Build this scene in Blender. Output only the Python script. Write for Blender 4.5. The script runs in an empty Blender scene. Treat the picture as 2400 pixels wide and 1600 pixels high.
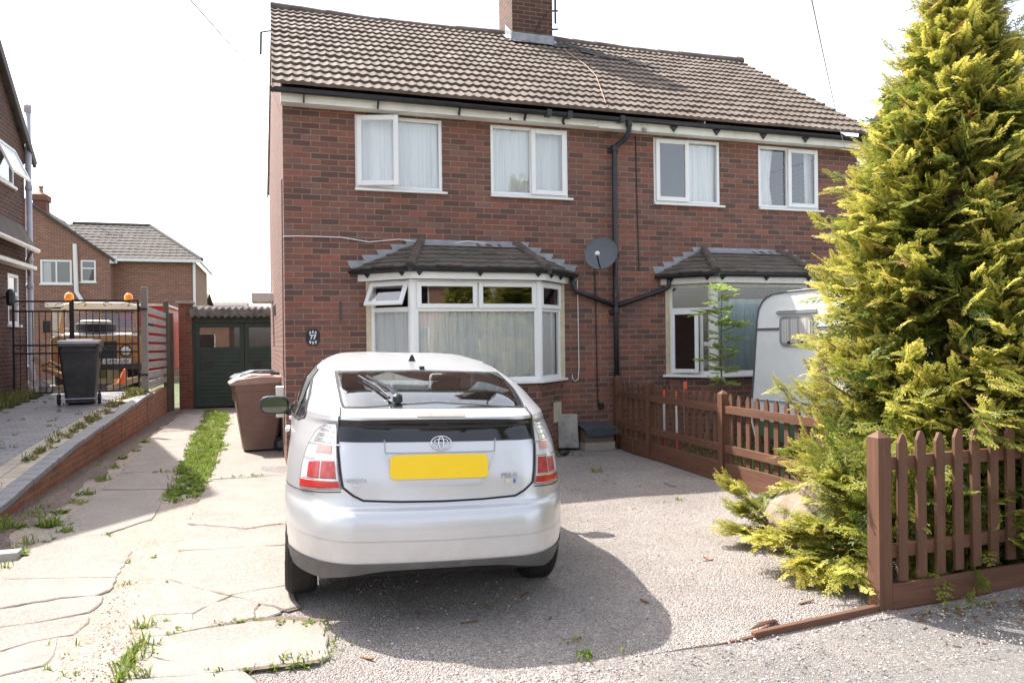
import bpy, bmesh, math, random
import numpy as np
from mathutils import Vector, Matrix
random.seed(7); rng = np.random.default_rng(7)
scene = bpy.context.scene
COL = scene.collection
R = math.radians

# ------------------------------------------------------------------ camera
FPX, YAW, PITCH, ROLL = 1757.35, 0.3058, -0.0021, -0.0122      # focal length in pixels of the 2400 px wide photograph
CAM = np.array([-0.118, -9.756, 1.53])
_fw = np.array([math.sin(YAW)*math.cos(PITCH), math.cos(YAW)*math.cos(PITCH), math.sin(PITCH)])
_r0 = np.array([math.cos(YAW), -math.sin(YAW), 0.0]); _u0 = np.cross(_r0, _fw)
_rt = _r0*math.cos(ROLL)+_u0*math.sin(ROLL); _up = _u0*math.cos(ROLL)-_r0*math.sin(ROLL)
cam_data = bpy.data.cameras.new('camera'); cam = bpy.data.objects.new('camera', cam_data); COL.objects.link(cam)
cam.matrix_world = Matrix(((_rt[0], _up[0], -_fw[0], CAM[0]), (_rt[1], _up[1], -_fw[1], CAM[1]), (_rt[2], _up[2], -_fw[2], CAM[2]), (0, 0, 0, 1)))
cam_data.sensor_width = 36.0; cam_data.lens = 36.0*FPX/2400.0
cam_data.clip_start = 0.05; cam_data.clip_end = 2000
scene.camera = cam

# ------------------------------------------------------------------ light
SUN_AZ, SUN_EL = math.atan2(-0.44, 0.56), R(53.2)
world = bpy.data.worlds.new('World'); scene.world = world; world.use_nodes = True
wn = world.node_tree; wn.nodes.clear()
sky = wn.nodes.new('ShaderNodeTexSky'); sky.sky_type = 'NISHITA'; sky.sun_disc = False
sky.sun_elevation = SUN_EL; sky.sun_rotation = SUN_AZ; sky.air_density = 1.0; sky.dust_density = 3.0; sky.ozone_density = 1.0
hsv = wn.nodes.new('ShaderNodeHueSaturation'); hsv.inputs['Saturation'].default_value = 0.45; hsv.inputs['Value'].default_value = 1.0
bg = wn.nodes.new('ShaderNodeBackground'); bg.inputs['Strength'].default_value = 0.15
wo = wn.nodes.new('ShaderNodeOutputWorld')
wn.links.new(sky.outputs[0], hsv.inputs['Color']); wn.links.new(hsv.outputs[0], bg.inputs[0]); wn.links.new(bg.outputs[0], wo.inputs[0])
sd = bpy.data.lights.new('sun', 'SUN'); sd.energy = 3.4; sd.angle = R(0.6); sd.color = (1.0, 0.95, 0.87)
sun = bpy.data.objects.new('sun', sd); COL.objects.link(sun)
sdir = Vector((math.sin(SUN_AZ)*math.cos(SUN_EL), math.cos(SUN_AZ)*math.cos(SUN_EL), math.sin(SUN_EL)))
sun.rotation_euler = sdir.to_track_quat('Z', 'Y').to_euler(); sun.location = sdir*60
scene.view_settings.view_transform = 'Standard'; scene.view_settings.look = 'None'
scene.view_settings.exposure = 1.62; scene.view_settings.gamma = 1.0
scene.cycles.max_bounces = 8; scene.cycles.transparent_max_bounces = 16
scene.cycles.use_denoising = True

# ------------------------------------------------------------------ measuring helpers: a pixel of the photograph onto a real plane
def ray(sx, sy):
    return _fw + _rt*((sx-1200)/FPX) - _up*((sy-800)/FPX)
def G(sx, sy, z=0.0):
    d = ray(sx, sy); t = (z-CAM[2])/d[2]; p = CAM+d*t; return (p[0], p[1], p[2])
def PY(sx, sy, Y):
    d = ray(sx, sy); t = (Y-CAM[1])/d[1]; p = CAM+d*t; return (p[0], p[1], p[2])
def PX(sx, sy, X):
    d = ray(sx, sy); t = (X-CAM[0])/d[0]; p = CAM+d*t; return (p[0], p[1], p[2])

# ------------------------------------------------------------------ scene helpers
ORG = {}
def tag(o, label=None, cat=None, group=None, kind=None):
    if label: o['label'] = label
    if cat: o['category'] = cat
    if group: o['group'] = group
    if kind: o['kind'] = kind
    return o
def thing(name, label, cat, loc=(0, 0, 0), rot=(0, 0, 0), group=None):
    o = bpy.data.objects.new(name, None); COL.objects.link(o)
    o.location = loc; o.rotation_euler = rot; o.empty_display_size = 0.2
    ORG[o] = Vector(loc) if tuple(rot) == (0, 0, 0) else None
    return tag(o, label, cat, group)
def copy_tree(o, parent=None):
    c = o.copy(); COL.objects.link(c)
    if parent is not None: c.parent = parent
    for ch in list(o.children): copy_tree(ch, c)
    return c

class MB:
    """collects polygons; build() links them as ONE mesh object. Vertices are world coordinates unless the parent thing is turned."""
    def __init__(s): s.v = []; s.f = []; s.m = []; s.cur = 0
    def add(s, vs, fs):
        n = len(s.v); s.v += [tuple(map(float, q)) for q in vs]; s.f += [tuple(i+n for i in f) for f in fs]; s.m += [s.cur]*len(fs); return s
    def quad(s, a, b, c, d): return s.add([a, b, c, d], [(0, 1, 2, 3)])
    def box(s, x0, x1, y0, y1, z0, z1):
        return s.add([(x0, y0, z0), (x1, y0, z0), (x1, y1, z0), (x0, y1, z0), (x0, y0, z1), (x1, y0, z1), (x1, y1, z1), (x0, y1, z1)],
                     [(3, 2, 1, 0), (4, 5, 6, 7), (0, 1, 5, 4), (1, 2, 6, 5), (2, 3, 7, 6), (3, 0, 4, 7)])
    def bar(s, a, b, w, h, up=(0, 0, 1)):
        a = Vector(a); b = Vector(b); d = (b-a).normalized(); upv = Vector(up)
        if abs(d.dot(upv)) > .98: upv = Vector((0, 1, 0))
        r = d.cross(upv).normalized(); u = r.cross(d)
        vs = []
        for p in (a, b):
            vs += [p-r*w/2-u*h/2, p+r*w/2-u*h/2, p+r*w/2+u*h/2, p-r*w/2+u*h/2]
        return s.add(vs, [(3, 2, 1, 0), (4, 5, 6, 7), (0, 1, 5, 4), (1, 2, 6, 5), (2, 3, 7, 6), (3, 0, 4, 7)])
    def prism(s, poly, vec):
        n = len(poly); v = Vector(vec); P = [Vector(p) for p in poly]
        vs = P+[p+v for p in P]
        fs = [tuple(range(n-1, -1, -1)), tuple(range(n, 2*n))]+[(i, (i+1) % n, n+(i+1) % n, n+i) for i in range(n)]
        return s.add(vs, fs)
    def tube(s, pts, r, n=8, cap=True):
        P = [Vector(p) for p in pts]; rings = []; prev = None; vs = []
        rr = r if isinstance(r, (list, tuple)) else [r]*len(P)
        for i, p in enumerate(P):
            d = (P[min(i+1, len(P)-1)]-P[max(i-1, 0)]).normalized()
            if prev is None:
                a = Vector((0, 0, 1)) if abs(d.z) < .9 else Vector((1, 0, 0))
                u = d.cross(a).normalized()
            else:
                u = (prev-d*prev.dot(d)).normalized()
            prev = u; w = d.cross(u)
            vs += [p+(u*math.cos(2*math.pi*k/n)+w*math.sin(2*math.pi*k/n))*rr[i] for k in range(n)]
        fs = [(i*n+k, i*n+(k+1) % n, (i+1)*n+(k+1) % n, (i+1)*n+k) for i in range(len(P)-1) for k in range(n)]
        if cap: fs += [tuple(range(n-1, -1, -1)), tuple(range((len(P)-1)*n, len(P)*n))]
        return s.add(vs, fs)
    def lathe(s, prof, c, axis=(0, 0, 1), n=20, close=True):
        """prof = [(radius, along axis)]"""
        ax = Vector(axis).normalized(); a = Vector((1, 0, 0)) if abs(ax.x) < .9 else Vector((0, 1, 0))
        u = ax.cross(a).normalized(); w = ax.cross(u); c = Vector(c)
        vs = [c+ax*h+(u*math.cos(2*math.pi*k/n)+w*math.sin(2*math.pi*k/n))*r for r, h in prof for k in range(n)]
        m = len(prof)
        fs = [(i*n+k, i*n+(k+1) % n, (i+1)*n+(k+1) % n, (i+1)*n+k) for i in range(m-1) for k in range(n)]
        if close: fs += [tuple(range(n-1, -1, -1)), tuple(range((m-1)*n, m*n))]
        return s.add(vs, fs)
    def ico(s, c, r, sub=1, jit=0.0, scale=(1, 1, 1)):
        bm = bmesh.new(); bmesh.ops.create_icosphere(bm, subdivisions=sub, radius=1)
        vs = [(c[0]+v.co.x*r*scale[0]*(1+random.uniform(-jit, jit)), c[1]+v.co.y*r*scale[1]*(1+random.uniform(-jit, jit)), c[2]+v.co.z*r*scale[2]*(1+random.uniform(-jit, jit))) for v in bm.verts]
        fs = [tuple(v.index for v in f.verts) for f in bm.faces]; bm.free(); return s.add(vs, fs)
    def build(s, name, mat, parent=None, smooth=False, bevel=0, uv=True, local=False, seg=2):
        me = bpy.data.meshes.new(name)
        V = np.array(s.v, dtype=float).reshape(-1, 3)
        off = np.zeros(3)
        if parent is not None and not local:
            root = parent
            while root.parent is not None: root = root.parent
            if ORG.get(root) is not None: off = np.array(ORG[root])
        me.from_pydata((V-off).tolist(), [], s.f)
        mats = mat if isinstance(mat, (list, tuple)) else [mat]
        for m_ in mats: me.materials.append(m_)
        if len(mats) > 1: me.polygons.foreach_set('material_index', s.m)
        if smooth: me.polygons.foreach_set('use_smooth', [True]*len(me.polygons))
        me.update()
        if uv and len(me.polygons) < 60000:
            lay = me.uv_layers.new(name='UVMap'); N = np.empty(len(me.polygons)*3); me.polygons.foreach_get('normal', N); N = N.reshape(-1, 3)
            data = np.empty((len(me.loops), 2))
            for p in me.polygons:
                n = N[p.index]; h = math.hypot(n[0], n[1])
                t = np.array((-n[1], n[0], 0))/h if h > 1e-4 else np.array((1., 0, 0))
                if h <= 1e-4 or abs(n[2]) > .98: t = np.array((1., 0, 0))
                b = np.cross(n, t)
                idx = [me.loops[l].vertex_index for l in p.loop_indices]
                data[list(p.loop_indices), 0] = V[idx]@t; data[list(p.loop_indices), 1] = V[idx]@b
            lay.data.foreach_set('uv', data.ravel())
        o = bpy.data.objects.new(name, me); COL.objects.link(o)
        if parent is not None: o.parent = parent
        if bevel:
            md = o.modifiers.new('bevel', 'BEVEL'); md.width = bevel; md.segments = seg; md.limit_method = 'ANGLE'; md.angle_limit = R(35)
        return o
def flat_grid_mesh(name, V, F, mat, parent=None, smooth=False, attr=None):
    """fast numpy mesh: V (n,3), F (m,3 or 4) of one polygon size"""
    me = bpy.data.meshes.new(name); k = F.shape[1]
    me.vertices.add(len(V)); me.vertices.foreach_set('co', np.ascontiguousarray(V, dtype=np.float32).ravel())
    me.loops.add(F.size); me.loops.foreach_set('vertex_index', np.ascontiguousarray(F, dtype=np.int32).ravel())
    me.polygons.add(len(F)); me.polygons.foreach_set('loop_start', np.arange(0, F.size, k, dtype=np.int32))
    try: me.polygons.foreach_set('loop_total', np.full(len(F), k, dtype=np.int32))
    except Exception: pass
    if smooth: me.polygons.foreach_set('use_smooth', np.ones(len(F), dtype=bool))
    me.update(calc_edges=True); me.validate()
    if attr:
        for an, av in attr.items():
            a = me.attributes.new(an, 'FLOAT', 'POINT'); a.data.foreach_set('value', np.ascontiguousarray(av, dtype=np.float32))
    me.materials.append(mat)
    o = bpy.data.objects.new(name, me); COL.objects.link(o)
    if parent is not None: o.parent = parent
    return o

# ------------------------------------------------------------------ materials
class NT:
    def __init__(s, name):
        s.mat = bpy.data.materials.new(name); s.mat.use_nodes = True; s.t = s.mat.node_tree; s.t.nodes.clear()
        s.out = s.t.nodes.new('ShaderNodeOutputMaterial')
    def n(s, kind, **kw):
        nd = s.t.nodes.new('ShaderNode'+kind)
        for k, v in kw.items():
            if k in nd.inputs: s.set(nd.inputs[k], v)
            else: setattr(nd, k, v)
        return nd
    def set(s, inp, v):
        if isinstance(v, bpy.types.NodeSocket): s.t.links.new(v, inp)
        else:
            if inp.type == 'RGBA' and len(v) == 3: v = (*v, 1)
            inp.default_value = v
    def math(s, op, a, b=None, clamp=False):
        nd = s.t.nodes.new('ShaderNodeMath'); nd.operation = op; nd.use_clamp = clamp
        s.set(nd.inputs[0], a)
        if b is not None: s.set(nd.inputs[1], b)
        return nd.outputs[0]
    def mix(s, f, a, b, blend='MIX'):
        nd = s.t.nodes.new('ShaderNodeMix'); nd.data_type = 'RGBA'; nd.blend_type = blend
        s.set(nd.inputs[0], f); s.set(nd.inputs[6], a); s.set(nd.inputs[7], b); return nd.outputs[2]
    def ramp(s, f, stops, interp='LINEAR'):
        nd = s.t.nodes.new('ShaderNodeValToRGB'); nd.color_ramp.interpolation = interp; e = nd.color_ramp.elements
        while len(e) < len(stops): e.new(0.5)
        for el, (p, c) in zip(e, stops): el.position = p; el.color = (*c, 1) if len(c) == 3 else c
        s.set(nd.inputs[0], f); return nd.outputs[0]
    def noise(s, vec, scale, detail=4, rough=.6, out='Fac'):
        nd = s.n('TexNoise', Scale=scale, Detail=detail, Roughness=rough)
        if vec is not None: s.set(nd.inputs['Vector'], vec)
        return nd.outputs[out]
    def pos(s):
        return s.n('NewGeometry').outputs['Position']
    def obj(s):
        return s.n('TexCoord').outputs['Object']
    def uv(s):
        return s.n('TexCoord').outputs['UV']
    def bump(s, h, strength=.5, dist=.01, normal=None):
        b = s.n('Bump', Strength=strength, Distance=dist, Height=h)
        if normal is not None: s.set(b.inputs['Normal'], normal)
        return b.outputs[0]
    def bsdf(s, color, rough=.6, normal=None, **kw):
        b = s.n('BsdfPrincipled'); s.set(b.inputs['Base Color'], color); s.set(b.inputs['Roughness'], rough)
        if normal is not None: s.set(b.inputs['Normal'], normal)
        for k, v in kw.items(): s.set(b.inputs[k.replace('_', ' ')], v)
        s.t.links.new(b.outputs[0], s.out.inputs[0]); return b
def scl(c, k): return tuple(min(1, x*k) for x in c)
def mk(name, color, rough=.6, var=.18, scale=6, bump=.0, bscale=60, dirt=None, dscale=2.0, damt=.5, **kw):
    t = NT(name); p = t.obj()
    f = t.noise(p, scale, 5)
    c = t.ramp(f, [(.25, scl(color, 1-var)), (.75, scl(color, 1+var))])
    if dirt:
        g = t.noise(p, dscale, 6, .7); g = t.ramp(g, [(.45, (0, 0, 0)), (.7, (damt,)*3)])
        c = t.mix(g, c, dirt)
    nrm = t.bump(t.noise(p, bscale, 4), bump, .01) if bump else None
    r = t.math('ADD', t.math('MULTIPLY', t.noise(p, scale*2.3, 3), .25), rough-.12, clamp=True)
    t.bsdf(c, r, nrm, **kw); return t.mat

def brick_mat(name, cols, mortar, v0=.015, u0=0.0, bw=.225, bh=.075, joint=.0105, white=0.0, dirt=.35):
    t = NT(name); uv = t.n('SeparateXYZ', Vector=t.uv())
    u = t.math('SUBTRACT', uv.outputs[0], u0); v = t.math('SUBTRACT', uv.outputs[1], v0)
    wob = t.math('MULTIPLY', t.math('SUBTRACT', t.noise(t.uv(), 9, 3), .5), .006)
    v = t.math('ADD', v, wob)
    rv = t.math('DIVIDE', v, bh); row = t.math('FLOOR', rv)
    half = t.math('MULTIPLY', t.math('MODULO', t.math('ABSOLUTE', row), 2.0), .5)
    cu = t.math('ADD', t.math('DIVIDE', u, bw), half); col = t.math('FLOOR', cu)
    fu = t.math('SUBTRACT', cu, col); fv = t.math('SUBTRACT', rv, row)
    du = t.math('MULTIPLY', t.math('MINIMUM', fu, t.math('SUBTRACT', 1.0, fu)), bw)
    dv = t.math('MULTIPLY', t.math('MINIMUM', fv, t.math('SUBTRACT', 1.0, fv)), bh)
    d = t.math('MINIMUM', du, dv)
    d = t.math('ADD', d, t.math('MULTIPLY', t.math('SUBTRACT', t.noise(t.uv(), 70, 2), .5), .004))
    mask = t.n('MapRange', interpolation_type='SMOOTHSTEP'); t.set(mask.inputs[0], d); mask.inputs[1].default_value = joint*.5-.002; mask.inputs[2].default_value = joint*.5+.002
    cell = t.n('CombineXYZ', X=col, Y=row); wn_ = t.n('TexWhiteNoise', noise_dimensions='3D', Vector=cell.outputs[0])
    n = len(cols); base = t.ramp(wn_.outputs['Value'], [(i/n, c) for i, c in enumerate(cols)], 'CONSTANT')
    wv = t.n('SeparateColor', Color=wn_.outputs['Color']); base = t.mix(t.math('MULTIPLY', t.math('POWER', wv.outputs[1], 1.6), .62), base, scl(cols[0], .5))
    mot = t.noise(t.uv(), 19, 5, .7); base = t.mix(t.ramp(mot, [(.35, (0, 0, 0)), (.7, (.45,)*3)]), base, (scl(cols[0], .5)[0], scl(cols[0], .62)[1], scl(cols[0], .75)[2]))
    fine = t.noise(t.uv(), 60, 6, .75)
    base = t.mix(t.ramp(fine, [(.3, (0, 0, 0)), (.75, (.55,)*3)]), base, scl(cols[0], .55))
    big = t.noise(t.uv(), .9, 5, .65)
    mo = t.mix(t.ramp(t.noise(t.uv(), 4, 4), [(.35, (0, 0, 0)), (.7, (.7,)*3)]), mortar, scl(mortar, .55))
    c = t.mix(mask.outputs[0], mo, base)
    c = t.mix(t.ramp(big, [(.42, (0, 0, 0)), (.75, (dirt,)*3)]), c, (.035, .028, .026))
    if white:
        w = t.ramp(t.noise(t.uv(), 1.6, 6, .7), [(.6, (0, 0, 0)), (.78, (white,)*3)]); c = t.mix(w, c, (.5, .45, .42))
    h = t.math('ADD', t.math('MULTIPLY', mask.outputs[0], 1.0), t.math('MULTIPLY', fine, .35))
    t.bsdf(c, .88, t.bump(h, .7, .008)); return t.mat

M = {}
M['brick'] = brick_mat('brown_brick', [(0.242, 0.101, 0.079), (0.308, 0.116, 0.084), (0.198, 0.094, 0.079), (0.264, 0.132, 0.104), (0.094, 0.061, 0.058), (0.341, 0.118, 0.084), (0.171, 0.091, 0.081), (0.281, 0.109, 0.081), (0.242, 0.132, 0.109), (0.105, 0.066, 0.06)], (.32, .24, .15), white=.12, dirt=.22)
M['brick_bay'] = M['brick']
M['brick_side'] = brick_mat('side_brick', [(.26, .11, .08), (.30, .125, .09), (.22, .10, .085), (.26, .13, .10), (.2, .1, .09)], (.34, .27, .2), dirt=.1)
M['brick_far'] = brick_mat('far_brick', [(.37, .16, .11), (.41, .18, .115), (.31, .14, .105), (.38, .19, .13), (.27, .135, .105)], (.5, .40, .30), dirt=.12)
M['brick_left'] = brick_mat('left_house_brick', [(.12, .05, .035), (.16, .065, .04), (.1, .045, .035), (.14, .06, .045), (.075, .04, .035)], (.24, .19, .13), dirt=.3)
M['brick_low'] = brick_mat('retaining_brick', [(.33, .12, .06), (.37, .14, .07), (.28, .105, .06), (.35, .15, .085)], (.36, .27, .18), dirt=.22)
M['brick_pier'] = brick_mat('pier_brick', [(.3, .10, .06), (.34, .12, .07), (.24, .09, .06)], (.28, .22, .16), dirt=.25)

def tile_mat(name, cols, moss=.5, mosscol=(.05, .048, .03), pw=.15, ph=.335):
    t = NT(name); uv = t.n('SeparateXYZ', Vector=t.uv())
    col = t.math('FLOOR', t.math('DIVIDE', uv.outputs[0], pw*2)); row = t.math('FLOOR', uv.outputs[1])
    cell = t.n('CombineXYZ', X=col, Y=row); w = t.n('TexWhiteNoise', noise_dimensions='3D', Vector=cell.outputs[0])
    n = len(cols); base = t.ramp(w.outputs['Value'], [(i/(n-1), c) for i, c in enumerate(cols)])
    p = t.obj()
    base = t.mix(t.ramp(t.noise(p, 2.2, 6, .7), [(.4, (0, 0, 0)), (.72, (moss,)*3)]), base, mosscol)
    base = t.mix(t.ramp(t.noise(p, 38, 3, .7), [(.62, (0, 0, 0)), (.74, (.75,)*3)]), base, (.03, .028, .02))
    base = t.mix(t.ramp(t.noise(p, 21, 2, .5), [(.7, (0, 0, 0)), (.76, (.5,)*3)]), base, (.5, .47, .42))
    t.bsdf(base, .9, t.bump(t.noise(p, 120, 4, .7), .4, .006)); return t.mat
M['tile'] = tile_mat('roof_tile', [(.14, .108, .088), (.168, .132, .108), (.125, .095, .078), (.152, .113, .092), (.178, .143, .118)], .4)
M['tile_bay'] = tile_mat('bay_roof_tile', [(.13, .105, .088), (.155, .125, .102), (.105, .09, .076), (.145, .122, .1)], .5, (.07, .066, .045), .1)
M['tile_far'] = tile_mat('far_roof_tile', [(.075, .062, .056), (.10, .083, .073), (.07, .06, .055)], .35)
M['ridge'] = mk('ridge_tile', (.13, .1, .085), .9, .3, 5, .5, 60, dirt=(.045, .045, .03), dscale=4, damt=.7)
M['white'] = mk('white_pvc', (.8, .8, .79), .35, .03, 3)
M['white_old'] = mk('weathered_white_paint', (.74, .72, .66), .5, .06, 3, dirt=(.4, .36, .28), dscale=5, damt=.35)
M['cream_wood'] = mk('stained_cream_paint', (.72, .66, .5), .55, .08, 4, dirt=(.42, .3, .14), dscale=5, damt=.6)
M['black'] = mk('black_plastic', (.012, .013, .017), .38, .2, 8, dirt=(.05, .048, .045), dscale=7, damt=.4)
M['lead'] = mk('lead_flashing', (.3, .31, .33), .5, .2, 9, .25, 25, dirt=(.15, .15, .16), dscale=8, damt=.6, Metallic=.25)
M['lead_shiny'] = mk('new_lead', (.42, .44, .48), .38, .12, 9, .15, 25, Metallic=.4)
M['dark_room'] = mk('room_wall', (.22, .2, .18), .9, .1, 2)
M['grey_pipe'] = mk('grey_pipe', (.42, .42, .47), .45, .1, 5, dirt=(.25, .24, .24), damt=.4)
M['concrete'] = mk('grey_concrete', (.36, .34, .31), .9, .2, 7, .5, 70, dirt=(.09, .085, .08), dscale=5, damt=.8)
M['grey_dish'] = mk('dark_grey_paint', (.10, .11, .125), .5, .1, 10)
M['dark_metal'] = mk('rusty_dark_metal', (.06, .05, .045), .6, .3, 20)
M['cable_white'] = mk('white_cable', (.75, .73, .7), .5, .05, 10)
M['cable_black'] = mk('black_cable', (.015, .015, .015), .5, .05, 10)
M['cable_orange'] = mk('orange_cable', (.36, .19, .12), .6, .05, 10)
M['render_edge'] = mk('mortar_edge', (.52, .45, .36), .9, .2, 9, .4, 60)

def glass_mat(name, tint=(.96, .98, .98), ior=1.5, rough=.0):
    t = NT(name); tr = t.n('BsdfTransparent', Color=tint); gl = t.n('BsdfGlossy', Roughness=rough, Color=(1, 1, 1))
    fr = t.n('Fresnel', IOR=ior)
    f = t.math('ADD', t.math('MULTIPLY', fr.outputs[0], 1.7), .07, clamp=True)
    mx = t.n('MixShader'); t.set(mx.inputs[0], f); t.t.links.new(tr.outputs[0], mx.inputs[1]); t.t.links.new(gl.outputs[0], mx.inputs[2])
    t.t.links.new(mx.outputs[0], t.out.inputs[0]); return t.mat
M['glass'] = glass_mat('window_glass')
def net_mat(name, col, transp):
    t = NT(name); p = t.obj()
    b = t.n('BsdfDiffuse', Color=col); tl = t.n('BsdfTranslucent', Color=col); m1 = t.n('MixShader'); m1.inputs[0].default_value = .08
    t.t.links.new(b.outputs[0], m1.inputs[1]); t.t.links.new(tl.outputs[0], m1.inputs[2])
    tr = t.n('BsdfTransparent'); m2 = t.n('MixShader')
    mp = t.n('Mapping', Vector=p); mp.inputs['Scale'].default_value = (34, 34, .7); st = t.noise(mp.outputs[0], 1.0, 4, .65)
    f = t.math('ADD', transp, t.math('MULTIPLY', t.math('MAXIMUM', t.math('SUBTRACT', st, .50), 0.0), 1.0), clamp=True)
    t.set(m2.inputs[0], f)
    t.t.links.new(m1.outputs[0], m2.inputs[1]); t.t.links.new(tr.outputs[0], m2.inputs[2]); t.t.links.new(m2.outputs[0], t.out.inputs[0]); return t.mat
M['net'] = net_mat('net_curtain', (.95, .96, .96), .0)
M['net_teal'] = net_mat('green_net_curtain', (.60, .74, .74), .05)
M['drape'] = net_mat('white_drape', (.85, .86, .87), .03)
def wood_mat(name, col, dark, rough=.75, grain=28, axis=2):
    t = NT(name); p = t.obj(); mp = t.n('Mapping', Vector=p); s = [grain, grain, grain]; s[axis] = grain*.06; mp.inputs['Scale'].default_value = s
    f = t.noise(mp.outputs[0], 1.0, 6, .7); c = t.ramp(f, [(.3, dark), (.7, col)])
    g = t.noise(p, 1.7, 4); c = t.mix(t.ramp(g, [(.4, (0, 0, 0)), (.75, (.5,)*3)]), c, scl(dark, .8))
    t.bsdf(c, rough, t.bump(f, .5, .004)); return t.mat
M['fence'] = wood_mat('stained_fence_upright', (.165, .072, .036), (.08, .038, .021))
M['fence_x'] = wood_mat('stained_fence_along', (.175, .075, .038), (.085, .038, .022), axis=0)
M['fence_y'] = wood_mat('stained_fence_rail', (.175, .075, .038), (.085, .038, .022), axis=1)
M['grey_wood'] = wood_mat('weathered_timber', (.40, .375, .36), (.25, .23, .215), axis=1)
M['brown_post'] = wood_mat('mossy_timber', (.17, .14, .11), (.09, .08, .055))
M['pale_wood'] = wood_mat('pale_timber', (.5, .4, .28), (.36, .27, .17), axis=0)

# ------------------------------------------------------------------ builders shared by buildings
def tile_roof(name, O, ux, us, W, L, rows, period, mat, parent, left=None, right=None, amp=.02, lip=.03, jit=.004, step=None):
    """tiled slope: O eave-left corner, ux along the eave, us up the slope; left/right give the trim at height fraction t"""
    O = np.array(O, float); ux = np.array(ux, float); us = np.array(us, float); ux /= np.linalg.norm(ux); us /= np.linalg.norm(us)
    n = np.cross(ux, us); g = L/rows; V = []; F = []; UVs = []
    left = left or (lambda t: 0.0); right = right or (lambda t: W)
    def prof(u):
        q = (u/period) % 1.0
        return amp*(0.5+0.5*np.cos(2*np.pi*q))**1.4
    nu = max(4, int(W/period*(step or 8)))
    for r in range(rows):
        base = len(V); rows_s = [(r*g, -.002, 0), (r*g, lip, 1), ((r+.5)*g, lip*.62, 2), ((r+1)*g+.03, lip*.12, 3)]
        for (s_, hh, kk) in rows_s:
            t = min(s_/L, 1.0); l, rr = left(t), right(t)
            u = np.linspace(l, rr, nu+1)
            tj = np.array([math.sin((int(q/(2*period))*12.9898+r*78.233))*43758.5453 % 1.0 for q in u])
            h = hh + (prof(u) if kk else prof(u)*.1) + ((tj-.5)*jit*2 if kk else 0)
            ss = min(s_, L) + (tj-.5)*jit*3
            P = O[None, :]+ux[None, :]*u[:, None]+us[None, :]*(ss[:, None])+n[None, :]*h[:, None]
            V += P.tolist(); UVs += [(float(q)+1e-4, r+.5) for q in u]
        m = nu+1
        for a in range(3):
            for k in range(nu):
                i = base+a*m+k; F.append((i, i+1, i+m+1, i+m))
    me = bpy.data.meshes.new(name); root = parent
    while root is not None and root.parent is not None: root = root.parent
    off = np.array(ORG[root]) if root is not None and ORG.get(root) is not None else np.zeros(3)
    me.from_pydata((np.array(V)-off).tolist(), [], F); me.materials.append(mat)
    lay = me.uv_layers.new(name='UVMap'); idx = np.empty(len(me.loops), dtype=np.int32); me.loops.foreach_get('vertex_index', idx)
    lay.data.foreach_set('uv', np.array(UVs)[idx].ravel()); me.update()
    o = bpy.data.objects.new(name, me); COL.objects.link(o)
    if parent is not None: o.parent = parent
    return o

def wall_holes(mb, O, ux, w, z0, z1, holes, reveal=.10, nrm=None):
    """vertical wall with rectangular holes (u0,u1,z0,z1); reveals go inwards"""
    O = Vector(O); ux = Vector(ux).normalized(); n = nrm or Vector((ux.y, -ux.x, 0))
    us = sorted(set([0, w]+[min(max(h[i], 0), w) for h in holes for i in (0, 1)])); zs = sorted(set([z0, z1]+[min(max(h[i], z0), z1) for h in holes for i in (2, 3)]))
    P = lambda u, z, d=0: O+ux*u+Vector((0, 0, z))-n*d
    for a, b in zip(us[:-1], us[1:]):
        for c, d in zip(zs[:-1], zs[1:]):
            um, zm = (a+b)/2, (c+d)/2
            if any(h[0] < um < h[1] and h[2] < zm < h[3] for h in holes): continue
            mb.quad(P(a, c), P(b, c), P(b, d), P(a, d))
    for h in holes:
        a, b, c, d = h[:4]
        mb.quad(P(a, c), P(a, d), P(a, d, reveal), P(a, c, reveal)); mb.quad(P(b, c), P(b, c, reveal), P(b, d, reveal), P(b, d))
        mb.quad(P(a, d), P(b, d), P(b, d, reveal), P(a, d, reveal)); mb.quad(P(a, c), P(a, c, reveal), P(b, c, reveal), P(b, c))
    return mb

def ring(mb, T, u0, u1, z0, z1, fw, w0, w1, fb=None):
    """rectangular frame, mitre-free: stiles full height, rails between; T maps (u, out, z)"""
    fb = fb or fw
    def bx(a, b, c, d):
        q = [T(a, w0, c), T(b, w0, c), T(b, w1, c), T(a, w1, c), T(a, w0, d), T(b, w0, d), T(b, w1, d), T(a, w1, d)]
        mb.add(q, [(3, 2, 1, 0), (4, 5, 6, 7), (0, 1, 5, 4), (1, 2, 6, 5), (2, 3, 7, 6), (3, 0, 4, 7)])
    bx(u0, u0+fw, z0, z1); bx(u1-fw, u1, z0, z1); bx(u0+fw, u1-fw, z0, z0+fb); bx(u0+fw, u1-fw, z1-fw, z1)
def slab(mb, T, a, b, w0, w1, c, d):
    q = [T(a, w0, c), T(b, w0, c), T(b, w1, c), T(a, w1, c), T(a, w0, d), T(b, w0, d), T(b, w1, d), T(a, w1, d)]
    mb.add(q, [(3, 2, 1, 0), (4, 5, 6, 7), (0, 1, 5, 4), (1, 2, 6, 5), (2, 3, 7, 6), (3, 0, 4, 7)])

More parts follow.
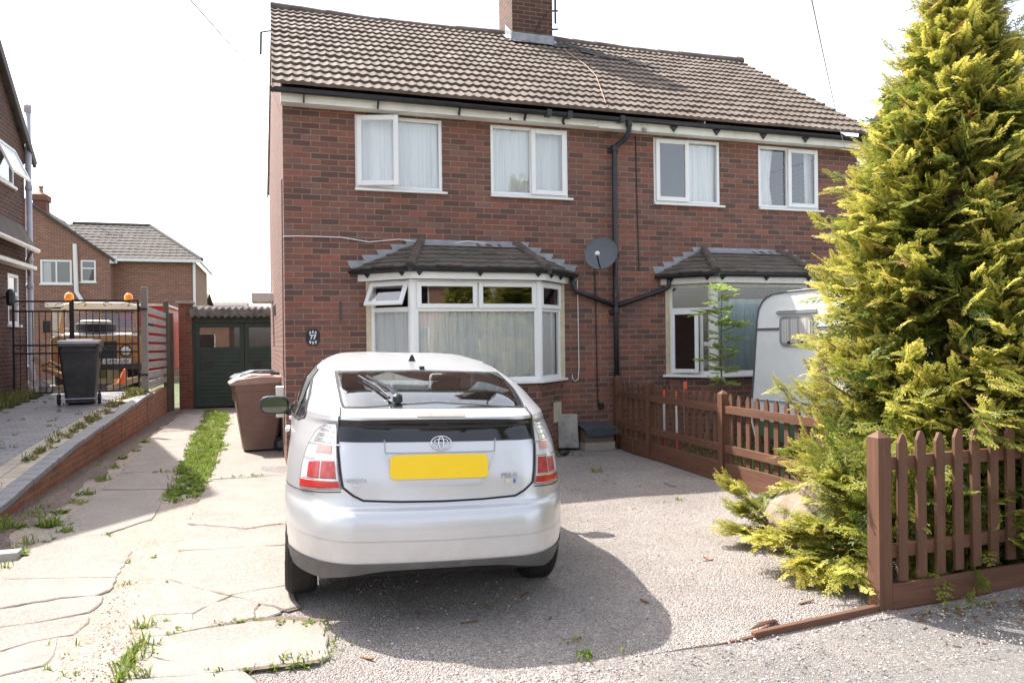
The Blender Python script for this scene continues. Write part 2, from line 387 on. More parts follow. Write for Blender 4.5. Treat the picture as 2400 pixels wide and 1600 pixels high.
def curtain(parent, T, u0, u1, z0, z1, w, mat, folds=9, amp=.018, gather=0.0, name='curtain'):
    n = max(12, int((u1-u0)*90)); mb = MB(); ph = random.random()*6; vs = []
    ks = [random.uniform(.7, 1.3) for _ in range(5)]
    for zi, z in enumerate(np.linspace(z0, z1, 7)):
        for i in range(n+1):
            t = i/n; q = t*folds*6.283
            o = amp*(.6*math.sin(q*ks[0]+ph+.25*math.sin(z*3))+.4*math.sin(q*1.7*ks[1]+2*ph)+.4*math.sin(q*.37+ph))*(1.1-.35*zi/6)
            u = u0+(u1-u0)*(t*(1-gather*(1-abs(zi/6-.4))))+.006*math.sin(q*.5+z*4)
            vs.append(T(u, w-.0+o, z))
    fs = [(a*(n+1)+i, a*(n+1)+i+1, (a+1)*(n+1)+i+1, (a+1)*(n+1)+i) for a in range(6) for i in range(n)]
    mb.add(vs, fs); return mb.build(name, mat, parent, smooth=True, uv=False)

def sash(parent, T, u0, u1, z0, z1, fw=.055, w0=.0, w1=.03, glass=True, name='sash'):
    mb = MB(); ring(mb, T, u0, u1, z0, z1, fw, w0, w1); s = mb.build(name, M['white'], parent, bevel=.006)
    return s
def pane(parent, T, u0, u1, z0, z1, w, mat=None, name='pane'):
    mb = MB(); mb.quad(T(u0, w, z0), T(u1, w, z0), T(u1, w, z1), T(u0, w, z1)); return mb.build(name, mat or M['glass'], parent, uv=False)

def TT(O, ux, nrm):
    O = Vector(O); ux = Vector(ux).normalized(); nrm = Vector(nrm).normalized()
    return lambda u, w, z: O+ux*u+nrm*w+Vector((0, 0, z))
def hinge_v(T, uh, wh, ang):
    """swing about the vertical line u=uh: positive ang moves the far end outwards"""
    return lambda u, w, z: T(uh+(u-uh)*math.cos(ang)-(w-wh)*math.sin(ang), wh+(u-uh)*math.sin(ang)+(w-wh)*math.cos(ang), z)
def hinge_h(T, zh, wh, ang):
    return lambda u, w, z: T(u, wh+(zh-z)*math.sin(ang)+(w-wh)*math.cos(ang), zh-(zh-z)*math.cos(ang)+(w-wh)*math.sin(ang))

# ------------------------------------------------------------------ the pair of semi-detached houses
EAVE, RIDGE_Y = 4.463, 3.25
X1 = 8.78
house = thing('semi_detached_house', 'pair of brown brick semi detached houses under one tiled roof with two bay windows', 'house')
ups = [(.885, 2.02), (2.69, 3.81), (5.15, 6.25), (6.93, 8.03)]
WZ0, WZ1 = 3.47, 4.445
bays = [dict(w=(1.05, 3.68), f=(1.53, 3.19), tip=(.80, 3.90), top=(1.72, 3.02)), dict(w=(5.36, 7.83), f=(5.83, 7.37), tip=(5.14, 8.05), top=(5.95, 7.25))]
BP = .47; BZ0, BZ1 = .99, 2.30
holes = [(a, b, WZ0, WZ1) for a, b in ups]+[(b['w'][0]+.02, b['w'][1]-.02, .05, 2.34) for b in bays]
mb = MB(); wall_holes(mb, (0, 0, 0), (1, 0, 0), X1, -.2, 4.66, holes)
mb.build('front_wall', M['brick'], house)
# gable walls and back wall
zr = 7.05; D = 2*RIDGE_Y
mb = MB(); mb.add([(-.2, D, -.2), (0, 0, -.2), (0, 0, 4.6), (-.1, RIDGE_Y, zr-.02), (-.2, D, 4.6)], [(0, 1, 2, 3, 4)])
mb.add([(X1, 0, -.2), (X1, D, -.2), (X1, D, 4.6), (X1, RIDGE_Y, zr-.02), (X1, 0, 4.6)], [(0, 1, 2, 3, 4)])
mb.quad((X1, D, -.2), (0, D, -.2), (0, D, 4.6), (X1, D, 4.6))
mb.build('side_wall', M['brick_side'], house)
# rooms behind the windows
mb = MB()
mb.box(.12, X1-.12, 2.6, 2.66, -.1, 4.6); mb.box(.12, X1-.12, .12, 2.6, 2.40, 2.46); mb.box(.12, X1-.12, .12, 2.6, 4.55, 4.6); mb.box(.12, X1-.12, .12, 2.6, -.05, .02)
mb.box(4.3, 4.42, .11, 2.6, .02, 4.55); mb.box(2.3, 2.38, .11, 2.6, 2.46, 4.55); mb.box(6.55, 6.63, .11, 2.6, 2.46, 4.55)
mb.build('room_lining', M['dark_room'], house)
# fascia, soffit, gutter
fy = -.2
mb = MB(); mb.box(-.02, 4.18, fy-.02, fy, EAVE, 4.60); mb.box(4.183, X1+.06, fy-.024, fy, EAVE-.012, 4.60)
mb.box(-.02, X1+.05, fy, .0, EAVE+.012, EAVE+.024)
mb.box(-.03, 4.18, fy-.026, fy-.02, EAVE+.03, EAVE+.036)
for x in (-.02, X1+.03): mb.prism([(x, fy, EAVE+.024), (x, -.001, EAVE+.024), (x, -.001, 4.865), (x, fy, 4.735)], (.02, 0, 0))
mb.build('fascia', M['white_old'], house, bevel=.004)
mb = MB()
def gutter(mb, a, b, r=.055, n=8):
    a = Vector(a); b = Vector(b); d = (b-a).normalized(); s = Vector((d.y, -d.x, 0))
    prof = [(math.cos(t), math.sin(t)) for t in np.linspace(math.pi, 2*math.pi, n)]
    outer = [s*(c*r)+Vector((0, 0, q*r)) for c, q in prof]; inner = [s*(c*r*.86)+Vector((0, 0, q*r*.86)) for c, q in prof][::-1]
    loop = outer+inner; m = len(loop); vs = [a+p for p in loop]+[b+p for p in loop]
    mb.add(vs, [(i, (i+1) % m, m+(i+1) % m, m+i) for i in range(m)]+[tuple(range(m))[::-1], tuple(range(m, 2*m))])
gz = 4.605
for a, b, dz in ((-.14, 2.2, .0), (2.2, 4.5, -.012), (4.5, X1+.17, -.006)): gutter(mb, (a, fy-.085, gz+dz), (b, fy-.085, gz+dz-.008))
for x in (.25, 1.15, 2.2, 3.1, 3.65): mb.bar((x, fy-.03, 4.47), (x, fy-.10, 4.55), .02, .05)
for x in (5.35, 6.05, 6.85, 7.6): mb.add([(x-.07, fy-.028, 4.56), (x+.07, fy-.028, 4.56), (x, fy-.028, 4.47), (x-.07, fy-.06, 4.56), (x+.07, fy-.06, 4.56), (x, fy-.06, 4.47)], [(0, 1, 2), (5, 4, 3), (0, 2, 5, 3), (1, 4, 5, 2), (0, 3, 4, 1)])
for x in (3.42, 3.72, 4.5): mb.box(x-.035, x+.035, fy-.147, fy-.022, gz-.075, gz+.004)
mb.build('gutter', M['black'], house)
# main roof, both slopes, ridge, verges
rx0, rx1 = -.12, 8.88
ey, ez = -.37, 4.635; L = math.hypot(RIDGE_Y-ey, zr-ez)
us = np.array([0, RIDGE_Y-ey, zr-ez])/L
roof = tile_roof('roof', (rx0, ey, ez), (1, 0, 0), us, rx1-rx0, L, 15, .118, M['tile'], house, lip=.038, amp=.016)
us2 = np.array([0, -(RIDGE_Y-ey), zr-ez])/L
tile_roof('roof', (rx1, 2*RIDGE_Y-ey, ez), (-1, 0, 0), us2, rx1-rx0+.13, L, 15, .15, M['tile'], house, None, lambda t: rx1-rx0+.13*(1-t), lip=.036, amp=.022, step=4)
for side in (rx0+.012, rx1-.012):
    mb = MB()
    for k in (-1, 1):
        y0 = RIDGE_Y-k*(RIDGE_Y-ey-.02)
        side_ = side-(.13 if k < 0 and side < 1 else 0)
        mb.add([(side_-.012, y0, ez-.05), (side_+.012, y0, ez-.05), (side+.012, RIDGE_Y, zr-.05), (side-.012, RIDGE_Y, zr-.05),
                (side_-.012, y0, ez+.012), (side_+.012, y0, ez+.012), (side+.012, RIDGE_Y, zr+.012), (side-.012, RIDGE_Y, zr+.012)],
               [(0, 1, 2, 3), (4, 7, 6, 5), (0, 4, 5, 1), (3, 2, 6, 7), (0, 3, 7, 4), (1, 5, 6, 2)])
    mb.build('verge', M['render_edge'], house)
mb = MB()
def sag(x): return -.05*math.sin(math.pi*min(max((x-.2)/3.7, 0), 1))-.04*math.sin(math.pi*min(max((x-4.5)/4.2, 0), 1))
xk = rx0-.01
while xk < rx1-.05:
    x2 = min(xk+.45, rx1+.01); jz = random.uniform(-.008, .008)
    n = 10; vs = []
    for x, rr in ((xk, .135), (x2, .128)):
        for t in np.linspace(-.25, math.pi+.25, n): vs.append((x, RIDGE_Y+rr*math.cos(t), zr-.012+sag(x)+jz+rr*math.sin(t)*.85))
    fs = [(i, i+1, n+i+1, n+i) for i in range(n-1)]+[tuple(range(n))[::-1], tuple(range(n, 2*n))]
    if not (3.9 < (xk+x2)/2 < 4.72): mb.add(vs, fs)
    elif mb.v: mb.build('ridge_tile', M['ridge'], roof, smooth=False); mb = MB()
    xk = x2-.004
mb.build('ridge_tile', M['ridge'], roof, smooth=False)
# chimney
chx0, chx1, chy0, chy1 = 3.94, 4.70, 2.86, 3.66
mb = MB(); mb.box(chx0, chx1, chy0, chy1, 6.5, 8.6); mb.box(chx0-.06, chx1+.06, chy0-.06, chy1+.06, 8.6, 8.9)
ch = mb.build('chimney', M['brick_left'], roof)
mb = MB()
s_ = (zr-ez)/(RIDGE_Y-ey)
zc = ez+s_*(chy0-ey)
mb.add([(chx0-.03, chy0-.014, zc+.03), (chx1+.03, chy0-.014, zc+.03), (chx1+.02, chy0-.014, zc+.17), (chx0-.02, chy0-.014, zc+.17),
        (chx0-.03, chy0-.20, zc-.06), (chx1+.03, chy0-.2, zc-.06), (chx1+.0, chy0-.002, zc+.18), (chx0-.0, chy0-.002, zc+.18)],
       [(0, 1, 2, 3), (4, 5, 1, 0), (3, 2, 6, 7)])
for x, sg in ((chx0, -1), (chx1, 1)):
    mb.add([(x+sg*.012, chy0-.02, zc+.02), (x+sg*.012, RIDGE_Y, zr+.05), (x+sg*.012, RIDGE_Y, zr+.2), (x+sg*.012, chy0-.02, zc+.17)], [(0, 1, 2, 3)])
    mb.add([(x+sg*.012, chy0-.02, zc+.045), (x+sg*.012, RIDGE_Y, zr+.06), (x+sg*.12, RIDGE_Y, zr+.055), (x+sg*.12, chy0-.02, zc+.04)], [(0, 1, 2, 3)])
mb.build('flashing', M['lead'], ch)
# dark weathering run below the chimney is grown lichen: thin crust of its own
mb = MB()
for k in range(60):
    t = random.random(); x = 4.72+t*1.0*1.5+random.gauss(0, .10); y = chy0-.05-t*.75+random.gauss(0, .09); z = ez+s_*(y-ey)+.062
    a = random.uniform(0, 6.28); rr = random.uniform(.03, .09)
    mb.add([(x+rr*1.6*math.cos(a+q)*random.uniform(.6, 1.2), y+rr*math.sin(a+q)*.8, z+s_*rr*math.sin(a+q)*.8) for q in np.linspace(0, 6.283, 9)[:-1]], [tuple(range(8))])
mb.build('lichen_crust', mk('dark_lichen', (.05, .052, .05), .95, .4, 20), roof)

# upper windows
specs = [('open_left', 'L'), ('right', 'R'), ('left', 'L'), ('right', 'R')]
for i, ((x0, x1), (mode, side)) in enumerate(zip(ups, specs)):
    w = x1-x0; z0, z1 = WZ0+.035, WZ1; T = TT((x0, .035, 0), (1, 0, 0), (0, -1, 0))
    mid = {0: .46, 1: .53, 2: .5, 3: .49}[i]*w
    mb = MB(); ring(mb, T, 0.0, w, z0, z1, .042, -.03, .03); slab(mb, T, mid-.03, mid+.03, -.03, .028, z0+.042, z1-.042)
    wd = mb.build('window', M['white'], house, bevel=.005)
    a, b = (.03, mid+.018) if side == 'L' else (mid-.018, w-.03)
    fa, fb = (mid+.03, w-.042) if side == 'L' else (.042, mid-.03)
    pane(wd, T, fa, fb, z0+.042, z1-.042, .0)
    Ts = hinge_v(T, a, .03, R(17)) if i == 0 else T
    off = .034 if i == 0 else .03
    if i == 0: a -= .0; b += .02
    s = sash(wd, Ts, a, b, z0+.022, z1-.022, .062, off, off+.034)
    pane(wd, Ts, a+.062, b-.062, z0+.084, z1-.084, off+.012)
    mb = MB(); T2 = TT((x0, 0, 0), (1, 0, 0), (0, -1, 0))
    mb.add([T2(-.06+.05, -.0, z0-.001), T2(w+.06, -.0, z0-.001), T2(w+.06, .055, z0-.012), T2(-.01, .055, z0-.012), T2(-.01, -.0, z0-.04), T2(w+.06, 0, z0-.04), T2(w+.06, .055, z0-.04), T2(-.01, .055, z0-.04)],
           [(0, 3, 2, 1), (4, 5, 6, 7), (0, 1, 5, 4), (1, 2, 6, 5), (2, 3, 7, 6), (3, 0, 4, 7)])
    mb.build('sill', M['white'], wd, bevel=.004)
    if i == 0:
        curtain(wd, T, .04, w-.04, z0+.03, z1-.03, -.055, M['net'], 8, .022)
    if i == 1:
        curtain(wd, T, .04, mid, z0+.03, z1-.03, -.055, M['net'], 7, .022); curtain(wd, T, mid, w-.05, z0+.03, z1-.03, -.065, M['net'], 6, .018)
    if i == 2: curtain(wd, T, mid+.02, w-.03, z0+.03, z1-.03, -.055, M['net'], 5, .022)
    if i == 3: curtain(wd, T, .04, mid*.72, z0+.03, z1-.03, -.065, M['net'], 4, .018, .35); curtain(wd, T, w-.2, w-.05, z0+.03, z1-.03, -.06, M['net'], 2, .015)

# bays
for bi, b in enumerate(bays):
    (wa, wb), (fa, fb) = b['w'], b['f']
    pl = [(wa, 0), (fa, -BP), (fb, -BP), (wb, 0)]
    bay = MB()
    for (p, q) in zip(pl[:-1], pl[1:]):
        bay.quad((p[0], p[1], -.2), (q[0], q[1], -.2), (q[0], q[1], BZ0-.03), (p[0], p[1], BZ0-.03))
    bw = bay.build('bay_window', M['brick'], house)
    sl = MB(); o = .075
    opl = [(wa-.1, -.0), (fa-.04, -BP-o), (fb+.04, -BP-o), (wb+.1, 0)]
    poly = [Vector((x, y, BZ0-.028)) for x, y in opl]+[Vector((wb-.05, .02, BZ0-.028)), Vector((fb-.05, -BP+.1, BZ0-.028)), Vector((fa+.05, -BP+.1, BZ0-.028)), Vector((wa+.05, .02, BZ0-.028))]
    sl.add(poly+[p+Vector((0, 0, .034)) for p in poly], [(0, 7, 6, 1), (1, 6, 5, 2), (2, 5, 4, 3), (8, 9, 14, 15), (9, 10, 13, 14), (10, 11, 12, 13), (0, 1, 9, 8), (1, 2, 10, 9), (2, 3, 11, 10), (3, 4, 12, 11), (0, 8, 15, 7)])
    sl.build('sill', M['white'], bw, bevel=.005)
    fr = MB(); z0, z1 = BZ0+.006, BZ1; tr = 1.93
    fmat = M['white'] if bi == 0 else M['white_old']
    for k, (p, q) in enumerate(zip(pl[:-1], pl[1:])):
        ux = Vector((q[0]-p[0], q[1]-p[1], 0)); w = ux.length; ux.normalize(); n = Vector((ux.y, -ux.x, 0))
        T = TT((p[0], p[1], 0)+Vector((0, 0, 0)) if False else (p[0], p[1], 0), ux, n)
        e = .0
        ring(fr, T, .012, w-.012, z0, z1, .05, -.05, .0, .055)
        if k == 1:
            if bi == 0:
                slab(fr, T, .062, w-.062, -.05, -.002, tr-.03, tr+.03); slab(fr, T, w/2-.03, w/2+.03, -.05, -.002, tr+.03, z1-.05)
                for u0, u1 in ((.045, w/2-.012), (w/2+.012, w-.045)):
                    s = sash(bw, T, u0, u1, tr+.012, z1-.03, .055, .001, .028); pane(bw, T, u0+.055, u1-.055, tr+.067, z1-.085, .008)
                pane(bw, T, .062, w-.062, z0+.055, tr-.03, -.02)
                curtain(bw, T, .05, w-.05, z0+.05, tr+.02, -.085, M['net'], 13, .03)
            else:
                pane(bw, T, .062, w-.062, z0+.055, z1-.05, -.02)
                curtain(bw, T, .05, w-.05, z0+.05, z1-.22, -.085, M['net_teal'], 11, .03)
        else:
            slab(fr, T, .062, w-.062, -.05, -.002, tr-.03, tr+.03)
            if bi == 0 and k == 0:
                Th = hinge_h(T, z1-.03, .0, R(27)); sash(bw, Th, .03, w-.06, tr+.012, z1-.03, .055, .001, .034); pane(bw, Th, .085, w-.115, tr+.067, z1-.085, .01)
                pane(bw, T, .062, w-.062, z0+.055, tr-.03, -.02); curtain(bw, T, .04, w-.04, z0+.05, tr-.02, -.07, M['net'], 5, .02)
            elif bi == 0:
                sash(bw, T, .04, w-.04, tr+.012, z1-.03, .055, .001, .028); pane(bw, T, .095, w-.095, tr+.067, z1-.085, .008)
                pane(bw, T, .062, w-.062, z0+.055, tr-.03, -.02); curtain(bw, T, .04, w-.04, z0+.05, tr-.02, -.07, M['net'], 5, .02)
            elif k == 0:
                pane(bw, T, .062, w-.062, tr+.03, z1-.05, -.02)
                slab(fr, T, w*.68, w*.68+.05, -.05, -.002, z0+.055, tr-.03); pane(bw, T, w*.68+.05, w-.062, z0+.055, tr-.03, -.02)
                Th = hinge_v(T, .05, .002, R(9)); sash(bw, Th, .05, w*.70, z0+.03, tr-.01, .055, .004, .036); pane(bw, Th, .105, w*.70-.055, z0+.085, tr-.065, .016)
            else:
                pane(bw, T, .062, w-.062, tr+.03, z1-.05, -.02); pane(bw, T, .062, w-.062, z0+.055, tr-.03, -.02); curtain(bw, T, .04, w-.04, z0+.05, z1-.1, -.1, M['net_teal'], 5, .02)
    for (x, y) in (pl[1], pl[2]):
        fr.lathe([(.062, z0+.001), (.062, z1)], (x, y+.045, 0), n=10)
    fr.build('frame', fmat, bw, bevel=.004)
    for x, s_k in ((wa, -1), (wb, 1)):
        mb = MB(); mb.box(x-.05 if s_k < 0 else x-.03, x+.03 if s_k < 0 else x+.05, -.016, -.001, BZ0+.006, BZ1)
        mb.build('mortar_strip', mk('cream_mortar', (.55, .48, .34), .9, .2, 9, .3, 60), bw)
    # fascia round the bay, gutter, roof
    o2 = .13; ft0, ft1 = 2.301, 2.385
    fp = [(b['tip'][0]+.1, -.002), (fa-.05, -BP-o2), (fb+.05, -BP-o2), (b['tip'][1]-.1, -.002)]
    ip = [(x+dx, y+.03) for (x, y), dx in zip(fp, (.05, .02, -.02, -.05))]
    fas = MB()
    for k in range(3):
        a, c, ai, ci = fp[k], fp[k+1], ip[k], ip[k+1]
        vs = [(a[0], a[1], ft0), (c[0], c[1], ft0), (ci[0], ci[1], ft0), (ai[0], ai[1], ft0), (a[0], a[1], ft1), (c[0], c[1], ft1), (ci[0], ci[1], ft1), (ai[0], ai[1], ft1)]
        fas.add(vs, [(3, 2, 1, 0), (4, 5, 6, 7), (0, 1, 5, 4), (1, 2, 6, 5), (2, 3, 7, 6), (3, 0, 4, 7)])
    sof = [(x, y, ft0+.012) for x, y in ip]+[(wb, -.001, ft0+.012), (fb-.03, -BP+.03, ft0+.012), (fa+.03, -BP+.03, ft0+.012), (wa, -.001, ft0+.012)]
    fas.add(sof, [(0, 1, 6, 7), (1, 2, 5, 6), (2, 3, 4, 5)])
    fas.build('fascia', M['white'] if bi == 0 else M['white_old'], bw)
    ge = .055
    gp = [(b['tip'][0]+.0, -.03), (fa-.075, -BP-o2-ge), (fb+.075, -BP-o2-ge), (b['tip'][1], -.03)]
    gm = MB()
    for k in range(3): gutter(gm, (*gp[k], 2.43), (*gp[k+1], 2.43), .045)
    for x, y in (gp[1], gp[2]): gm.lathe([(.05, -.05), (.052, .0)], (x, y, 2.43), n=10)
    for k, ts in ((0, (.2, .85)), (1, (.06, .5, .94)), (2, (.2, .6))):
        for t in ts:
            x = fp[k][0]+(fp[k+1][0]-fp[k][0])*t; y = fp[k][1]+(fp[k+1][1]-fp[k][1])*t; d = Vector((fp[k+1][0]-fp[k][0], fp[k+1][1]-fp[k][1], 0)).normalized(); n = Vector((d.y, -d.x, 0))
            c_ = Vector((x, y, 0))+n*.004
            gm.add([c_-d*.035+Vector((0, 0, 2.375)), c_+d*.035+Vector((0, 0, 2.375)), c_+Vector((0, 0, 2.335)), c_-d*.035+n*.04+Vector((0, 0, 2.385)), c_+d*.035+n*.04+Vector((0, 0, 2.385)), c_+n*.02+Vector((0, 0, 2.335))], [(0, 2, 1), (3, 4, 5), (0, 1, 4, 3), (1, 2, 5, 4), (2, 0, 3, 5)])
    gm.build('gutter', M['black'], bw)
    ez_, tz_ = 2.445, 2.815; ov = .05
    ep = [(b['tip'][0]+.02, -.012), (fa-.06, -BP-o2-.02), (fb+.06, -BP-o2-.02), (b['tip'][1]-.02, -.012)]
    t0, t1 = b['top']
    # front slope
    A, B = np.array((*ep[1], ez_)), np.array((*ep[2], ez_)); TA, TB = np.array((t0, -.03, tz_)), np.array((t1, -.03, tz_))
    W = B[0]-A[0]; vec = np.array((0, TA[1]-A[1], TA[2]-A[2])); Ls = np.linalg.norm(vec)
    la, ra = TA[0]-A[0], TB[0]-A[0]
    br = tile_roof('bay_roof', A, (1, 0, 0), vec, W, Ls, 6, .165, M['tile_bay'], bw, lambda t: la*t, lambda t: W+(ra-W)*t, amp=.008, lip=.022, jit=.005)
    for (P, Q, Tp, flip) in ((np.array((*ep[0], ez_)), A, TA, 1), (B, np.array((*ep[3], ez_)), TB, -1)):
        u = Q-P; w = np.linalg.norm(u); u /= w; vv = Tp-P; vs_ = vv-u*np.dot(vv, u); ls = np.linalg.norm(vs_); off = np.dot(vv, u)
        tile_roof('bay_roof', P, u, vs_, w, ls, 6, .165, M['tile_bay'], bw, lambda t, o_=off: o_*t, lambda t, o_=off, w_=w: w_+(o_-w_)*t, amp=.008, lip=.022, jit=.005)
    for (P, Q) in ((A, TA), (B, TB)):
        hp = MB()
        for k in range(4):
            a_ = P+(Q-P)*(k/4-.02); c_ = P+(Q-P)*((k+1)/4); hp.tube([a_+np.array((0, 0, .02)), c_+np.array((0, 0, .022))], [.062, .055], 10)
        hp.build('hip_tile', M['ridge'], bw, smooth=False)
    fl = MB(); Y = -.007
    fl.add([(t0-.12, Y, tz_-.015), (t1+.12, Y, tz_-.015), (t1+.12, Y-.004, tz_+.05), (t0-.12, Y-.004, tz_+.05)], [(0, 1, 2, 3)])
    for sgn, tip, top in ((1, b['tip'][0], t0), (-1, b['tip'][1], t1)):
        N = 5
        for k in range(N):
            xa = tip+(top-tip)*(k/N); xb = tip+(top-tip)*((k+1)/N); za = ez_+(tz_-ez_)*(k/N); zb = ez_+(tz_-ez_)*((k+1)/N)
            fl.add([(xa+sgn*.04, Y-.004*k/N, za-.03), (xb+sgn*.04, Y-.004*k/N, zb-.03), (xb+sgn*.01, Y-.004*k/N, zb+.055), (xa-sgn*.035, Y-.004*k/N, zb+.05)], [(0, 1, 2, 3)])
    fl.build('flashing', M['lead'], bw)
    f2 = MB(); f2.add([(t0-.02, -.012, tz_+.02), (t1+.02, -.012, tz_+.02), (t1+.06, -.16, tz_-.045), (t0-.05, -.16, tz_-.045)], [(0, 1, 2, 3)]); f2.build('lead_apron', M['lead_shiny'], bw)

# rainwater pipes on the facade
mb = MB(); dx = 4.50
tp = PY(1466, 300, -.1)
mb.tube([(4.62, fy-.085, 4.58), (4.62, fy-.085, 4.42), (4.60, -.2, 4.33), (4.51, -.075, 4.24), (4.49, -.075, 4.2), (4.485, -.075, 2.1), (4.49, -.075, .08)], .036, 10)
for z in (4.52, 4.22, 2.75, 2.14, 1.93): mb.lathe([(.044, z-.04), (.046, z-.03), (.046, z+.03), (.044, z+.04)], (4.487 if z < 4.5 else 4.62, -.075 if z < 4.5 else fy-.085, 0), n=10)
for z in (4.2, 2.72, 1.90): mb.box(4.42, 4.56, -.04, -.003, z-.03, z+.03)
mb.tube([(3.82, -.09, 2.38), (3.83, -.085, 2.27), (3.87, -.075, 2.2), (4.46, -.075, 2.0)], .034, 10)
mb.tube([(5.30, -.15, 2.38), (5.30, -.12, 2.26), (5.24, -.075, 2.22), (4.52, -.075, 2.0)], .034, 10)
mb.build('drainpipe', M['black'], house, smooth=True)
mb = MB()
pts = [PY(x, y, -.02) for x, y in ((663, 554), (700, 553), (800, 556), (865, 567), (900, 564), (935, 561), (985, 568), (1030, 573), (1060, 570), (1098, 565), (1140, 571), (1180, 575), (1225, 579))]+[PY(1240, 588, -.09)]
pts += [PY(1262, 618, -.2), PY(1300, 645, -.12), PY(1340, 656, -.03), PY(1353, 657, -.012), PY(1354, 700, -.012), PY(1357, 860, -.012), PY(1355, 888, -.012), PY(1348, 893, -.012), PY(1342, 888, -.012), PY(1341, 878, -.014)]
mb.tube(pts, .0065, 6); mb.build('cable', M['cable_white'], house)
mb = MB(); mb.tube([PY(1394, 632, -.015), PY(1396, 700, -.012), PY(1400, 900, -.012), PY(1401, 950, -.012)], .008, 6)
c = PY(1408, 951, -.012); mb.box(c[0]-.035, c[0]+.035, -.04, -.002, c[2]-.04, c[2]+.04); mb.build('cable', M['cable_black'], house)
mb = MB(); mb.tube([(4.86, .01-.02, 4.44), (4.87, -.012, 3.6), (4.89, -.012, 2.5)], .007, 6); mb.build('cable', M['cable_black'], house)
mb = MB(); pr = [PY(1325, 140, 2.4), PY(1372, 185, 1.6), PY(1398, 215, 1.0), PY(1420, 262, -.25)]
mb.tube([(p[0], p[1], ez+s_*(p[1]-ey)+.075) for p in pr], .005, 6); mb.build('cable', M['cable_orange'], roof)
# odd holes and fittings on the front
mb = MB()
for sx, sy in ((1196, 279), (1322, 290)):
    p = PY(sx, sy, fy-.026); mb.lathe([(.018, -.004), (.016, .004)], p, (0, -1, 0), 10)
mb.build('vent_hole', M['cable_black'], house)
p = PY(1509, 305, fy-.03); mb = MB(); mb.lathe([(.03, -.02), (.032, .03), (.012, .05)], p, (0.3, -1, -.2), 10); mb.build('overflow_pipe', mk('dirty_plastic', (.35, .32, .27), .6), house)
mb = MB(); a = PY(798, 706, -.012); c_ = PY(797, 750, -.012); mb.box(a[0]-.012, a[0]+.012, -.014, -.001, c_[2], a[2])
for z in (a[2]-.02, c_[2]+.02): mb.lathe([(.011, 0), (.009, .006)], (a[0], -.014, z), (0, -1, 0), 8)
mb.build('wall_strap', M['dark_metal'], house)
# louvred vent on the splayed base of the bay
b = bays[0]; pa, pb = Vector((b['f'][1], -BP, 0)), Vector((b['w'][1], 0, 0)); ux = (pb-pa); w = ux.length; ux.normalize(); n = Vector((ux.y, -ux.x, 0)); T = TT(pa, ux, n)
mb = MB(); u0, z0 = w*.60, .40; ring(mb, T, u0, u0+.22, z0, z0+.27, .016, .001, .016)
for k in range(10): slab(mb, T, u0+.016, u0+.204, .001, .012, z0+.022+k*.0235, z0+.036+k*.0235)
slab(mb, T, u0+.016, u0+.204, .0005, .003, z0+.016, z0+.254)
mb.build('air_vent', mk('cream_plastic', (.62, .58, .44), .5, .05), house)
# fittings on the left gable wall: white soffit box, lamp, pipes

# ------------------------------------------------------------------ ground
def soil_mat():
    t = NT('sandy_soil'); p = t.pos()
    c = t.ramp(t.noise(p, 3.5, 6, .7), [(.3, (.20, .155, .12)), (.55, (.28, .23, .185)), (.75, (.34, .285, .235))])
    v = t.n('TexVoronoi', Scale=70.0, Vector=p); c = t.mix(.35, c, t.ramp(v.outputs['Color'], [(.2, (.22, .17, .13)), (.8, (.55, .47, .4))]))
    h = t.math('ADD', t.math('MULTIPLY', v.outputs['Distance'], .6), t.noise(p, 25, 5, .7))
    t.bsdf(c, .95, t.bump(h, .8, .015)); return t.mat
def gravel_mat(name, a, b, c3, sc=85.0, fine=.5):
    t = NT(name); p = t.pos()
    v = t.n('TexVoronoi', Scale=sc, Vector=p, Randomness=1.0); v2 = t.n('TexVoronoi', Scale=sc*2.1, Vector=p)
    sep = t.n('SeparateColor', Color=v.outputs['Color'])
    c = t.ramp(sep.outputs[0], [(0, a), (.45, b), (.8, scl(b, 1.15)), (1, c3)])
    sep2 = t.n('SeparateColor', Color=v2.outputs['Color'])
    c = t.mix(fine, c, t.ramp(sep2.outputs[1], [(0, scl(a, .7)), (.6, b), (1, c3)]))
    big = t.noise(p, 1.1, 6, .65); c = t.mix(t.ramp(big, [(.38, (0, 0, 0)), (.72, (.45,)*3)]), c, scl(a, .75))
    d = t.math('SUBTRACT', 1.0, t.math('MULTIPLY', v.outputs['Distance'], sc*.018))
    h = t.math('ADD', t.math('MULTIPLY', v.outputs['Distance'], -1.0), t.math('MULTIPLY', v2.outputs['Distance'], -.5))
    t.bsdf(c, .92, t.bump(h, 1.0, .02)); return t.mat
